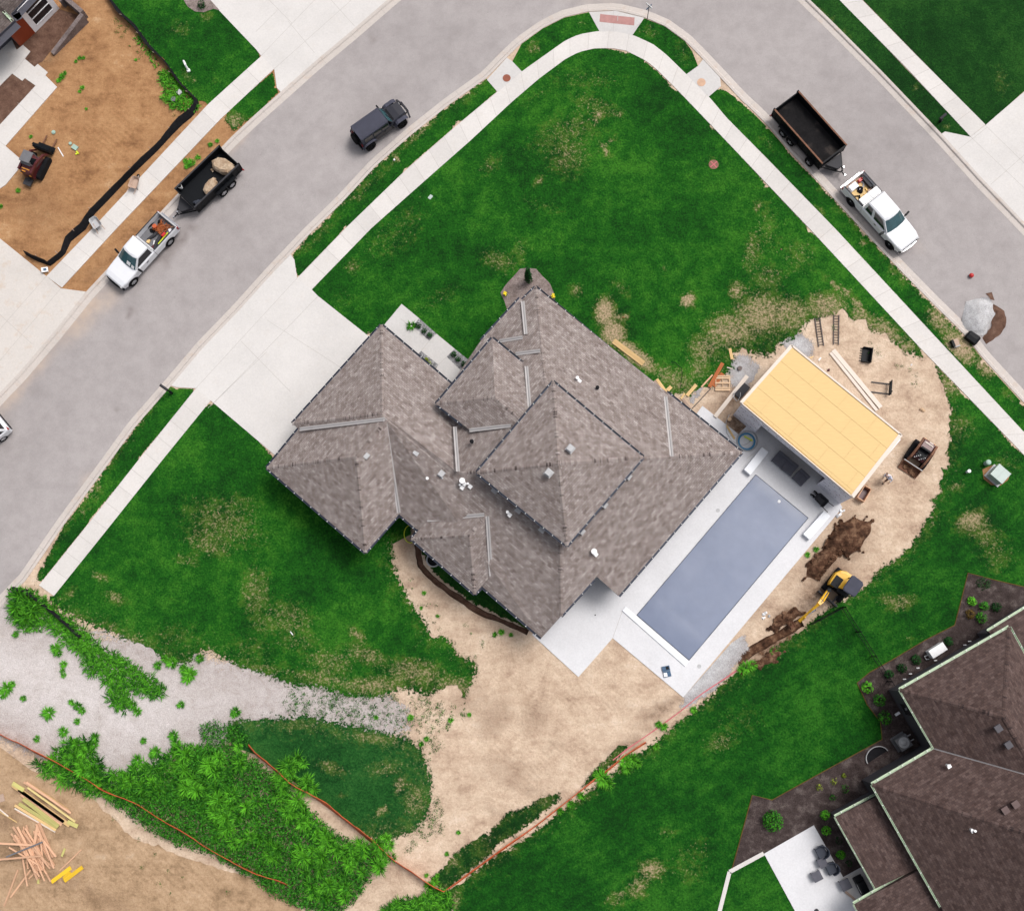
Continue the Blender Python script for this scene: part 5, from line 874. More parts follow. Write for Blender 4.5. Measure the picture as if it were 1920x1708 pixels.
# left pickup and its load
tk, xr, xc = pickup('pickup_truck', 'white two door pickup with tools in its bed, parked beside the orange clay lot', (209.5,527), (315.5,409), cab=1.35, L=None)
mb = MB(); mb.box((xc+2.02-.18, .26, 1.505), (.30, .34, .004), 0, 0, ry=.80); mb.build('paper_sheet', M['white'], tk); mb = MB(); mb.box((xc+1.86, .66, 1.44), (.26, .26, .004), 0, 0, ry=.80); mb.build('paper_sheet', M['white'], tk)
def load(t, name, label, cat, fn, mat, x, y, z, rz=0, group=None):
    mb = MB(); fn(mb); o = mb.build(name, mat, loc=inbed(t, x, y, z)); o.rotation_euler.z = t.rotation_euler.z+rz; return tag(o, label, cat, group)
r4 = random.Random(4)
def lump(n, s, jit=.35):
    def f(mb):
        for k in range(n):
            a = r4.uniform(0, 6.28); q = r4.uniform(0, s*.6); mb.ell((math.cos(a)*q, math.sin(a)*q, r4.uniform(.0, s*.35)), (s*r4.uniform(.35, .6), s*r4.uniform(.3, .55), s*r4.uniform(.25, .5)), 8, 5, 0, jit*.5, r4)
    return f
FZ = .70
bx = lambda *d: (lambda mb: mb.box((0, 0, d[2]/2), d))
load(tk, 'tarp_roll', 'long dark rolled tarp lying in the bed of the left pickup', 'tarp', lambda mb: mb.tube([(-.75,0,.14),(-.3,.04,.18),(.2,-.03,.17),(.75,.02,.13)], [.12,.16,.15,.11], 9), M['dgrey'], (xr+xc)/2+.3, .42, FZ, .25)
load(tk, 'tarp_roll', 'second dark rolled tarp under the brush pile in the left pickup', 'tarp', lambda mb: mb.tube([(-.7,0,.12),(0,.05,.15),(.6,-.05,.12)], [.1,.13,.1], 9), M['dgrey'], (xr+xc)/2+.25, -.12, FZ, -.1)
load(tk, 'brush_pile', 'heap of reddish brown cut brush in the left pickup bed', 'brush', lambda mb: [mb.tube([(r4.uniform(-.4,.4), r4.uniform(-.4,.4), r4.uniform(.0,.3)), (r4.uniform(-.55,.55), r4.uniform(-.5,.5), r4.uniform(.25,.5))], .02, 4) for k in range(90)] and lump(9, .45)(mb), M['redw'], xr+.75, .0, FZ)
load(tk, 'bucket', 'orange bucket among the brush in the left pickup bed', 'bucket', lambda mb: mb.cyl((0,0,0),(0,0,.36),.13,14,0,.16), M['orange'], xr+1.0, -.35, FZ+.2)
load(tk, 'fuel_can', 'red plastic fuel can in the bed of the left pickup', 'fuel can', lambda mb: (mb.box((0,0,.18),(.40,.24,.32),top=.85), mb.cyl((.12,0,.34),(.16,0,.44),.04,8)), M['red'], xr+1.05, .55, FZ+.1)
load(tk, 'spirit_level', 'long lime yellow spirit level against the bed side of the left pickup', 'level', bx(1.1,.07,.10), M['lime'], (xr+xc)/2+.05, .68, FZ+.25, .05)
load(tk, 'work_bag', 'black tool bag on the far side of the left pickup bed', 'bag', lump(4, .32), M['blackm'], (xr+xc)/2+.15, -.52, FZ)
load(tk, 'work_bag', 'small black bag by the tailgate corner of the left pickup', 'bag', lump(4, .30), M['blackm'], xr+.45, -.55, FZ)
for k, (x, y, c, m, l) in enumerate(((xc-.3, .5, (.3,.2,.16), 'maroon', 'dark red case behind the cab of the left pickup'), (xc-.35, -.1, (.28,.22,.14), 'pine', 'tan box behind the cab of the left pickup'), (xc-.5, .3, (.4,.08,.08), 'white', 'white offcut behind the cab of the left pickup'), (xr+.3, .4, (.10,.5,.08), 'pink', 'orange brown stick across the tailgate end of the left pickup'), (xr+.5, .6, (.3,.2,.12), 'tyvek', 'pale folded sheet by the tailgate of the left pickup'))):
    load(tk, ('case','box','offcut','stick','folded_sheet')[k], l, ('case','box','board','stick','sheet')[k], bx(*c), M[m], x, y, FZ+.06, .3*k)
# right pickup and its load
tk2, xr, xc = pickup('pickup_truck', 'white extended cab pickup with a toolbox across its bed, hitched below the long black trailer', (1709,458), (1598.4,333.5), cab=1.95, L=None, ext=True, wheels='blackm')
load(tk2, 'cooler', 'white cooler box at the tailgate end of the right pickup bed', 'cooler', lambda mb: (mb.box((0,0,.19),(.42,.62,.38)), mb.box((0,0,.40),(.45,.65,.06),top=.95)), M['white'], xr+.45, -.36, FZ+.08)
load(tk2, 'fuel_can', 'red fuel can at the tailgate corner of the right pickup bed', 'fuel can', lambda mb: (mb.box((0,0,.18),(.26,.30,.32),top=.8), mb.cyl((0,.08,.34),(0,.14,.42),.04,8)), M['red'], xr+.35, .38, FZ+.08)
load(tk2, 'work_bag', 'black and grey duffel bag in the middle of the right pickup bed', 'bag', lump(6, .36), M['blackm'], (xr+xc)/2-.15, -.05, FZ+.05)
load(tk2, 'hose', 'coiled pale hose beside the bag in the right pickup bed', 'hose', lambda mb: [mb.tube([(math.cos(a)*q, math.sin(a)*q, .05+.03*k) for a in [i*.449 for i in range(14)]], .03, 5, closed=True) for k, q in enumerate((.26,.22,.27))], M['lgrey'], (xr+xc)/2-.45, .25, FZ+.05)
load(tk2, 'jacket', 'pale blue jacket beside the cooler in the right pickup bed', 'jacket', lump(4, .26), M['tyvek'], xr+.72, -.05, FZ+.05)
load(tk2, 'plywood', 'tan plywood sheet on the right pickup bed floor', 'board', bx(1.5,1.2,.02), M['osb'], (xr+xc)/2-.1, -.05, FZ+.075, .04)
load(tk2, 'tool_tray', 'dark green tray along the far side of the right pickup bed', 'tray', bx(1.0,.22,.3), M['dgrey'], (xr+xc)/2-.3, .68, FZ+.1)
for k, (x, y, d, m, l) in enumerate(((.35,-.5,(.55,.1,.1),'blackm','black saw along the near side of the right pickup bed'), (.1,.35,(.25,.1,.08),'yellow','yellow tape case in the right pickup bed'), (.35,.0,(.3,.04,.04),'pine','short pine stick near the toolbox of the right pickup'), (.45,.5,(.5,.25,.12),'weath','brown board offcut beside the toolbox of the right pickup'), (.0,-.6,(.7,.08,.06),'blackm','black pry bar along the near bed side of the right pickup'))):
    load(tk2, ('saw','tape_case','stick','offcut','pry_bar')[k], l, ('saw','tape','stick','board','bar')[k], bx(*d), M[m], (xr+xc)/2+x, y, FZ+.1, .4*k-.6)
def trailer(label, rear, front, L, W, zf, zr, railmat, wheel_x, spare=None, floor='steelb', jack=True):
    A, B = P(*rear, zr), P(*front, zr); rz = math.atan2((B-A).y, (B-A).x); c = (A+B)/2; c.z = -.085; t = thing('dump_trailer', label, 'trailer', c, rz, 'black dump trailers'); h = L/2
    mb = MB(); mb.box((0, 0, zf-.04), (L, W, .08)); mb.build('floor', M[floor], t)
    mb = MB()
    for s in (-1, 1):
        mb.box((0, s*(W/2-.03), (zf+zr)/2), (L, .05, zr-zf))
        for k in range(9): mb.box((-h+.25+k*(L-.5)/8, s*(W/2+.02), (zf+zr)/2-.06), (.09, .07, zr-zf+.1))
        mb.box((0, s*(W/2-.02), zf-.16), (L, .10, .16))
    mb.build('side_wall', M['black'], t)
    for s in (-1, 1): r_ = MB(); r_.box((0, s*(W/2-.02), zr+.035), (L+.04, .11, .07)); r_.build('top_rail', M[railmat], t)
    mb = MB(); mb.box((h-.03, 0, (zf+zr)/2), (.06, W-.06, zr-zf)); mb.box((h-.02, 0, zr+.03), (.09, W, .06)); mb.build('front_wall', M['black'], t)
    for s in (-1, 1): mb = MB(); mb.box((-h+.03, s*(W/4-.01), (zf+zr)/2), (.06, W/2-.06, zr-zf)); mb.box((-h-.02, s*(W/2-.04), (zf+zr)/2), (.10, .10, zr-zf+.22)); mb.build('rear_door', M['black'], t)
    mb = MB(); tip = (h+1.45, 0, .52)
    for s in (-1, 1): mb.tube([(h-.1, s*W*.42, .52), (h+1.15, s*.06, .52)], .055, 6)
    mb.tube([(h+1.1, 0, .52), (h+1.6, 0, .50)], .05, 6); mb.tube([(h+.75, -.34, .53), (h+.75, .34, .53)], .04, 6); mb.build('tongue', M['black'], t)
    mb = MB(); mb.loft([[(h+.08, -W*.30, .50), (h+.08, W*.30, .50), (h+.85, .20, .50), (h+.85, -.20, .50)], [(h+.08, -W*.30, .86), (h+.08, W*.30, .86), (h+.85, .20, .80), (h+.85, -.20, .80)]]); mb.build('tongue_box', M['dgrey'], t)
    mb = MB(); mb.cyl((h+1.05, .12, .2), (h+1.05, .12, 1.0), .045, 10); mb.cyl((h+1.05, .12, 1.0), (h+1.05, .12, 1.04), .06, 10); mb.cyl((h+1.5, 0, .48), (h+1.5, 0, .62), .06, 10); mb.build('jack', M['chrome'], t)
    for x in wheel_x:
        for s in (-1, 1): wheel(t, x, s*(W/2+.16), .38, .22, s)
    for s in (-1, 1):
        mb = MB(); x0, x1 = min(wheel_x)-.5, max(wheel_x)+.5; mb.box(((x0+x1)/2, s*(W/2+.13), .83), (x1-x0, .30, .025))
        for x, a in ((x0, .7), (x1, -.7)): mb.box((x, s*(W/2+.13), .72), (.03, .30, .24))
        mb.build('fender', M['black'], t)
    if spare is not None: sp = wheel(t, spare[0], spare[1], .38, .22, -1, name='spare_wheel')
    for s in (-1, 1):
        mb = MB(); mb.box((-h-.03, s*(W/2+.05), zf-.12), (.08, .22, .12)); mb.build('tail_light', M['redlamp'], t)
    return t
tr1 = trailer('black dump trailer with two boulders in it, behind the left pickup', (429.5,290), (345,372), 4.55, 2.15, .72, 1.42, 'dgrey', (-.95,-.10), floor='black')
tr2 = trailer('long empty black dump trailer with rusty top rails on the right hand street', (1474.5,187.5), (1565.5,289.5), 5.35, 2.30, .72, 1.46, 'rust', (-1.15,-.30), spare=(1.75,-1.28))
def boulder(t, x, y, z, s, label, seed, rz=0):
    rg_ = random.Random(seed); mb = MB()
    base = [(-.95,-.25),(-.55,-.55),(.15,-.6),(.75,-.45),(1.0,.05),(.6,.5),(-.1,.55),(-.75,.35)]
    rings = []
    for zz, k, ox in ((0, .85, 0), (.25, 1.0, .02), (.55, .93, .03), (.68, .70, .05)): rings.append([(p[0]*s*k+ox+rg_.uniform(-.03,.03), p[1]*s*k+rg_.uniform(-.03,.03), zz*s+rg_.uniform(-.02,.03)) for p in base])
    mb.loft(rings); o = mb.build('boulder', M['stone'], loc=inbed(t, x, y, z)); o.rotation_euler = (rg_.uniform(-.1,.1), rg_.uniform(-.1,.1), t.rotation_euler.z+rz); return tag(o, label, 'boulder', 'boulders in the dump trailer')
boulder(tr1, -1.40, .20, .73, 1.0, 'large pale slab boulder at the tail end of the black trailer', 5, -1.35); boulder(tr1, .25, .55, .73, .74, 'smaller tan boulder against the trailer side nearest the sidewalk', 8, .25)
tr_r = tr1.rotation_euler.z
def inpx(t, name, label, cat, u, v, z, fn, mat, rz=0, group=None):
    mb = MB(); fn(mb); o = mb.build(name, mat if isinstance(mat, list) else M[mat], loc=P(u, v, z)); o.rotation_euler.z = rz; return tag(o, label, cat, group)
def bucket_fn(mb):
    n = 16; rings = [[(math.cos(2*math.pi*k/n)*r_, math.sin(2*math.pi*k/n)*r_, z) for k in range(n)] for r_, z in ((.02,.02),(.13,.0),(.16,.38),(.15,.38),(.12,.03),(.02,.03))]; mb.loft(rings, 0, cap=False)
inpx(tr1, 'bucket', 'white plastic bucket in the front corner of the black trailer', 'bucket', 339.5,352.5, .9, bucket_fn, 'white')
for k, (u, v, s, l) in enumerate(((398,320.5,.12,'small stone between the two boulders in the black trailer'),(404,337,.16,'pale rubble chunk in the middle of the black trailer'),(384,351.5,.10,'dark grey stone near the front of the black trailer'))):
    inpx(tr1, 'stone', l, 'stone', u, v, .72, lump(2, s*1.6), 'stone' if k < 2 else 'grey', group='small stones in the dump trailer')
inpx(tr1, 'tarp', 'crumpled dark blue tarp in the front right corner of the black trailer', 'tarp', 373,380, .78, lump(7, .42), 'navy')
# jeep-like off-roader
A, B = P(668,261,1.0), P(750,203,1.0); rz = math.atan2((B-A).y, (B-A).x); A = P(660.5,264,.9); B = P(763,202,.6); c = (A+B)/2; c.z = -.085
jp = thing('off_road_car', 'boxy dark navy off road car with a canvas top parked along the kerb', 'car', c, rz)
mb = MB(); mb.loft([[(x, -w_, .50), (x, -w_, 1.10), (x, -w_+.06, 1.17), (x, w_-.06, 1.17), (x, w_, 1.10), (x, w_, .50)] for x, w_ in ((-2.0,.78),(.62,.78),(.80,.74))])
mb.loft([[(x, -w_, .55), (x, -w_, z), (x, -w_+.08, z+.07), (x, w_-.08, z+.07), (x, w_, z), (x, w_, .55)] for x, w_, z in ((.80,.68,1.10),(1.5,.62,1.09),(1.98,.56,1.03),(2.02,.54,1.0))]); mb.build('body', M['jeep'], jp)
mb = MB(); mb.loft([[(x, -w_, 1.15), (x, -w_+.08, 1.78), (x, -w_+.17, 1.85), (x, 0, 1.875), (x, w_-.17, 1.85), (x, w_-.08, 1.78), (x, w_, 1.15)] for x, w_ in ((-1.98,.77),(-1.9,.78),(.32,.78),(.42,.77))])
for k in range(-5, 6): mb.box((-.8, k*.11, 1.872-.002*abs(k)), (2.2, .012, .012))
mb.build('canvas_top', M['top'], jp)
mb = MB(); q = [(.80,-.70,1.18),(.80,.70,1.18),(.46,.66,1.82),(.46,-.66,1.82)]; mb.add([Vector(p) for p in q]+[Vector(p)+Vector((-.06,0,0)) for p in q], [(0,1,2,3),(4,7,6,5),(0,4,5,1),(2,6,7,3),(1,5,6,2),(0,3,7,4)]); mb.build('windscreen_frame', M['jeep'], jp)
mb = MB(); quad3(mb, inset(q, .10), .008); mb.build('windscreen', M['wind'], jp)
mb = MB()
for k in (-.3, .25): mb.tube([(.84, k, 1.2), (.66, k+.35, 1.5)], .015, 5)
mb.box((.95, 0, 1.2), (.12, 1.0, .03)); mb.build('wiper', M['black'], jp)
mb = MB(); mb.box((-1.99, 0, 1.48), (.02, 1.1, .42)); mb.build('rear_window', M['glass'], jp)
for s in (-1, 1):
    for x0, x1 in ((-1.75,-1.05),(-.95,-.30),(-.22,.36)): mb = MB(); mb.box(((x0+x1)/2, s*.755, 1.46), (x1-x0, .03, .40), rx=s*.13); mb.build('side_window', M['glass'], jp)
    for x0, x1 in ((-.95,-.18),(-.14,.60)):
        mb = MB(); mb.box(((x0+x1)/2, s*.785, .82), (x1-x0-.02, .02, .56)); d_ = mb.build('door', M['jeep'], jp); mb = MB(); mb.box((x0+.1, s*.80, 1.0), (.14, .03, .05)); mb.build('door_handle', M['black'], d_)
    for x in (1.42, -1.48):
        mb = MB(); mb.loft([[(x+dx, s*.66, z), (x+dx, s*.95, z-.02), (x+dx, s*.95, z-.08), (x+dx, s*.66, z-.08)] for dx, z in ((-.62,.72),(-.45,1.0),(-.3,1.08),(.3,1.08),(.42,1.03),(.56,.90))][::1]); mb.build('fender', M['top'], jp)
        wheel(jp, x, s*.80, .42, .29, s, rimmat='blackm')
    mb = MB(); mb.box((.56, s*.98, 1.28), (.10, .24, .20)); mb.box((.58, s*.84, 1.2), (.05, .14, .05)); mb.build('mirror', M['black'], jp)
    mb = MB(); mb.cyl((2.0, s*.38, .92), (2.06, s*.38, .92), .11, 14); mb.build('headlight', M['lgrey'], jp)
    mb = MB(); mb.box((-2.03, s*.66, .95), (.07, .16, .22)); mb.build('tail_light', M['redlamp'], jp)
mb = MB(); mb.loft([[(2.22-abs(y)**2*.22, y, .55), (2.36-abs(y)**2*.22, y, .58), (2.34-abs(y)**2*.22, y, .76), (2.2-abs(y)**2*.22, y, .76)] for y in (-.86,-.5,-.2,.2,.5,.86)]); mb.tube([(2.05, -.4, .6),(2.25, -.4, .65)], .05, 6); mb.tube([(2.05, .4, .6),(2.25, .4, .65)], .05, 6); mb.tube([(2.3,-.45,.76),(2.28,-.4,.95),(2.28,.4,.95),(2.3,.45,.76)], .03, 6); mb.build('bumper', M['dgrey'], jp)
mb = MB(); mb.box((-2.12, 0, .62), (.14, 1.5, .18)); mb.build('bumper', M['black'], jp)
sp = wheel(jp, -2.18, .05, .42, .27, -1, rimmat='blackm', name='spare_wheel'); sp.rotation_euler = (0, 0, -math.pi/2); sp.location.z = 1.0
# white car cut by the left edge
A, B = P(3,787,.9), P(-84,860,.9); rz = math.atan2((B-A).y, (B-A).x); d = (B-A).normalized(); c = A+d*2.3; c.z = -.085
sv = thing('parked_car', 'white car with red tail lights, cut off by the left photo edge', 'car', c, rz); W = .92
mb = MB(); mb.loft([ring_pts(x, w_, .35, z, .12) for x, w_, z in ((-2.3,.80,.88),(-2.18,.90,1.02),(-1.6,W,1.06),(1.0,W,1.04),(2.0,.86,.90),(2.28,.70,.78))]); bt = [(-2.1,-.84,1.02),(1.05,-.86,1.03),(1.05,.86,1.03),(-2.1,.84,1.02)]; tt = [(-1.72,-.66,1.60),(.2,-.68,1.62),(.2,.68,1.62),(-1.72,.66,1.60)]
mb.loft([bt, tt, [(x*.94, y*.86, z+.05) for x, y, z in tt]]); mb.build('body', M['carwhite'], sv)
for i, nm in ((0,'side_window'),(1,'windscreen'),(2,'side_window'),(3,'rear_window')):
    j = (i+1) % 4; mb = MB(); quad3(mb, inset([bt[i], bt[j], tt[j], tt[i]], .13), .01); mb.build(nm, M['glass'], sv)
for s in (-1, 1):
    mb = MB(); mb.box((-2.20, s*.72, .92), (.14, .30, .14), s*.3); mb.build('tail_light', M['redlamp'], sv)
    for x in (-1.4, 1.4): wheel(sv, x, s*.82, .34, .22, s)
    mb = MB(); mb.box((.72, s*1.0, 1.08), (.12, .2, .14)); mb.build('mirror', M['black'], sv)
mb = MB(); mb.box((-2.28, 0, .52), (.14, 1.6, .22)); mb.build('bumper', M['black'], sv)
# mini excavator
c = P(1571,1097,0); ex = thing('mini_excavator', 'yellow mini excavator with a black canopy digging the trench by the pool', 'excavator', c, 0)
tA = ang((1520,1130),(1600,1035))
R2_ = lambda x, y, a: (x*math.cos(a)-y*math.sin(a), x*math.sin(a)+y*math.cos(a))
for s in (-1, 1):
    mb = MB(); n = 16; pr = [(math.cos(2*math.pi*k/n)*.22+(.72 if math.cos(2*math.pi*k/n) > 0 else -.72), math.sin(2*math.pi*k/n)*.22+.24) for k in range(n)]
    L_ = []
    for y in (s*.62-.17, s*.62+.17): L_.append([(*R2_(x, y, tA), z) for x, z in pr])
    mb.loft(L_); 
    for k in range(11): x = -.8+k*.16; mb.box((*R2_(x, s*.62, tA), .475), (.06, .34, .04), tA)
    mb.build('track', M['blackm'], ex)
mb = MB(); mb.box((0, 0, .45), (1.1, .95, .3), tA); mb.cyl((0,0,.55),(0,0,.72),.42,18); mb.build('undercarriage', M['black'], ex)
mb = MB(); p = R2_(-1.25, 0, tA); mb.box((*p, .28), (.10, 1.6, .42), tA)
for s in (-.4, .4): mb.box((*R2_(-.95, s, tA), .32), (.6, .1, .1), tA)
mb.build('dozer_blade', M['dgrey'], ex)
hA = ang((1572,1095),(1553,1120)); hA = ang((1590,1080),(1545,1115)) ; hA = ang((1577,1082),(1550,1120))
def H_(x, y): return R2_(x, y, hA)
mb = MB(); out = [(.55,.72),(.30,.80),(-.35,.82),(-.72,.62),(-.90,.25),(-.90,-.25),(-.72,-.62),(-.45,-.74),(.25,-.74),(.30,-.2)]
def ringz(z, k=1.0): return [(*H_(x*k, -y*k), z) for x, y in out]
mb.loft([ringz(.74), ringz(1.15), ringz(1.27, .95), ringz(1.30, .80)]); mb.build('engine_cover', M['yellow'], ex)
mb = MB(); mb.box((*H_(.12, -.40), 1.30), (.78, .55, .12), hA); mb.box((*H_(.1, .34), 1.02), (1.0, .8, .46), hA); mb.cyl((*H_(.28,-.3),1.35),(*H_(.28,-.3),1.40),.05,8); mb.build('console', M['black'], ex)
mb = MB(); q = [(.48,.88),(.52,.10),(.38,-.02),(-.62,-.02),(-.72,.12),(-.70,.80),(-.55,.95),(.30,.95)]
mb.loft([[(*H_(x*1.0, y*1.0), z) for x, y in q] for z in (2.28, 2.34)]+[[(*H_(x*.9-.02, .45+(y-.45)*.9), 2.38) for x, y in q]]); mb.build('canopy', M['top'], ex)
mb = MB()
for x, y in ((.40,.82),(.42,.10),(-.55,.08),(-.55,.82)): mb.tube([(*H_(x, y), .8), (*H_(x, y), 2.3)], .035, 6)
mb.build('canopy_post', M['black'], ex)
mb = MB(); mb.box((*H_(-.2,.45),1.28),(.45,.5,.14),hA); mb.box((*H_(-.42,.45),1.5),(.12,.5,.5),hA); mb.build('seat', M['black'], ex)
def at(u, v, z): return P(u, v, z)-c
def beam(name, a, b, w0, w1, h0, h1, mat):
    a, b = Vector(a), Vector(b); t_ = (b-a).normalized(); n = Vector((-t_.y, t_.x, 0)).normalized(); up_ = t_.cross(n)*-1; up_ = up_ if up_.z > 0 else -up_
    mb = MB(); mb.hexa([a-n*w0/2-up_*h0/2, b-n*w1/2-up_*h1/2, b+n*w1/2-up_*h1/2, a+n*w0/2-up_*h0/2, a-n*w0/2+up_*h0/2, b-n*w1/2+up_*h1/2, b+n*w1/2+up_*h1/2, a+n*w0/2+up_*h0/2]); return mb.build(name, M[mat], ex)
sw_ = at(1553,1107,.95); e1 = at(1540,1127,1.75); e2 = at(1534,1133,1.85); e3 = at(1498.5,1164,.75); bk_ = at(1484,1172,.05)
mb = MB(); mb.cyl(sw_-Vector((0,0,.3)), sw_+Vector((0,0,.3)), .14, 12); mb.tube([at(1556,1101,.9), sw_], .12, 8); mb.build('swing_post', M['black'], ex)
beam('boom', sw_, e1, .20, .30, .25, .34, 'yellow'); beam('boom', e1, e2, .30, .22, .34, .24, 'yellow'); beam('dipper_arm', e2, at(1512,1152,1.2), .17, .13, .24, .2, 'yellow'); beam('dipper_arm', at(1512,1152,1.2), e3, .15, .17, .2, .16, 'yellow')
for a, b, m in ((at(1552,1110,1.2), at(1541,1128,2.02), 'chrome'), (at(1529,1143,1.9), at(1516,1152,1.5), 'chrome'), (at(1510,1157,1.25), at(1500,1167,.6), 'yellow')): mb = MB(); mb.tube([a, (a+b)/2], .055, 8); mb.tube([(a+b)/2, b], .03, 8); mb.build('hydraulic_ram', M[m], ex)
mb = MB(); bA = ang((1498,1164),(1478,1175)); a_ = [(math.cos(t_)*.26, math.sin(t_)*.26) for t_ in [math.radians(-150+k*28) for k in range(8)]]
rot = Matrix.Rotation(bA, 4, 'Z') @ Matrix.Rotation(math.pi/2, 4, 'X')
ring = [[(x*k, z*k, s) for x, z, k, s in ((p[0], p[1], 1, -.22), (p[0], p[1], 1, .22), (p[0], p[1], .9, .22), (p[0], p[1], .9, -.22))] for p in a_]; mb.loft(ring)
mb.v = [tuple(rot @ Vector(v_)+bk_+Vector((0,0,.2))) for v_ in mb.v]; mb.build('bucket', M['rust'], ex)
# skid steers
def skid(label, mid, fwd, L, colour, tool, mat_b, zc=0):
    c = P(*mid, .8); c.z = zc; a = ang(mid, fwd); t = thing('skid_steer', label, 'skid steer', c, a); h = L/2; m = M[colour]
    for s in (-1, 1):
        mb = MB(); n = 16; pr = [(math.cos(2*math.pi*k/n)*.28+(h-.40 if math.cos(2*math.pi*k/n) > 0 else -h+.40), math.sin(2*math.pi*k/n)*.28+.29) for k in range(n)]
        mb.loft([[(x, y, z) for x, z in pr] for y in (s*.62-.16, s*.62+.16)])
        for k in range(9): mb.box((-h+.45+k*(L-.9)/8, s*.62, .585), (.07, .32, .04))
        mb.build('track', M['blackm'], t)
        mb = MB(); mb.loft([[(x, s*.52-.07, z-.10), (x, s*.52+.07, z-.10), (x, s*.52+.07, z+.10), (x, s*.52-.07, z+.10)] for x, z in ((-h+.1,1.32),(-.1,1.36),(h-.25,.95),(h+.05,.45))]); mb.build('lift_arm', m if tool == 'forks' else M['rust'], t)
    mb = MB(); mb.loft([[(x, -.45, .35), (x, .45, .35), (x, .45, z), (x, .38, z+.08), (x, -.38, z+.08), (x, -.45, z)] for x, z in ((-h,1.05),(-h+.15,1.25),(-h+.75,1.28),(-h+.8,.9),(h-.45,.62))]); mb.build('body', m, t)
    mb = MB(); mb.box((-h+.28, 0, 1.36), (.08, .62, .03)); mb.box((-h+.12, .1, 1.30), (.10, .3, .03)); mb.build('engine_grille', M['amber' if tool == 'forks' else 'pine_p'], t)
    for s in (-1, 1): mb = MB(); mb.box((-h-.02, s*.36, 1.0), (.06, .14, .12)); mb.build('tail_light', M['amber'], t)
    if tool == 'forks':
        mb = MB(); mb.box((-.02, 0, 1.98), (.85, .80, .05)); mb.box((-.42, 0, 1.70), (.30, .78, .05), 0, 0, ry=-.7)
        for x in (-.4, .38):
            for y in (-.38, .38): mb.tube([(x, y, .7), (x, y, 1.97)], .035, 6)
        mb.build('cab_roof', M['grey'], t); mb = MB(); mb.box((.0, 0, .95), (.5, .5, .3)); mb.build('seat', M['black'], t)
        mb = MB(); mb.box((h+.20, 0, .55), (.16, 1.35, .62)); mb.box((h+.30, 0, .90), (.20, 1.40, .10)); mb.box((h+.5, 0, .24), (.5, 1.4, .05)); mb.box((h+.38,0,.45),(.3,1.3,.06)); mb.build('bucket', M['black'], t)
        for s in (-.42, .42): mb = MB(); mb.box((h+.95, s, .20), (1.0, .10, .05)); mb.build('fork', M['rust'], t)
        mb = MB(); mb.box((-h-.35, 0, .35), (.55, .62, .12), 0, 0); mb.box((-h-.1, 0, .42), (.3, .2, .12)); mb.build('rear_step', M['dgrey'], t)
    else:
        mb = MB(); mb.box((.12, 0, 1.16), (.65, .70, .06)); mb.box((-.16, 0, 1.36), (.12, .70, .42))
        for k in range(7): mb.box((.20+.08*(k % 3), -.30+.1*k, 1.24), (.07, .05, .10))
        mb.build('control_panel', M['black'], t)
        mb = MB()
        for k in range(8): mb.cyl((.42-.11*(k % 4)+.2, -.34+.09*k, 1.18), (.42-.11*(k % 4)+.2, -.34+.09*k, 1.27), .035, 8)
        mb.build('lever', M['lgrey'], t)
        mb = MB(); mb.loft([[(h+.02, y, .10), (h+.62, y, .06), (h+.62, y, .10), (h+.10, y, .16), (h+.06, y, .62), (h+.02, y, .62)] for y in (-.70, .70)])
        for s in (-1, 1): mb.prism([(0,0)]*3, 0, 0) if 0 else mb.hexa([(h+.02, s*.70-.02, .08), (h+.62, s*.70-.02, .06), (h+.62, s*.70+.02, .06), (h+.02, s*.70+.02, .08), (h+.02, s*.70-.02, .62), (h+.30, s*.70-.02, .40), (h+.30, s*.70+.02, .40), (h+.02, s*.70+.02, .62)])
        b_ = mb.build('bucket', M[mat_b], t); mb = MB(); mb.box((h+.04, 0, .64), (.06, 1.44, .04)); mb.build('bucket_edge', M['lgrey'], b_)
        mb = MB(); r_ = random.Random(2); [mb.ell((h+.32+r_.uniform(-.16,.16), r_.uniform(-.5,.5), .14), (.16,.18,.12), 7, 4, 0, .2, r_) for k in range(16)]; mb.build('soil_load', M['soil_wet'], b_)
    return t
skid('maroon skid steer with a grey cab roof and bucket, on the orange clay', (63,306), (76,280), 2.1, 'maroon', 'forks', None)
skid('open mini loader with red engine cover and muddy bucket beside the pool house', (1728,850), (1708,880), 1.85, 'maroon', 'bucket', 'rust')
# ------------------------------------------------------------------ small things on the ground
def item(name, label, cat, u, v, fn, mat, z=0.0, rz=0.0, group=None, smooth=False):
    mb = MB(); fn(mb); o = mb.build(name, [M[m] for m in ([mat] if isinstance(mat, str) else mat)], loc=P(u, v, z), smooth=smooth); o.rotation_euler.z = rz; return tag(o, label, cat, group)
def board(name, label, a, b, wd, mat, z=.0, th=.04, group=None, cat='board', tilt=0):
    A, B = P(*a, z), P(*b, z); L = (B-A).length; mb = MB(); mb.box((0, 0, th/2), (L, wd, th)); o = mb.build(name, M[mat], loc=(A+B)/2); o.rotation_euler = (tilt, 0, math.atan2((B-A).y, (B-A).x)); return tag(o, label, cat, group)
def disc(r, h, n=22): return lambda mb: mb.cyl((0,0,0), (0,0,h), r, n)
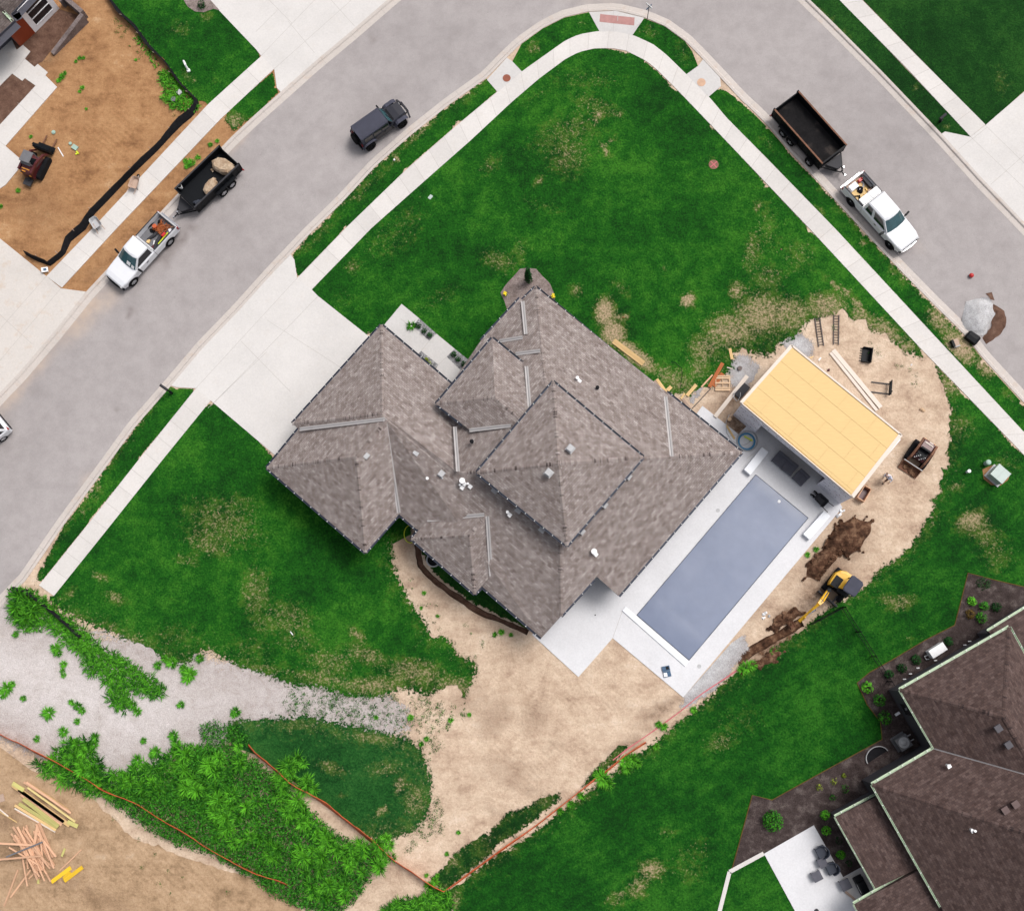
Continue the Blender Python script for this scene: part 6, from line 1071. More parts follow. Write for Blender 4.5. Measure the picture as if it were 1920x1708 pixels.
# mailboxes
for (u, v), (u2, v2), lab in (((322,737),(300,721),'black mailbox on a post at the kerb beside the wide pale driveway'), ((1762,229),(1752,238),'black mailbox on a post in the dark far verge at the upper right')):
    a = ang((u, v), (u2, v2)); t = thing('mailbox', lab, 'mailbox', P(u, v, .03), a, 'kerbside mailboxes')
    mb = MB(); mb.box((0,0,.55),(.10,.10,1.1)); mb.box((-.02,0,.16),(.18,.18,.32)); mb.box((.16,0,.98),(.42,.07,.07)); mb.build('post', M['black'], t)
    mb = MB(); mb.loft([[(x, math.cos(k)*.10, 1.14+(math.sin(k)*.12 if math.sin(k) > 0 else 0)) for k in [math.pi*j/8 for j in range(9)]] for x in (-.08, .52)]); mb.build('box', M['dgrey'], t)
    mb = MB(); mb.box((.53,0,1.19),(.02,.20,.16)); mb.build('door', M['black'], t)
item('manhole_cover', 'round rusty brown manhole cover in the left concrete inlet pad', 'manhole cover', 950, 147, lambda mb: (mb.cyl((0,0,0),(0,0,.012),.30,24), [mb.box((0,y*.1,.014),(.45-.1*abs(y),.03,.006)) for y in (-2,-1,0,1,2)]), 'manrust', .05)
item('manhole_cover', 'round tan manhole cover in the right concrete inlet pad', 'manhole cover', 1315, 155, lambda mb: (mb.cyl((0,0,0),(0,0,.012),.32,24), [mb.box((0,y*.1,.014),(.45-.1*abs(y),.03,.006)) for y in (-2,-1,0,1,2)]), 'mantan', .05)
item('access_cover', 'round brick red cover with a pale cross in the big lawn', 'cover', 1338, 309, lambda mb: (mb.cyl((0,0,0),(0,0,.03),.36,20,0), mb.box((0,0,.033),(.66,.06,.02),.7,1), mb.box((0,0,.036),(.66,.06,.02),-.87,1)), ['brick','pinkp'], LW)
item('irrigation_box', 'small pale rectangular valve lid in the front lawn', 'lid', 807, 370, bx(.34,.24,.04), 'utility', LW, .9)
item('cleanout', 'small white cleanout cap on the verge by the off road car', 'cap', 739.5, 300.5, disc(.07,.10,10), 'white', LW)
item('vent_stub', 'white angled pipe stub standing in the upper left lawn', 'pipe', 350, 127, lambda mb: (mb.tube([(-.12,.3,.0),(-.1,.28,.45),(.05,-.05,.5),(.18,-.28,.06)], .075, 8), mb.cyl((.18,-.28,.0),(.18,-.28,.12),.14,10)), 'white', LW)
item('meter_box', 'pale grey square meter lid in the weeds inside the black silt fence', 'meter box', 338, 176, bx(.34,.34,.25), 'lgrey', .02, .8)
item('meter_box', 'grey hexagonal meter lid in the weeds inside the black silt fence', 'meter box', 327, 188.5, lambda mb: mb.cyl((0,0,0),(0,0,.22),.2,6), 'grey', .02, .2)
item('valve_box', 'pale green valve box lid lying on the orange clay', 'valve box', 141, 277.5, bx(.46,.34,.12), 'utl', .01, -.6)
item('ground_marker', 'small round green cap beside the green valve box', 'cap', 132.5, 270, disc(.12,.1,12), 'utl', .01)
item('ground_marker', 'round green capped pipe ring on clay above the skid steer', 'cap', 101, 249, lambda mb: (mb.cyl((0,0,0),(0,0,.1),.15,14), mb.cyl((0,0,.1),(0,0,.13),.09,12)), 'utl', .01)
item('marker_flag', 'yellow green marker flag beside the green valve box', 'flag', 146, 287, lambda mb: (mb.box((0,0,.06),(.30,.10,.05)), mb.box((.05,-.08,.09),(.10,.24,.04))), 'lime', .01, -.9)
board('stick', 'white wooden stake lying on the orange clay by the skid steer', (109,277), (119,294), .07, 'white', .01, .04, cat='stake')
item('street_sign', 'small white and blue street sign beside the kerb ramp', 'sign', 1213, 40, lambda mb: (mb.tube([(0,0,0),(0,0,2.1)],.03,6,1), mb.box((0,0,2.02),(.62,.03,.18),0,0), mb.box((.0,0,1.85),(.03,.55,.16),0,2)), ['white','dgrey','bluet'], LW, ang((1208,35),(1218,44)))
item('sign_board', 'small white sign board with a blue panel at the end of the black silt fence', 'sign', 86.5, 508, lambda mb: (mb.box((0,0,.25),(.46,.36,.04),0,0,ry=.25), mb.box((.03,0,.285),(.22,.18,.02),0,1,ry=.25), mb.tube([(.18,.15,0),(.18,.15,.22)],.02,5,0), mb.tube([(.18,-.15,0),(.18,-.15,.22)],.02,5,0)), ['white','bluet'], .0, .25)
def wheelbarrow(label, u, v, a, tub, group=None, two=False, dump=False):
    t = thing('wheelbarrow', label, 'wheelbarrow', P(u, v, .05), a, group)
    mb = MB(); rings = []
    for x0, x1, w_, z in ((-.33,.30,.24,.24),(-.50,.42,.35,.52),(-.47,.39,.32,.50),(-.32,.28,.22,.27)):
        rings.append([(x0+.08,-w_,z),(x1-.12,-w_*.9,z),(x1,-w_*.55,z+.02),(x1,w_*.55,z+.02),(x1-.12,w_*.9,z),(x0+.08,w_,z),(x0,w_*.75,z-.02),(x0,-w_*.75,z-.02)])
    mb.loft(rings); mb.build('tub', M[tub], t)
    for s in (-1, 1):
        mb = MB(); mb.tube([(.55, s*.06, .20), (-.2, s*.24, .30), (-.95, s*.30, .48)], .025, 6); mb.build('handle', M['weath' if tub != 'dgrey' else 'black'], t)
        mb = MB(); mb.tube([(-.25, s*.22, .28), (-.38, s*.24, .0)], .02, 5); mb.build('leg', M['black'], t)
    for y in ((-.16,.16) if two else (0,)): wheel(t, .55, y, .19, .09, 1, name='wheel')
    return t
wheelbarrow('grey wheelbarrow on the upper left sidewalk beside the silt fence, nearer the trailer', 256, 346, ang((256,346),(268,330))+.3, 'weath', 'wheelbarrows on the sidewalk'); wheelbarrow('grey wheelbarrow on the upper left sidewalk across from the left pickup', 182.5, 421, ang((182,424),(192,438))+math.pi, 'lgrey', 'wheelbarrows on the sidewalk')
wheelbarrow('dark brown wheelbarrow on the deck between pool and pool house', 1536, 938, ang((1548,948),(1530,930)), 'dgrey', two=True)
# fences
def ribbon(name, label, pts, h, lean, mat, zs=0, stake=None, slump=.0, cat='fence', th=.02, seed=1, group=None):
    rg_ = random.Random(seed); ps = resample(pts, .35, 0); a0 = ps[0].copy(); t = thing(name, label, cat, a0, 0, group); mb = MB(); rows = []
    for i, p in enumerate(ps):
        d = (ps[min(i+1, len(ps)-1)]-ps[max(i-1, 0)]).normalized(); n = Vector((-d.y, d.x, 0)); ph_ = i*.21+seed*3; k = lean*(1+.3*math.sin(ph_)+.2*math.sin(ph_*2.7+1)+rg_.uniform(-.08,.08)); hh = h*(1+slump*math.sin(ph_*1.9)); q = p-a0
        rows.append([q+n*th, q+n*(k*.55+th)+Vector((0,0,hh*.6)), q+n*(k+th)+Vector((0,0,hh)), q+n*(k-th)+Vector((0,0,hh)), q+n*(k*.55-th)+Vector((0,0,hh*.6)), q-n*th])
    mb.loft(rows); mb.build('netting', M[mat], t)
    if stake:
        k = 0
        for i in range(0, len(ps), 6):
            d = (ps[min(i+1, len(ps)-1)]-ps[max(i-1, 0)]).normalized(); n = Vector((-d.y, d.x, 0)); q = ps[i]-a0; m2 = MB(); m2.tube([q-n*.06, q-n*.06+n*lean*1.15+Vector((0,0,h*1.22))], .028, 5); m2.build('stake', M[stake], t)
    return t
ribbon('silt_fence', 'long black silt fence with wooden stakes around the orange clay lot', [(206,-4),(231.6,27.7),(252,45),(282,85.6),(312,118),(340,156),(370,186),(374,198),(362,218),(342,234),(322,254),(294.5,284),(244,332),(201,377.6),(176,403),(161,430),(133,452.7),(121,478),(95,499),(68,489),(49,478)], .55, -.20, 'blackm', stake='weath', slump=.12, seed=2)
ribbon('silt_fence', 'short black silt fence among green weeds at the end of the left sidewalk', [(24,1100),(50,1104),(88,1134),(121,1159.5),(156,1192)], .5, -.18, 'blackm', slump=.1, seed=3)
OR = 'orange plastic safety fences'
ribbon('safety_fence', 'orange safety fence along the lower left clay, starting at the left edge', [(-10,1372),(0,1377.4),(40,1396),(70.5,1414),(106,1430),(150,1455),(200,1482),(234,1497),(289.5,1529.7),(327,1552),(377.6,1582.6),(440.5,1618),(478,1635),(540,1662)], .75, .22, 'orange', slump=.15, seed=4, group=OR)
ribbon('safety_fence', 'orange safety fence between the lower grass patch and the dense weeds', [(465.7,1399),(480,1415),(540,1464),(580.7,1489.5),(606,1507),(656,1545),(685,1570),(721.6,1600),(752,1623),(794.6,1650.5),(832.4,1672)], .8, .26, 'orange', slump=.12, seed=5, group=OR)
ribbon('safety_fence', 'orange safety fence rising along the edge of the mown lawn at bottom centre', [(832.4,1672),(857.6,1655.6),(908,1618),(960,1581),(1010,1545),(1040.5,1521),(1081,1489),(1113.5,1464),(1136,1449),(1174,1416.5),(1211.7,1392.5)], .24, .09, 'orange', stake='weath', slump=.2, seed=6, group=OR)
ribbon('marking_tape', 'pink marking ribbon on the gravel below the pool corner', [(1150,1426),(1180,1402),(1239,1361),(1274.6,1334.6),(1310,1306),(1352,1278),(1385,1255)], .04, .05, 'pinkp', slump=.3, seed=7, cat='tape')
def iron_fence():
    a0 = P(1577,1139,.03); t = thing('iron_fence', 'thin black iron picket fence crossing the lawn towards the mulch bed', 'fence', a0)
    for a, b in (((1577,1139),(1668,1284)), ((1577,1139),(1516,1171))):
        A, B = P(*a, 0)-P(1577,1139,0), P(*b, 0)-P(1577,1139,0); L = (B-A).length; n = int(L/.12); mb = MB()
        for z in (.15, 1.12): mb.tube([A+Vector((0,0,z)), B+Vector((0,0,z))], .022, 4)
        for k in range(n+1): p = A.lerp(B, k/n); mb.tube([p+Vector((0,0,.05)), p+Vector((0,0,1.2))], .009, 4)
        mb.build('rail_panel', M['blackm'], t)
        for k in range(int(L/1.9)+1): p = A.lerp(B, min(1, k*1.9/L)); m2 = MB(); m2.box(p+Vector((0,0,.62)), (.065,.065,1.25)); m2.build('post', M['blackm'], t)
iron_fence()
# piles on the right street
def heap(name, label, cat, poly, z, mat, h, k=1.0, seed=1, clods=0, cm=None, sp=.15, pw=.6):
    pw_ = np.array([P2(p[0], p[1], z) for p in poly]); rg_ = np.random.default_rng(seed)
    def hz(V, px):
        d = np.full(len(V), 9e9)
        for i in range(len(pw_)):
            a, b = pw_[i], pw_[(i+1) % len(pw_)]; e = b-a; t_ = np.clip(((V-a)@e)/(e@e), 0, 1); d = np.minimum(d, np.hypot(*((V-a)-t_[:, None]*e).T))
        d = np.maximum(d-.05, 0); return np.minimum(h, h*(d/k)**pw)*(1+.12*vnoise(V[:, 0]*2.1+V[:, 1]*1.3, seed)+.1*vnoise(V[:, 1]*2.7-V[:, 0], seed+1))+rg_.uniform(0, .17 if clods else .02, len(V))*(d > .1)
    o = sheet(name, [(*p[:2], .8) for p in poly], z, M[mat], sp, .35, kind=None, seed=seed, hz=hz, label=label, cat=cat)
    if clods:
        mb = MB(); r_ = random.Random(seed)
        for i in range(clods):
            p = pw_[r_.randrange(len(pw_))]*(q := r_.uniform(.0, 1.12))+pw_.mean(0)*(1-q); s = r_.uniform(.04, .15); mb.ell((p[0], p[1], z+(.06 if q > .9 else h*.75*(1-q*.7))), (s*1.2, s, s*.8), 6, 4, 0, .3, r_)
        mb.build('clods', M[cm or mat], o)['kind'] = 'stuff'
    return o
heap('gravel_pile', 'pile of pale grey gravel on the right hand street', 'gravel pile', [(1806,584),(1812,568),(1830,560),(1848,562),(1862,570),(1864,585),(1860,603),(1852,618),(1842,628),(1822,628),(1808,616),(1800,600)], -.088, 'gravel_gray', .5, 1.0, 2)
heap('mulch_pile', 'crescent of dark brown soil along the gravel pile on the right street', 'soil pile', [(1862,571),(1872,578),(1884,583),(1887,596),(1884,612),(1876,626),(1862,638),(1850,645),(1842,634),(1852,620),(1860,604),(1863,588)], -.086, 'bed', .3, .5, 3)
heap('mulch_pile', 'small streak of dark brown soil at the top of the gravel pile', 'soil pile', [(1849,553),(1856,551),(1863,559),(1865,564),(1855,563)], -.086, 'bed', .08, .3, 4)
heap('soil_heap', 'heap of freshly dug dark brown soil beside the excavator', 'soil heap', [(1601,971),(1620,974),(1634,978),(1632,996),(1614,1034),(1590,1046),(1574,1040),(1556,1056),(1536,1083),(1511,1082),(1515,1059),(1532,1040),(1546,1026),(1556,1006),(1566,985),(1576,980)], .0, 'soil_wet', .55, .9, 5, clods=420)
for k, (pts, lab) in enumerate((([(1440,1225),(1452,1216),(1470,1222),(1455,1240),(1425,1252),(1395,1262),(1400,1248)], 'low ridge of wet brown soil along the lower side of the trench'), ([(1470,1150),(1490,1140),(1505,1150),(1480,1170),(1455,1182),(1440,1180),(1452,1163)], 'low ridge of wet brown soil along the upper side of the trench'))):
    heap('spoil_ridge', lab, 'soil heap', pts, .0, 'soil_wet', .16, .5, 8+k, clods=110, sp=.2)
item('plastic_bin', 'black plastic bin lying at the kerb beside the gravel pile', 'bin', 1821, 636, lambda mb: (mb.loft([[(x,-w_,0),(x,w_,0),(x,w_,h),(x,0,h+.06),(x,-w_,h)] for x, w_, h in ((-.48,.26,.40),(-.40,.30,.46),(.30,.32,.48),(.45,.28,.40))]), mb.box((.0,0,.52),(.5,.05,.03))), 'black', .0, ang((1812,630),(1830,643)))
item('plastic_bin', 'open black bin with a tan lid on the worn verge', 'bin', 1787, 645, lambda mb: (mb.box((-.10,0,.18),(.16,.5,.36),0,0), mb.box((.12,-.02,.20),(.34,.52,.30),0,1), mb.box((.12,-.30,.20),(.36,.06,.32),0,2)), ['black','weath','lgrey'], LW, .3)
item('ball', 'small red and orange ball on the right hand street', 'ball', 1820, 518, lambda mb: mb.ell((0,0,.16),(.17,.17,.16),14,10), 'red', -.09, smooth=True)
item('utility_box', 'pale green utility transformer box on a ring of brown soil', 'utility box', 1867, 892, lambda mb: (mb.box((0,0,.42),(.98,.92,.84),0,0), mb.box((0,0,.87),(1.06,1.0,.06),0,0,top=.96), mb.box((0,0,.03),(1.2,1.1,.06),0,1), mb.box((0,.02,.905),(.012,.9,.012),0,1)), ['utility','lgrey'], .05, ang((1870,868),(1892,887)))
sheet('soil_ring', [S(1842,880,.2),S(1862,872,.2),S(1880,876,.2),S(1893,890,.2),S(1890,900,.2),S(1876,910,.2),S(1858,909,.2),S(1845,898,.2)], .045, M['soil_nw'], .3, .3, seed=61, wear=[(1855,900,16,12,30,.6)])
item('utility_pedestal', 'round blue green pedestal beside the pale utility box', 'pedestal', 1848, 869, lambda mb: (mb.cyl((0,0,0),(0,0,.55),.16,14), mb.ell((0,0,.55),(.19,.19,.08),14,6,0)), 'utl', LW, smooth=False)
item('cleanout_pipe', 'short white capped pipe in the lawn left of the utility box', 'pipe', 1813, 885, lambda mb: (mb.cyl((0,0,0),(0,0,.40),.09,12), mb.cyl((0,0,.40),(0,0,.47),.12,12)), 'white', LW)
# person
def person():
    p0 = P(1659,897,0); a = ang((1668,884),(1655,902)); t = thing('person', 'person in a white long sleeved shirt and brown trousers walking beside the pool house', 'person', p0, a)
    def skin(name, pts, edges, mat, root=0):
        me = bpy.data.meshes.new(name); me.from_pydata([p[:3] for p in pts], edges, []); me.materials.append(M[mat]); o = bpy.data.objects.new(name, me); sc.collection.objects.link(o); o.parent = t
        m = o.modifiers.new('skin', 'SKIN'); 
        if not me.skin_vertices: bpy.context.view_layer.objects.active = o
        sv_ = me.skin_vertices[0].data if me.skin_vertices else None
        for i, p in enumerate(pts):
            if sv_: sv_[i].radius = (p[3], p[4] if len(p) > 4 else p[3]); sv_[i].use_root = (i == root)
        s_ = o.modifiers.new('sub', 'SUBSURF'); s_.levels = 2; s_.render_levels = 2
        for q in me.polygons: q.use_smooth = True
        return o
    # x forward, y left; leaning forward mid-stride
    P_ = [(0,0,.92,.12,.15),(.06,0,1.10,.11,.15),(.14,0,1.34,.11,.17),(.19,0,1.47,.055),(.23,0,1.56,.06),(.26,0,1.64,.095),(.27,0,1.71,.085)]
    E_ = [(0,1),(1,2),(2,3),(3,4),(4,5),(5,6)]
    for s, (kx, fx, fz) in ((1, (.16,.24,.0)), (-1, (-.06,-.34,.06))):
        b = len(P_); P_ += [(.0,s*.10,.86,.09),(kx,s*.10,.48,.06),(fx-.02,s*.10,.10+fz,.045),(fx+.16,s*.11,.045+fz*.3,.04)]; E_ += [(0,b),(b,b+1),(b+1,b+2),(b+2,b+3)]
    for s, (ex_, hx_) in ((1, (.10,.34)), (-1, (.06,.28))):
        b = len(P_); P_ += [(.15,s*.20,1.38,.055),(ex_,s*.30,1.13,.042),(hx_,s*.27,.98,.033),(hx_+.07,s*.255,.95,.030,.018)]; E_ += [(2,b),(b,b+1),(b+1,b+2),(b+2,b+3)]
        for k in range(4): c_ = len(P_); P_ += [(hx_+.115,s*(.225+k*.02),.945-.004*k,.009),(hx_+.15-(.01 if k in (0,3) else 0),s*(.225+k*.02),.925,.008),(hx_+.165-(.012 if k in (0,3) else 0),s*(.225+k*.02),.90,.007)]; E_ += [(b+3,c_),(c_,c_+1),(c_+1,c_+2)]
        c_ = len(P_); P_ += [(hx_+.06,s*.215,.93,.010),(hx_+.10,s*.195,.915,.009)]; E_ += [(b+3,c_),(c_,c_+1)]
    body = skin('body', P_, E_, 'skin')
    G = lambda r: [(*p[:3], *[q*1.18+r for q in p[3:]]) for p in P_]
    q = G(.008); sh_ = [q[0],q[1],q[2]]+[(.185,0,1.44,.075)]; se = [(0,1),(1,2),(2,3)]; b0_ = 15
    for b in (15, 15+4+12+2): i = len(sh_); sh_ += [q[b], q[b+1], (q[b+2][0]-.02, q[b+2][1], q[b+2][2]+.01, .04)]; se += [(2,i),(i,i+1),(i+1,i+2)]
    skin('shirt', sh_, se, 'shirt')
    tr = [(0,0,.93,.14,.165)]; te = []
    for b in (7, 11): i = len(tr); tr += [(q[b][0],q[b][1],q[b][2],.105),(q[b+1][0],q[b+1][1],q[b+1][2],.078),(q[b+2][0],q[b+2][1],q[b+2][2]+.02,.062)]; te += [(0,i),(i,i+1),(i+1,i+2)]
    skin('trousers', tr, te, 'denim')
    for b in (10, 14): x, y, z = P_[b][:3]; mb = MB(); mb.ell((x-.05,y,z-.005),(.14,.05,.045),12,6); mb.build('shoe', M['black'], t, smooth=True)
    mb = MB(); mb.ell((.265,0,1.70),(.115,.095,.10),14,8,0,z0=0); mb.ell((.36,0,1.69),(.09,.075,.015),12,5); mb.build('cap', M['cap'], t, smooth=True)
    mb = MB(); mb.ell((.235,0,1.655),(.095,.092,.07),12,6); mb.build('hair', M['hair'], t, smooth=True)
    mb = MB(); mb.ell((.365,0,1.645),(.022,.014,.02),8,5,0)
    for s in (-1, 1): mb.ell((.262,s*.098,1.645),(.02,.012,.03),8,5,0)
    mb.build('nose_and_ears', M['skin'], t, smooth=True)
    mb = MB()
    for s in (-1, 1): mb.ell((.352,s*.033,1.665),(.010,.014,.009),8,5,0)
    mb.box((.352,0,1.605),(.012,.045,.008)); mb.build('eyes_and_mouth', M['hair'], t)
person()
# ladders, boards and attachments on the worn lawn
def ladder(lab, a0, a1, b0, b1):
    c = P((a0[0]+b1[0])/2, (a0[1]+b1[1])/2, .04); t = thing('ladder', lab, 'ladder', c, 0, 'ladders lying on the ground'); q = [P(*p, .04)-c for p in (a0, a1, b1, b0)]
    for s, e in ((0,3),(1,2)): mb = MB(); d = (q[e]-q[s]); mb.box((q[s]+q[e])/2, (d.length, .06, .08), math.atan2(d.y, d.x)); mb.build('side_rail', M['rung'], t)
    for k in range(11): p, r_ = q[0].lerp(q[3], (k+.4)/11), q[1].lerp(q[2], (k+.4)/11); mb = MB(); mb.tube([p, r_], .022, 6); mb.build('rung', M['rung'], t)
    mb = MB(); mb.box((q[0]+q[2])/2-Vector((0,0,.03)), (.24,(q[3]-q[0]).length*.98,.012), math.atan2((q[3]-q[0]).y, (q[3]-q[0]).x)-math.pi/2)
M['rung'] = plain('dark_bronze', (.06,.045,.042), .6, .3)
ladder('left of two dark ladders on the worn lawn, tilted', (1527.5,596.5),(1537,595.5),(1535,650),(1544.5,648.5)); ladder('right of two dark ladders on the worn lawn, upright', (1563.5,591),(1573,591),(1562.7,646),(1572.3,646.5))
LB = 'long white boards beside the pool house'
board('long_board', 'wider of two long white boards lying beside the pool house', (1561.8,657), (1651.2,764.5), .30, 'pine_p', .03, .10, LB); board('long_board', 'narrower long white board lying nearest the pool house', (1556.9,661.5), (1643.7,770), .21, 'pine_p', .02, .08, LB)
item('bucket_attachment', 'black toothed loader bucket lying on bare soil near the ladders', 'loader bucket', 1625, 667, lambda mb: (mb.loft([[(x,y,.03),(x+.02,y,.03),(x+.0,y,.0),(x-.0,y,.0)] for x, y in ((0,0),(0,.01))]) if 0 else None, mb.loft([[(-.36,y,.02),(.22,y,.0),(.34,y,.25),(.26,y,.55),(.20,y,.54),(.28,y,.25),(.18,y,.05),(-.36,y,.05)] for y in (-.52,.52)]), [mb.prism([(-.36,s*.52-.015),(.30,s*.52-.015),(.30,s*.52+.015),(-.36,s*.52+.015)], .0, .32) for s in (-1,1)], [mb.box((-.42,-.45+k*.18,.03),(.16,.06,.04)) for k in range(6)], mb.tube([(.24,-.5,.5),(.24,.5,.5)],.03,6)), 'black', .0, -.18)
def forkframe():
    t = thing('fork_attachment', 'black pallet fork frame lying on bare soil below the long white boards', 'fork attachment', P(1666,730,0), ang((1666,730),(1633,726)))
    mb = MB(); mb.box((0,0,.3),(.10,1.0,.12)); mb.box((-.02,0,.6),(.08,1.05,.1)); mb.box((0,-.4,.45),(.1,.1,.4)); mb.box((0,.4,.45),(.1,.1,.4)); mb.cyl((-.06,.3,.62),(-.06,.3,.72),.05,8); mb.build('frame', M['black'], t)
    for s in (-.36,.36): mb = MB(); mb.box((.62,s,.05),(1.25,.08,.05)); mb.build('fork', M['dgrey'], t)
forkframe()
def pallet():
    t = thing('pallet', 'wooden shipping pallet on trampled ground beside the pool house', 'pallet', P(1354.5,719,0), ang((1340,719),(1369,719)))
    for y in (-.5,0,.5): mb = MB(); mb.box((0+y*.94,0,.06),(.05,1.12,.10)); mb.build('stringer', M['palw'], t)
    for y in (-.50,-.36,0,.36,.50,.14): 
        if y == .14: continue
        mb = MB(); mb.box((0,y,.125),(1.06,.11,.025)); mb.build('slat', M['palw'], t)
pallet()
RB = 'red brown planks beside the pallet'
board('plank', 'longest red brown plank leaning past the pallet', (1355,681), (1330,726), .26, 'redw', .09, .05, RB, tilt=.05); board('plank', 'short red brown plank tucked under the pallet edge', (1355,700), (1338,725), .30, 'redw', .02, .05, RB)
GB = 'loose pine offcuts by the house corner'
for k, (a, b, wd, m, l) in enumerate((((1336,703),(1315,726),.10,'pink','thin pinkish stick left of the red brown planks'), ((1368.3,653.4),(1372.7,674),.20,'pine','short pine board above the pallet, nearly upright in view'), ((1305.4,721.5),(1287.8,742),.24,'pine','wide pine board at the house corner, slanting to the left'), ((1258.5,725),(1251,732.5),.26,'pine','stubby pine block touching the roof eave'), ((1231.5,711),(1249,735.4),.20,'pine','pine plank parallel to the long house eave'), ((1227,714),(1245,737),.16,'weath','weathered plank tight beside the pine plank at the eave'), ((1284,737.6),(1276.8,748),.12,'pine','narrow pine offcut below the wide pine board'), ((1280,748),(1293.7,766),.18,'weath','weathered offcut against the eave near the corner'), ((1361.7,797.5),(1377.5,823),.14,'pine','thin pine board on the deck beside the blue hose'), ((1363,689),(1374,692),.06,'pine_p','small white stick by the grey rubble patch'), ((1519,672),(1525,668),.08,'pine','short pine stick on the gravel by the roof corner'), ((1535,676),(1539,671),.09,'white','white offcut between roof edge and long boards'))):
    board('board', l, a, b, wd, m, .055 if 1355 < a[0] < 1380 and a[1] > 790 else .035, .04)
for k, (a, b, wd, m, l) in enumerate((((1149,641),(1205,684),.24,'pine','nearer pine board of the stack along the house eave'), ((1152,637.5),(1208,680),.18,'pine','farther pine board of the stack along the house eave'))): board('board', l, a, b, wd, m, .04+.02*k, .08)
board('plank', 'long pale plank bridging the pit beside the pool house', (1401,705), (1340.5,782), .28, 'pine_p', .09, .06)
board('pole', 'thin dark pole lying from the planks to the house eave', (1332.5,729), (1297,767), .05, 'dgrey', .03, .05, cat='pole')
item('cord', 'black cord looped on the worn grass near the house eave', 'cord', 1258, 680, lambda mb: mb.tube([tuple(P(u,v,.05)-P(1258,680,.0)) for u, v in ((1258.5,680.5),(1262,679),(1266,680),(1273,687),(1278,690),(1279,702),(1277,716),(1276,728))], .02, 5), 'blackm')
item('stone_disc', 'round grey stone on the rubble patch beside the pool house', 'stone', 1386.6, 691.5, disc(.16,.2,12), 'wallstone'); item('pipe_cap', 'round cream pipe cap in the muddy pit by the pool house', 'cap', 1367, 787, disc(.14,.25,14), 'palw')
item('tarp', 'dark folded tarp in the pit along the pool house wall', 'tarp', 1391, 734, lambda mb: mb.box((0,0,.1),(.55,1.1,.2),0), 'dgrey', 0, ang((1385,745),(1403,725))-math.pi/2)
item('conduit', 'white conduit loops standing from the pit at the pool house corner', 'conduit', 1381, 745, lambda mb: (mb.tube([(-.05,.45,.1),(-.25,.2,.3),(-.25,-.15,.4),(-.02,-.35,.3)],.03,6), mb.tube([(.25,.3,.2),(.2,.0,.35),(.05,-.3,.3)],.02,6)), 'lgrey')
t = thing('hose_coil', 'coil of blue hose on the deck between house corner and pool house', 'hose', P(1399.5,828,.05))
mb = MB(); n = 30
for k, (r_, z) in enumerate(((.55,.03),(.60,.04),(.57,.09),(.52,.08))): mb.tube([(math.cos(2*math.pi*i/n)*r_, math.sin(2*math.pi*i/n)*r_, z) for i in range(n)], .032, 6, closed=True)
mb.build('blue_hose', M['blue'], t, smooth=True); mb = MB()
for k, (r_, z) in enumerate(((.68,.03),(.74,.03),(.70,.08))): mb.tube([(.06+math.cos(2*math.pi*i/n)*r_, .04+math.sin(2*math.pi*i/n)*r_, z) for i in range(n)], .025, 6, closed=True)
o0 = P(1399.5,828,.05); mb.tube([tuple(P(u,v,.08)-o0) for u, v in ((1367.5,777),(1361,792),(1362.5,811),(1371.7,826),(1383,833),(1392,835),(1401,832),(1407,827))], .022, 6); mb.build('grey_hose', M['lgrey'], t, smooth=True)
board('spirit_level', 'lime yellow spirit level lying inside the blue hose coil', (1395.4,818), (1410.8,826.7), .10, 'lime', .14, .06, cat='level')
# pool furniture
def box4(name, label, cat, pts, z0, z1, mat, group=None):
    mb = MB(); c = sum((P(*p, z1) for p in pts), Vector())/len(pts); q = [(P(*p, z1)-c) for p in pts]; k = .97
    A = [(p.x, p.y) for p in q]
    if sum(A[i][0]*A[(i+1)%4][1]-A[(i+1)%4][0]*A[i][1] for i in range(4)) < 0: A = A[::-1]
    mb.loft([[(x, y, z0-z1) for x, y in A], [(x, y, -.02) for x, y in A], [(x*k, y*k, 0) for x, y in A]]); return tag(mb.build(name, M[mat], loc=c), label, cat, group)
WBn = 'white blocks at the pool ends'
box4('stone_bench', 'long white block on the deck beside the house corner', 'bench', [(1429,838),(1441.7,847),(1407,891),(1395,880)], .05, .45, 'bench', WBn); box4('stone_bench', 'long white block on the deck at the corner nearest the soil heap', 'bench', [(1545.4,957.5),(1557.5,967.5),(1518,1012),(1506,1001)], .05, .42, 'bench', WBn)
box4('cover_housing', 'low white lid across the lower end of the pool', 'cover housing', [(1173,1137),(1291.5,1240),(1285,1249.5),(1166.4,1144.4)], .05, .13, 'bench')
def lounge(lab, q):
    c = sum((P(*p, .4) for p in q), Vector())/4; A, B = P(*q[0], .4), P(*q[1], .4); a = math.atan2((B-A).y, (B-A).x); c.z = .05; t = thing('lounge_chair', lab, 'lounge chair', c, a, 'grey lounge chairs on the pool deck'); w_, d = .86, .86
    mb = MB(); mb.loft([[(-w_/2*k,-d/2*k,z),(w_/2*k,-d/2*k,z),(w_/2*k,d/2*k,z),(-w_/2*k,d/2*k,z)] for k, z in ((.94,.20),(1,.24),(1,.38),(.95,.43))]); mb.build('seat_cushion', M['cush'], t)
    mb = MB(); mb.loft([[(x,d/2-.20,z),(x,d/2,z),(x,d/2,z+hh),(x,d/2-.14,z+hh)] for x, z, hh in ((-w_/2,.42,.26),(-w_/2+.05,.41,.32),(w_/2-.05,.41,.32),(w_/2,.42,.26))]); mb.build('back_cushion', M['cush'], t)
    for x in (-.36,.36):
        for y in (-.36,.36): mb = MB(); mb.box((x,y,.10),(.06,.06,.20)); mb.build('leg', M['black'], t)
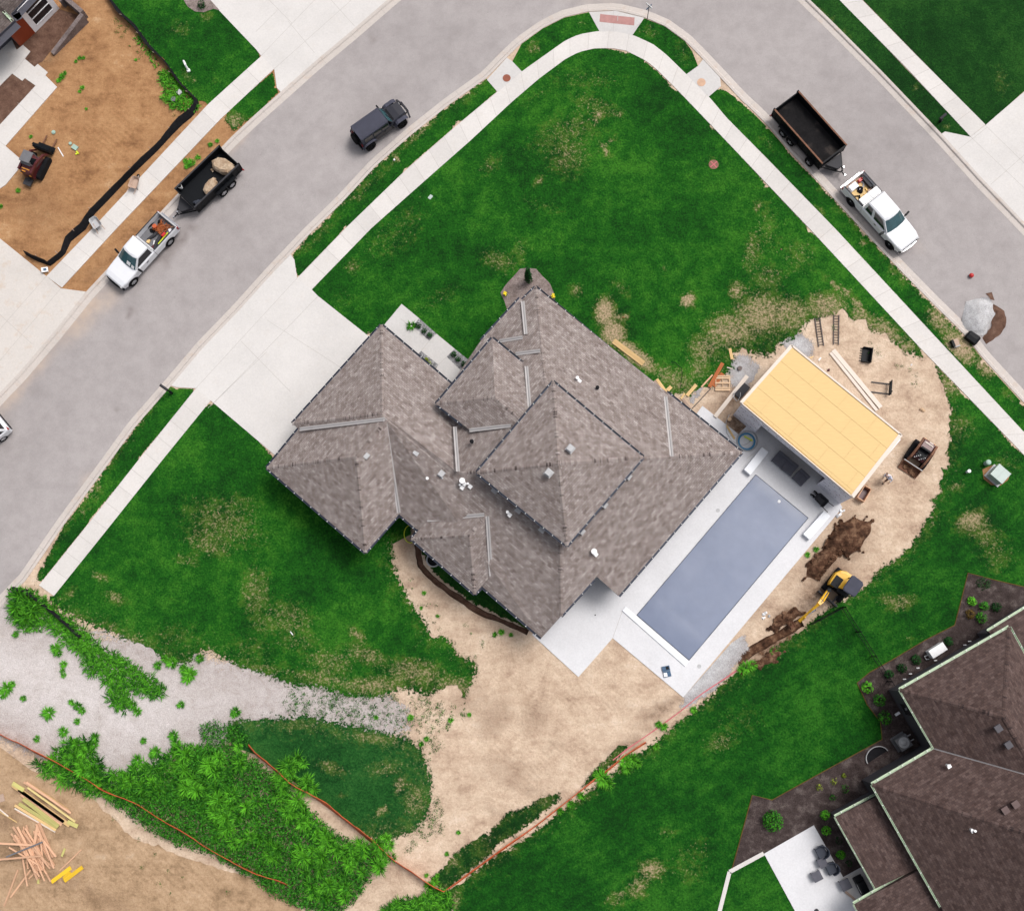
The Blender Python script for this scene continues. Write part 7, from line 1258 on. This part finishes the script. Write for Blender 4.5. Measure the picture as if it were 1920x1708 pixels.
lounge('leftmost of three grey lounge chairs, beside the white block', [(1446,863),(1465,878.5),(1480,860),(1459,846)]); lounge('middle of three grey lounge chairs under the pool house roof', [(1464.5,880),(1481.5,893),(1496,873),(1478,861)]); lounge('rightmost grey lounge chair, set apart toward the wheelbarrow', [(1486.6,897.8),(1501.7,911.6),(1516.8,891.5),(1500.4,881.4)])
item('tool_case', 'open dark blue tool case with a white lid insert on the lower deck', 'tool case', 1249.5, 1258, lambda mb: (mb.box((0,.18,.06),(.52,.34,.12),0,0), mb.box((0,-.20,.04),(.52,.38,.07),0,0), mb.box((-.12,-.22,.09),(.24,.26,.03),0,1), mb.box((.1,.2,.13),(.2,.2,.03),0,2)), ['bluet','white','black'], .05, .2)
item('wood_crate', 'small orange wooden frame box beside the pool house corner', 'crate', 1617, 927, lambda mb: ([mb.box((0,s*.26,.28),(1.05,.05,.56),0,0) for s in (-1,1)], [mb.box((s*.5,0,.28),(.05,.5,.56),0,0) for s in (-1,1)], mb.box((0,0,.05),(1.0,.5,.04),0,1)), ['pink','maroon'], 0, ang((1608,940),(1624,913)))
for k, (u, v, s, m, l) in enumerate(((1576,958,.20,'white','white stone at the deck corner nearest the wheelbarrow'),(1582,957,.13,'white','small white stone right of the deck corner'),(1573,966,.16,'white','white stone below the deck corner'),(1569,967,.13,'lgrey','grey stone touching the deck edge below the corner'),(1434.5,1151,.22,'white','white lump of debris on the soil beside the pool deck'),(1430,1157,.14,'white','smaller white lump beside the debris by the deck'),(1442,1155,.12,'lgrey','grey lump right of the white debris by the deck'),(1728,767,.20,'palw','tan block on bare soil below the fork frame'),(1708,684,.07,'white','white pebble on bare soil near the sidewalk'),(1554,694,.13,'maroon','small maroon object between roof edge and long boards'))): item('stone' if k < 7 else ('wood_block','stone','can')[k-7], l, 'stone' if k < 7 else ('block','stone','can')[k-7], u, v, lump(3, s*1.3), m, .01)
for k, (u, v, l) in enumerate(((1463,469,'reddish clod in the lawn left of the right sidewalk'),(1170,595,'tan clod in the lawn above the house eave'))): item('clod', l, 'clod', u, v, lump(2, .14), 'brick' if k == 0 else 'soil_nw', LW)
# neighbour's yard
def ac(lab, u, v, a):
    t = thing('air_conditioner', lab, 'air conditioner', P(u, v, .4), a); t.location.z = .05
    mb = MB(); mb.box((0,0,.40),(.86,.86,.78)); mb.box((0,0,.03),(1.0,1.0,.06)); mb.build('casing', M['grey'], t); mb = MB(); mb.cyl((0,0,.79),(0,0,.82),.36,20); mb.ell((0,0,.82),(.2,.2,.07),14,6,0,z0=0); mb.build('fan_guard', M['lgrey'], t)
    for s in (-.22,.15): mb = MB(); mb.tube([(.43,s,.4),(.75,s,.5)],.04,6); mb.build('pipe', M['lgrey'], t)
ac('grey air conditioner with a round fan guard beside the dark house wall', 1691, 1391, ang((1688,1293),(1920,1145)))
item('window_well', 'dark pit of a window well in the mulch beside the dark house', 'window well', 1645, 1419, lambda mb: (mb.loft([[(math.cos(a)*r_*1.15, math.sin(a)*r_*.95, z) for r_, z in ((.72,0),(.72,.14),(.68,.14),(.68,0))] for a in [math.pi*(k/16) for k in range(17)]]), mb.prism([(math.cos(a)*.77, math.sin(a)*.64) for a in [math.pi*k/16 for k in range(17)]], .0, .012, 1)), ['lgrey','blackm'], .05, ang((1688,1293),(1920,1145)))
item('generator', 'white standby generator box on the mulch beside the dark house', 'generator', 1752, 1219, lambda mb: (mb.box((0,0,.35),(1.15,.55,.65)), mb.box((0,0,.70),(1.2,.6,.06),top=.95), mb.tube([(-.6,0,.3),(-.85,.05,.2),(-.85,-.2,.15),(-.65,-.28,.1)],.03,6)), 'white', .05, ang((1688,1293),(1920,1145)))
def wicker(lab, u, v, a):
    t = thing('patio_chair', lab, 'patio chair', P(u, v, .4), a, 'navy wicker patio chairs'); t.location.z = .07
    mb = MB(); mb.loft([[(-.33*k,-.33*k,z),(.33*k,-.33*k,z),(.33*k,.33*k,z),(-.33*k,.33*k,z)] for k, z in ((1,.30),(1,.40),(.9,.45))]); mb.build('seat', M['navy'], t)
    mb = MB(); pts = [(math.cos(x)*.42-.02, math.sin(x)*.42) for x in [math.radians(75+k*21) for k in range(11)]]; mb.loft([[(x,y,.30),(x*1.05,y*1.05,.62+.22*max(0,-x/.42)),(x*.92,y*.92,.62+.22*max(0,-x/.42)),(x*.85,y*.85,.30)] for x, y in pts]); mb.build('backrest', M['navy'], t)
    for x, y in ((-.28,-.28),(.28,-.28),(.28,.28),(-.28,.28)): mb = MB(); mb.tube([(x,y,.3),(x*1.1,y*1.1,0)],.025,6); mb.build('leg', M['black'], t)
wa = ang((1562,1590),(1530,1606)); wicker('navy wicker patio chair farther up the neighbour patio', 1540, 1597, wa); wicker('navy wicker patio chair nearer the neighbour porch step', 1559, 1628, wa)
def table(name, lab, cat, u, v, a, s, mat, h=.45):
    t = thing(name, lab, cat, P(u, v, h), a); t.location.z = .07; mb = MB(); mb.box((0,0,h),(s,s,.06)); mb.build('top', M[mat], t)
    for x in (-1,1):
        for y in (-1,1): mb = MB(); mb.box((x*s*.42,y*s*.42,h/2),(.04,.04,h)); mb.build('leg', M['black'], t)
table('side_table', 'square slate side table between the two navy wicker chairs', 'side table', 1542, 1617, wa, .58, 'cush', .42); table('ottoman', 'square dark ottoman alone on the pale neighbour patio', 'ottoman', 1531.5, 1642, wa, .62, 'cush', .40); table('ottoman', 'square dark ottoman on the porch step beside the grill', 'ottoman', 1585, 1658, wa, .66, 'cush', .42)
def grill():
    t = thing('grill', 'black barbecue grill on the neighbour porch step under the roof edge', 'grill', P(1617,1661,.8), wa+math.pi/2); t.location.z = .14
    mb = MB(); mb.box((0,0,.45),(1.15,.55,.75)); mb.build('cabinet', M['black'], t); mb = MB(); mb.loft([[(-.38,-.26,.83),(.38,-.26,.83),(.38,.26,.83),(-.38,.26,.83)],[(-.36,-.18,1.02),(.36,-.18,1.02),(.36,.22,1.05),(-.36,.22,1.05)]]); mb.build('lid', M['black'], t)
    mb = MB(); mb.tube([(-.3,-.30,.92),(.3,-.30,.92)],.02,6); mb.build('lid_handle', M['chrome'], t)
    for s in (-1,1): mb = MB(); mb.box((s*.62,0,.80),(.32,.48,.04)); mb.build('side_shelf', M['blackm'], t)
grill()
board('board', 'brown board lying from the porch step to the roof edge', (1585,1671), (1603,1686), .16, 'weath', .15, .04)
item('dog_bowl', 'small dark object at the lower end of the neighbour patio', 'bowl', 1531, 1707, disc(.14,.1,12), 'dgrey', .07)
# lumber at the lower left
rl_ = random.Random(11); GL = 'boards of the neat lumber stack'; k = 0
for i, (a, b, w_, m, zz) in enumerate((((24,1471),(131,1547),.28,'pine',.20),((45,1466),(130,1520),.14,'pink',.14),((50,1466),(133,1524),.14,'pink',.22),((35,1480),(120,1541),.24,'pink',.20),((56,1469),(128,1517),.12,'pine',.06),((40,1488),(116,1546),.22,'pink',.12),((44,1497),(110,1549),.26,'green_p',.18),((36,1506),(108,1551),.22,'green_p',.12),((28,1509),(105,1556),.16,'pine',.14),((28,1515),(104,1559),.10,'pine_p',.08),((52,1476),(141,1540),.12,'yelp',.27),((24,1468),(45,1481),.26,'green_p',.24),((127,1540),(146,1549),.26,'green_p',.22),((32,1520),(98,1556),.10,'pink',.03))):
    M.setdefault('yelp', wood('pale_yellow_board', (.62,.50,.22)))
    board('lumber_board', 'sawn board of the neat lumber stack at lower left', a, b, w_, m, zz, .05, GL)
for i in range(34):
    c = (70+rl_.uniform(-26,24), 1596+rl_.uniform(-22,26)); an = math.radians(rl_.gauss(58, 17)); L = rl_.uniform(26, 46); dx, dy = math.cos(an)*L, math.sin(an)*L
    c = (c[0]+.0, c[1]); board('scrap_board', 'pinkish sawn board in the messy scrap wood pile', (c[0]-dx, c[1]-dy*1.0), (c[0]+dx, c[1]+dy), rl_.choice((.10,.12,.14,.18)), 'pink', .03+.014*i, .045, 'boards of the messy scrap pile')
for a, b, w_, m, l, z in (((-8,1580),(64,1584),.13,'pink','long pinkish board reaching off the left edge over the scrap pile',.55), ((-4,1611),(78,1604),.12,'pink','lower long pinkish board reaching off the left edge',.58), ((12,1606),(80,1578),.10,'grey','grey board lying slantwise over the scrap pile',.62), ((34,1630),(8,1698),.11,'pink','steep pinkish board below the scrap pile',.03), ((58,1630),(20,1682),.11,'pink','pinkish board slanting below the scrap pile',.04), ((153,1592),(112,1632),.08,'pink','thin pinkish board right of the scrap pile',.05), ((122,1590),(116,1605),.14,'green_p','short greenish block right of the scrap pile',.03), ((72,1645),(72,1656),.14,'green_p','short greenish block below the scrap pile',.02), ((54,1647),(68,1634),.10,'pink','short pinkish offcut at the foot of the scrap pile',.05), ((-6,1512),(16,1530),.08,'pine_p','pale stick at the left edge beside the lumber stack',.03), ((-2,1520),(32,1541),.06,'pine','thin stick at the left edge below the pale stick',.02), ((-10,1500),(8,1494),.5,'weath','brown sheet of wood cut by the left edge',.03)):
    board('scrap_board', l, a, b, w_, m, z, .05)
for a, b, l, z in (((97,1653),(133,1626),'left of three bright yellow boards',.05), ((120,1647),(132,1634),'short middle one of three bright yellow boards',.02), ((121,1651),(155,1625),'right of three bright yellow boards',.05)): board('yellow_board', l, a, b, .26, 'yel', z, .06, 'bright yellow boards')
item('stick', 'small pale stick in the lawn below the garage', 'stick', 547, 1187, bx(.30,.06,.05), 'white', LW, -.9)
# ------------------------------------------------------------------ plants
def blades(mb, rg_, n, L, spread, wid=.028, cz=0.0, c=(0,0), up=.75, tb=0.0):
    for k in range(n):
        a = rg_.uniform(0, 6.283); l = L*rg_.uniform(.55, 1.1); r0 = spread*math.sqrt(rg_.random())*.6; b = Vector((c[0]+math.cos(a+rg_.uniform(-.8,.8))*r0, c[1]+math.sin(a+rg_.uniform(-.8,.8))*r0, cz)); d = Vector((math.cos(a), math.sin(a), 0)); s = Vector((-d.y, d.x, 0)); tn = tb+rg_.uniform(-.3, .4); pts = []
        e = rg_.uniform(.35, 1.0)*up
        for i, (f, h) in enumerate(((0,0),(.28,.55*e),(.62,.85*e),(1.0,.72*e))): pts.append(b+d*f*l*.8+Vector((0,0,h*l)))
        w_ = wid*rg_.uniform(.7,1.3); vs = []
        for i, p in enumerate(pts): q = w_*(.8,1.0,.8,.06)[i]; vs += [p-s*q, p+s*q]
        mb.add(vs, [(0,1,3,2),(2,3,5,4),(4,5,7,6)], 0, tn)
def leaves(mb, rg_, n, r, s=.07, c=(0,0,0), shell=.45):
    for k in range(n):
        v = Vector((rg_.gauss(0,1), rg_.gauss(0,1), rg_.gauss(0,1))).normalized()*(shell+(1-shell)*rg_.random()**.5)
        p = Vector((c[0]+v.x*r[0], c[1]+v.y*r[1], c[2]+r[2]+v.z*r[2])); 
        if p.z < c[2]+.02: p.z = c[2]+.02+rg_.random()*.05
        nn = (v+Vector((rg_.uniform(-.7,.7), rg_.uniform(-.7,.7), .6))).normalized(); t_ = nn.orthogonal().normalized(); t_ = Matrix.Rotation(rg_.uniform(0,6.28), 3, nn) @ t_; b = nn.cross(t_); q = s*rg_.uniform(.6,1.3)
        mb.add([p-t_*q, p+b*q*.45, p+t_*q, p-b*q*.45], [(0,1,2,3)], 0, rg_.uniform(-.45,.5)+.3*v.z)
rv = random.Random(21)
clump_me = []
for k in range(6):
    mb = MB(); blades(mb, rv, 70, .55, .22, .026); o = mb.build('grass_clump', M['blade']); clump_me.append(o.data); bpy.data.objects.remove(o)
def clump(u, v, s, k, label, group, mat=None, name='grass_clump'):
    o = bpy.data.objects.new(name, clump_me[k % 6]); sc.collection.objects.link(o); o.location = P(u, v, .02); o.rotation_euler.z = rv.uniform(0, 6.28); o.scale = (s, s, s*.9); return tag(o, label, 'grass clump', group)
cl = [(323,1243,1.0),(297,1247,.8),(357,1263,1.2),(345,1255,.9),(250,1322,.9),(258,1334,.8),(340,1321,.7),(443,1334,.9),(438,1340,.6),(92,1336,1.2),(45,1309,.6),(15,1290,1.1),(8,1300,.9),(24,1283,.6),(135,1317,.6),(147,1324,.8),(155,1332,.7),(145,1352,.6),(70,1385,.6),(120,1372,.9),(293,1410,1.0),(286,1414,.7),(270,1388,.6),(327,1378,.9),(331,1392,.9),(328,1405,.8),(180,1383,.9),(176,1396,.9),(30,1190,.6),(120,1245,.7),(105,1215,.9),(110,1224,.8),(310,1235,.7),(375,1234,.8),(352,1272,1.0),(118,1258,.5),(120,1266,.5),(258,1425,1.0),(250,1438,.9),(308,1436,.5)]
for i, (u, v, s) in enumerate(cl): clump(u, v, s, i, 'spiky green grass clump growing out of the pale gravel', 'grass clumps on the gravel')
for i, (u, v, s) in enumerate(((117,145,1.0),(111,152,.8),(122,138,.7),(150,110,.7),(143,116,.6),(157,109,.6),(155,165,.7),(150,172,.6),(162,205,.5),(58,257,.6),(35,358,.8),(2,388,.7),(255,113,.5))): clump(u, v, s*.62, i, 'small green weed tuft growing on the orange clay', 'weed tufts on the clay')
for i, (u, v, s) in enumerate(((360,306,1.1),(352,312,.9),(372,296,.8),(395,272,.7),(348,302,.7),(408,265,.6))): clump(u, v, s*.7, i, 'green weed tuft between the sidewalk and the black trailer', 'weed tufts on the verge clay')
for i, (u, v, s) in enumerate(((1130,1460,1.3),(1122,1452,1.0),(1140,1468,1.0),(1172,1428,1.1),(1185,1422,1.0),(1195,1430,.8),(1175,1440,.9),(1230,1400,.6),(1090,1492,.7),(1070,1508,.7),(1050,1520,.6),(1400,1250,1.0),(1392,1256,.9),(1410,1246,.8),(1245,1362,.7),(1235,1358,.6),(1300,1330,.6),(1450,1220,.6),(1530,1030,.5),(1514,1040,.5))): clump(u, v, s, i, 'tall green grass clump along the edge of the mown lawn', 'grass clumps along the fence line')
for i, (u, v, s) in enumerate(((805,1660,1.0),(815,1652,.9),(800,1640,.5),(838,1600,.5),(860,1560,.5),(795,1112,.5),(790,1140,.4),(940,1185,.7),(928,1190,.6),(958,1190,.5),(820,1155,.4),(880,1340,.5),(845,1350,.6),(770,1345,.7),(790,1395,.6),(800,1385,.6),(820,1640,.5),(705,1345,.5))): clump(u, v, s*.8, i, 'low green weed tuft on the pale sandy soil', 'weed tufts on the sand')
def in_px(poly, u, v): return bool(inside(np.array([[u, v]]), poly)[0])
def scatter(poly, step, jit, fn):
    us = [p[0] for p in poly]; vs = [p[1] for p in poly]; u = min(us)
    while u < max(us):
        v = min(vs)
        while v < max(vs):
            a, b = u+rv.uniform(-jit, jit), v+rv.uniform(-jit, jit)
            if in_px(poly, a, b): fn(a, b)
            v += step
        u += step
W1 = [(60,1425),(90,1430),(110,1405),(135,1385),(165,1388),(185,1420),(195,1448),(245,1452),(270,1430),(310,1420),(335,1395),(372,1385),(410,1388),(455,1405),(480,1440),(500,1440),(535,1470),(560,1510),(610,1550),(660,1585),(690,1585),(722,1570),(735,1600),(705,1640),(680,1660),(640,1680),(610,1670),(560,1665),(520,1640),(480,1600),(430,1560),(380,1540),(330,1535),(280,1520),(240,1505),(190,1490),(140,1475),(90,1455)]
mb = MB()
WA = [(60,1425),(90,1430),(110,1405),(135,1385),(165,1388),(185,1420),(195,1448),(245,1452),(270,1430),(310,1420),(335,1398),(372,1400),(410,1420),(440,1450),(430,1490),(445,1520),(400,1545),(350,1510),(290,1495),(240,1505),(190,1490),(140,1475),(90,1455)]
scatter(WA, 7.2, 5, lambda a, b: blades(mb, rv, 12, rv.uniform(.4,.9), .28, .026, .05, P2(a, b, .02), tb=.45*math.sin(a*.11+1.3*math.sin(b*.07))*math.cos(b*.09)-.1))
WC = [(440,1420),(400,1450),(460,1500),(370,1475),(420,1530),(545,1450),(575,1470),(530,1475),(545,1530),(590,1550),(560,1500),(480,1560),(410,1510),(350,1430),(300,1470),(230,1470),(170,1450),(140,1410),(600,1620),(565,1600),(715,1585),(725,1600),(705,1610),(640,1650),(520,1600),(610,1580),(650,1610),(430,1560),(555,1430),(610,1660),(680,1600)]
for i_, (u, v) in enumerate(WC):
    for q in range(6): blades(mb, rv, 42, rv.uniform(.4,.85), .30, .022, rv.uniform(.25,.6), P2(u+rv.gauss(0,12), v+rv.gauss(0,12), 0), .95, rv.uniform(-.25,.5))
tag(mb.build('tall_weeds', M['blade']), 'dense bank of tall bright green weeds at the lower left', 'weeds', kind='stuff')
mb = MB(); W1b = [(340,1430),(380,1400),(450,1405),(500,1440),(540,1475),(620,1555),(680,1590),(715,1600),(690,1655),(650,1700),(620,1712),(570,1700),(520,1680),(470,1640),(400,1600),(330,1580),(270,1545),(230,1515),(190,1490),(260,1470),(310,1480)]
scatter(W1b, 5.0, 4, lambda a, b: leaves(mb, rv, 17, (.34,.34,rv.uniform(.15,.42)), .085, (*P2(a, b, 0), 0), .2))
for a0_, b0_, n in (((440,1360),(375,1400),20),): scatter([(372,1362),(400,1352),(450,1362),(470,1392),(440,1410),(385,1405)], 5, 3, lambda a, b: leaves(mb, rv, 14, (.3,.3,.2), .07, (*P2(a, b, 0), 0), .2))
tag(mb.build('leafy_undergrowth', M['leaf']), 'dark leafy undergrowth below the tall weeds at the lower left', 'undergrowth', kind='stuff')
mb = MB(); W2 = [(20,1108),(60,1106),(100,1138),(160,1182),(192,1215),(230,1232),(275,1262),(308,1290),(312,1308),(280,1306),(252,1292),(236,1335),(205,1318),(195,1262),(165,1266),(158,1230),(118,1200),(92,1172),(72,1182),(45,1182),(22,1158)]
scatter(W2, 5.5, 3.5, lambda a, b: blades(mb, rv, 9, rv.uniform(.35,.7), .28, .028, 0.02, P2(a, b, .02)))
for u, v in ((40,1120),(55,1130),(35,1140),(60,1150),(48,1160),(70,1140)): blades(mb, rv, 50, .95, .35, .03, .1, P2(u, v, 0), 1.0)
tag(mb.build('tall_weeds', M['blade']), 'strip of green weeds across the gravel from the end of the left sidewalk', 'weeds', kind='stuff')
mb = MB(); W3 = [(296,140),(318,135),(340,160),(368,190),(372,200),(360,212),(340,205),(318,200),(306,180),(308,165)]
scatter(W3, 5, 3.5, lambda a, b: blades(mb, rv, 10, rv.uniform(.3,.55), .25, .026, .02, P2(a, b, .02))); scatter([(258,60),(272,75),(300,120),(296,132),(280,110),(255,75)], 5, 3.5, lambda a, b: blades(mb, rv, 5, .3, .25, .024, .02, P2(a, b, .02)))
tag(mb.build('tall_weeds', M['blade']), 'green weeds in the corner of the black silt fence', 'weeds', kind='stuff')
mb = MB(); scatter([(720,1705),(745,1690),(790,1685),(810,1668),(838,1672),(845,1700),(850,1740),(700,1740)], 6, 4, lambda a, b: blades(mb, rv, 14, rv.uniform(.5,.8), .3, .03, .02, P2(a, b, .02)))
tag(mb.build('tall_weeds', M['blade']), 'bright green weeds at the bottom edge below the orange fence corner', 'weeds', kind='stuff')
mb = MB()                                              # sparse seedlings where the grass is coming through the soil
for poly, n in (([(740,1300),(800,1310),(880,1330),(850,1370),(800,1430),(760,1390),(690,1350)], 260), ([(790,1480),(830,1500),(830,1560),(760,1600),(790,1540)], 120), ([(760,1060),(800,1120),(860,1160),(930,1210),(900,1240),(830,1190),(780,1130)], 60), ([(1370,620),(1480,600),(1620,620),(1720,690),(1770,760),(1700,720),(1560,620)], 160), ([(620,1290),(720,1310),(700,1370),(600,1340)], 200), ([(560,1270),(640,1290),(610,1350),(520,1330)], 160), ([(430,60),(480,30),(300,300),(240,350)], 40), ([(180,1500),(330,1620),(560,1700),(300,1690)], 60), ([(200,20),(260,60),(300,140),(260,120),(215,60)], 50)):
    us = [p[0] for p in poly]; vs = [p[1] for p in poly]; k = 0
    while k < n:
        a, b = rv.uniform(min(us), max(us)), rv.uniform(min(vs), max(vs)); k += 1
        if in_px(poly, a, b): s = rv.uniform(.06, .26)*rv.random()**.5+.05; leaves(mb, rv, int(6+90*s), (s*1.5, s*1.5, .05), .04, (*P2(a, b, 0), .015), .0)
tag(mb.build('grass_seedlings', M['leaf']), 'scattered seedlings and weeds coming through the bare soil', 'seedlings', kind='stuff')
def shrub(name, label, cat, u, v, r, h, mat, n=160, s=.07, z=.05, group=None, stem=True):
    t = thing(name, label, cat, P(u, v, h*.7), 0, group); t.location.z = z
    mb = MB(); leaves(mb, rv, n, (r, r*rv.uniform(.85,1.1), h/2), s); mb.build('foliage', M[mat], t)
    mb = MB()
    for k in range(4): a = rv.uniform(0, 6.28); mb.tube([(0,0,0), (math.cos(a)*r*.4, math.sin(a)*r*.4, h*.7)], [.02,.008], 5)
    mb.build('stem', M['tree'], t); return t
t = thing('upright_tree', 'narrow dark upright shrub in the rock bed at the top house corner', 'shrub', P(991,528,0)); mb = MB()
for k in range(7): leaves(mb, rv, 120, (.34-.03*k, .34-.03*k, .30), .075, (rv.uniform(-.06,.06), rv.uniform(-.06,.06), .15+.36*k), .3)
mb.build('foliage', M['leaf_dark'], t); mb = MB(); mb.tube([(0,0,0),(0,0,2.4)], [.05,.01], 6); mb.build('trunk', M['tree'], t)
for u, v, l in ((947.5,552,'yellow flowering plant on the left of the rock bed at the house corner'), (1037,556,'yellow flowering plant on the right of the rock bed at the house corner')):
    t = shrub('flower_plant', l, 'flower', u, v, .20, .3, 'leaf', 60, .05); mb = MB()
    for k in range(16): a = rv.uniform(0,6.28); q = rv.uniform(0,.16); mb.ell((math.cos(a)*q, math.sin(a)*q, .32+rv.uniform(-.02,.04)), (.05,.05,.035), 7, 4)
    mb.build('blossom', M['straw'], t)
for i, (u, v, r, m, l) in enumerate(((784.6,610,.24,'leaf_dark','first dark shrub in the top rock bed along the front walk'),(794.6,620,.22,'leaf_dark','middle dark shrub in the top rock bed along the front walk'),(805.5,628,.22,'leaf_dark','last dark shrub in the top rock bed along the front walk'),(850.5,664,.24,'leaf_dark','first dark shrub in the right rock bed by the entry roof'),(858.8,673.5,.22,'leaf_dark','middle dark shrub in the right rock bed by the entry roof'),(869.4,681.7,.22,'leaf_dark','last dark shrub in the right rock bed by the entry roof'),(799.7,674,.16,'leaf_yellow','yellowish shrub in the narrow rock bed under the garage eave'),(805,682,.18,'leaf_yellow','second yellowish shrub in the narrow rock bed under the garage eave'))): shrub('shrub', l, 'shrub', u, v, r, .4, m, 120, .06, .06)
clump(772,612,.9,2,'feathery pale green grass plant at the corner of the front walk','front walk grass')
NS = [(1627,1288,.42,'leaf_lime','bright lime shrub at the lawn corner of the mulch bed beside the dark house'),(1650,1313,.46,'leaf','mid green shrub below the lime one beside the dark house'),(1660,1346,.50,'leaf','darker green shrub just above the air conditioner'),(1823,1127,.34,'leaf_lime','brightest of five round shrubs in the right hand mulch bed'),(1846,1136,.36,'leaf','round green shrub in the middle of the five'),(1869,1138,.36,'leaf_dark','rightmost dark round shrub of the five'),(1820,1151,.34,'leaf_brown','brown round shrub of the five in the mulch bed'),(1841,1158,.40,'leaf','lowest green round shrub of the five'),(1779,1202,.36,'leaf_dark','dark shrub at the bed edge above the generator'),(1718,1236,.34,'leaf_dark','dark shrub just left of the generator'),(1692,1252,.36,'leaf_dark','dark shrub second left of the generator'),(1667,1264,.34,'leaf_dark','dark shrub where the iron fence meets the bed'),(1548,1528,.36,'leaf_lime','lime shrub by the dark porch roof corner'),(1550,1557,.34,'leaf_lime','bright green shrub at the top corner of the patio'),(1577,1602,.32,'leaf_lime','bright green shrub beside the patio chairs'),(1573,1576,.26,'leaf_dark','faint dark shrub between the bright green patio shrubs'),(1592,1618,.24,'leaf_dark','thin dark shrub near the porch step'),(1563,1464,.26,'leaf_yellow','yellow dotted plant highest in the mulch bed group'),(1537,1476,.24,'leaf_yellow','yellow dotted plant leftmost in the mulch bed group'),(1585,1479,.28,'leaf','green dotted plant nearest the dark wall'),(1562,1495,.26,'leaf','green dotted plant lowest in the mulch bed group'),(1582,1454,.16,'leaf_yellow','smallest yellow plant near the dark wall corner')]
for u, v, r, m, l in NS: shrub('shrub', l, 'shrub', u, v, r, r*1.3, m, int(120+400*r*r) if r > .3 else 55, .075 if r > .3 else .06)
shrub('bush', 'large soft green bush alone in the mulch bed left of the patio', 'bush', 1450, 1540, .70, .9, 'leaf', 620, .085)
shrub('shrub', 'grey green patch of low plants at the tip of the upper mulch bed', 'shrub', 1845, 1095, .55, .3, 'leaf_dark', 220, .06)
shrub('shrub', 'small round shrub in the rock bed at the top photo edge', 'shrub', 377, 8, .35, .5, 'leaf_dark', 160, .07)
sheet('rock_bed', [(330,-60),(345,2),S(352,14,.2),S(365,22,.2),S(382,24,.2),S(400,17,.2),(412,20),(392,-2),(375,-60)], .046, M['rock_mulch'], .4, .2, seed=71)
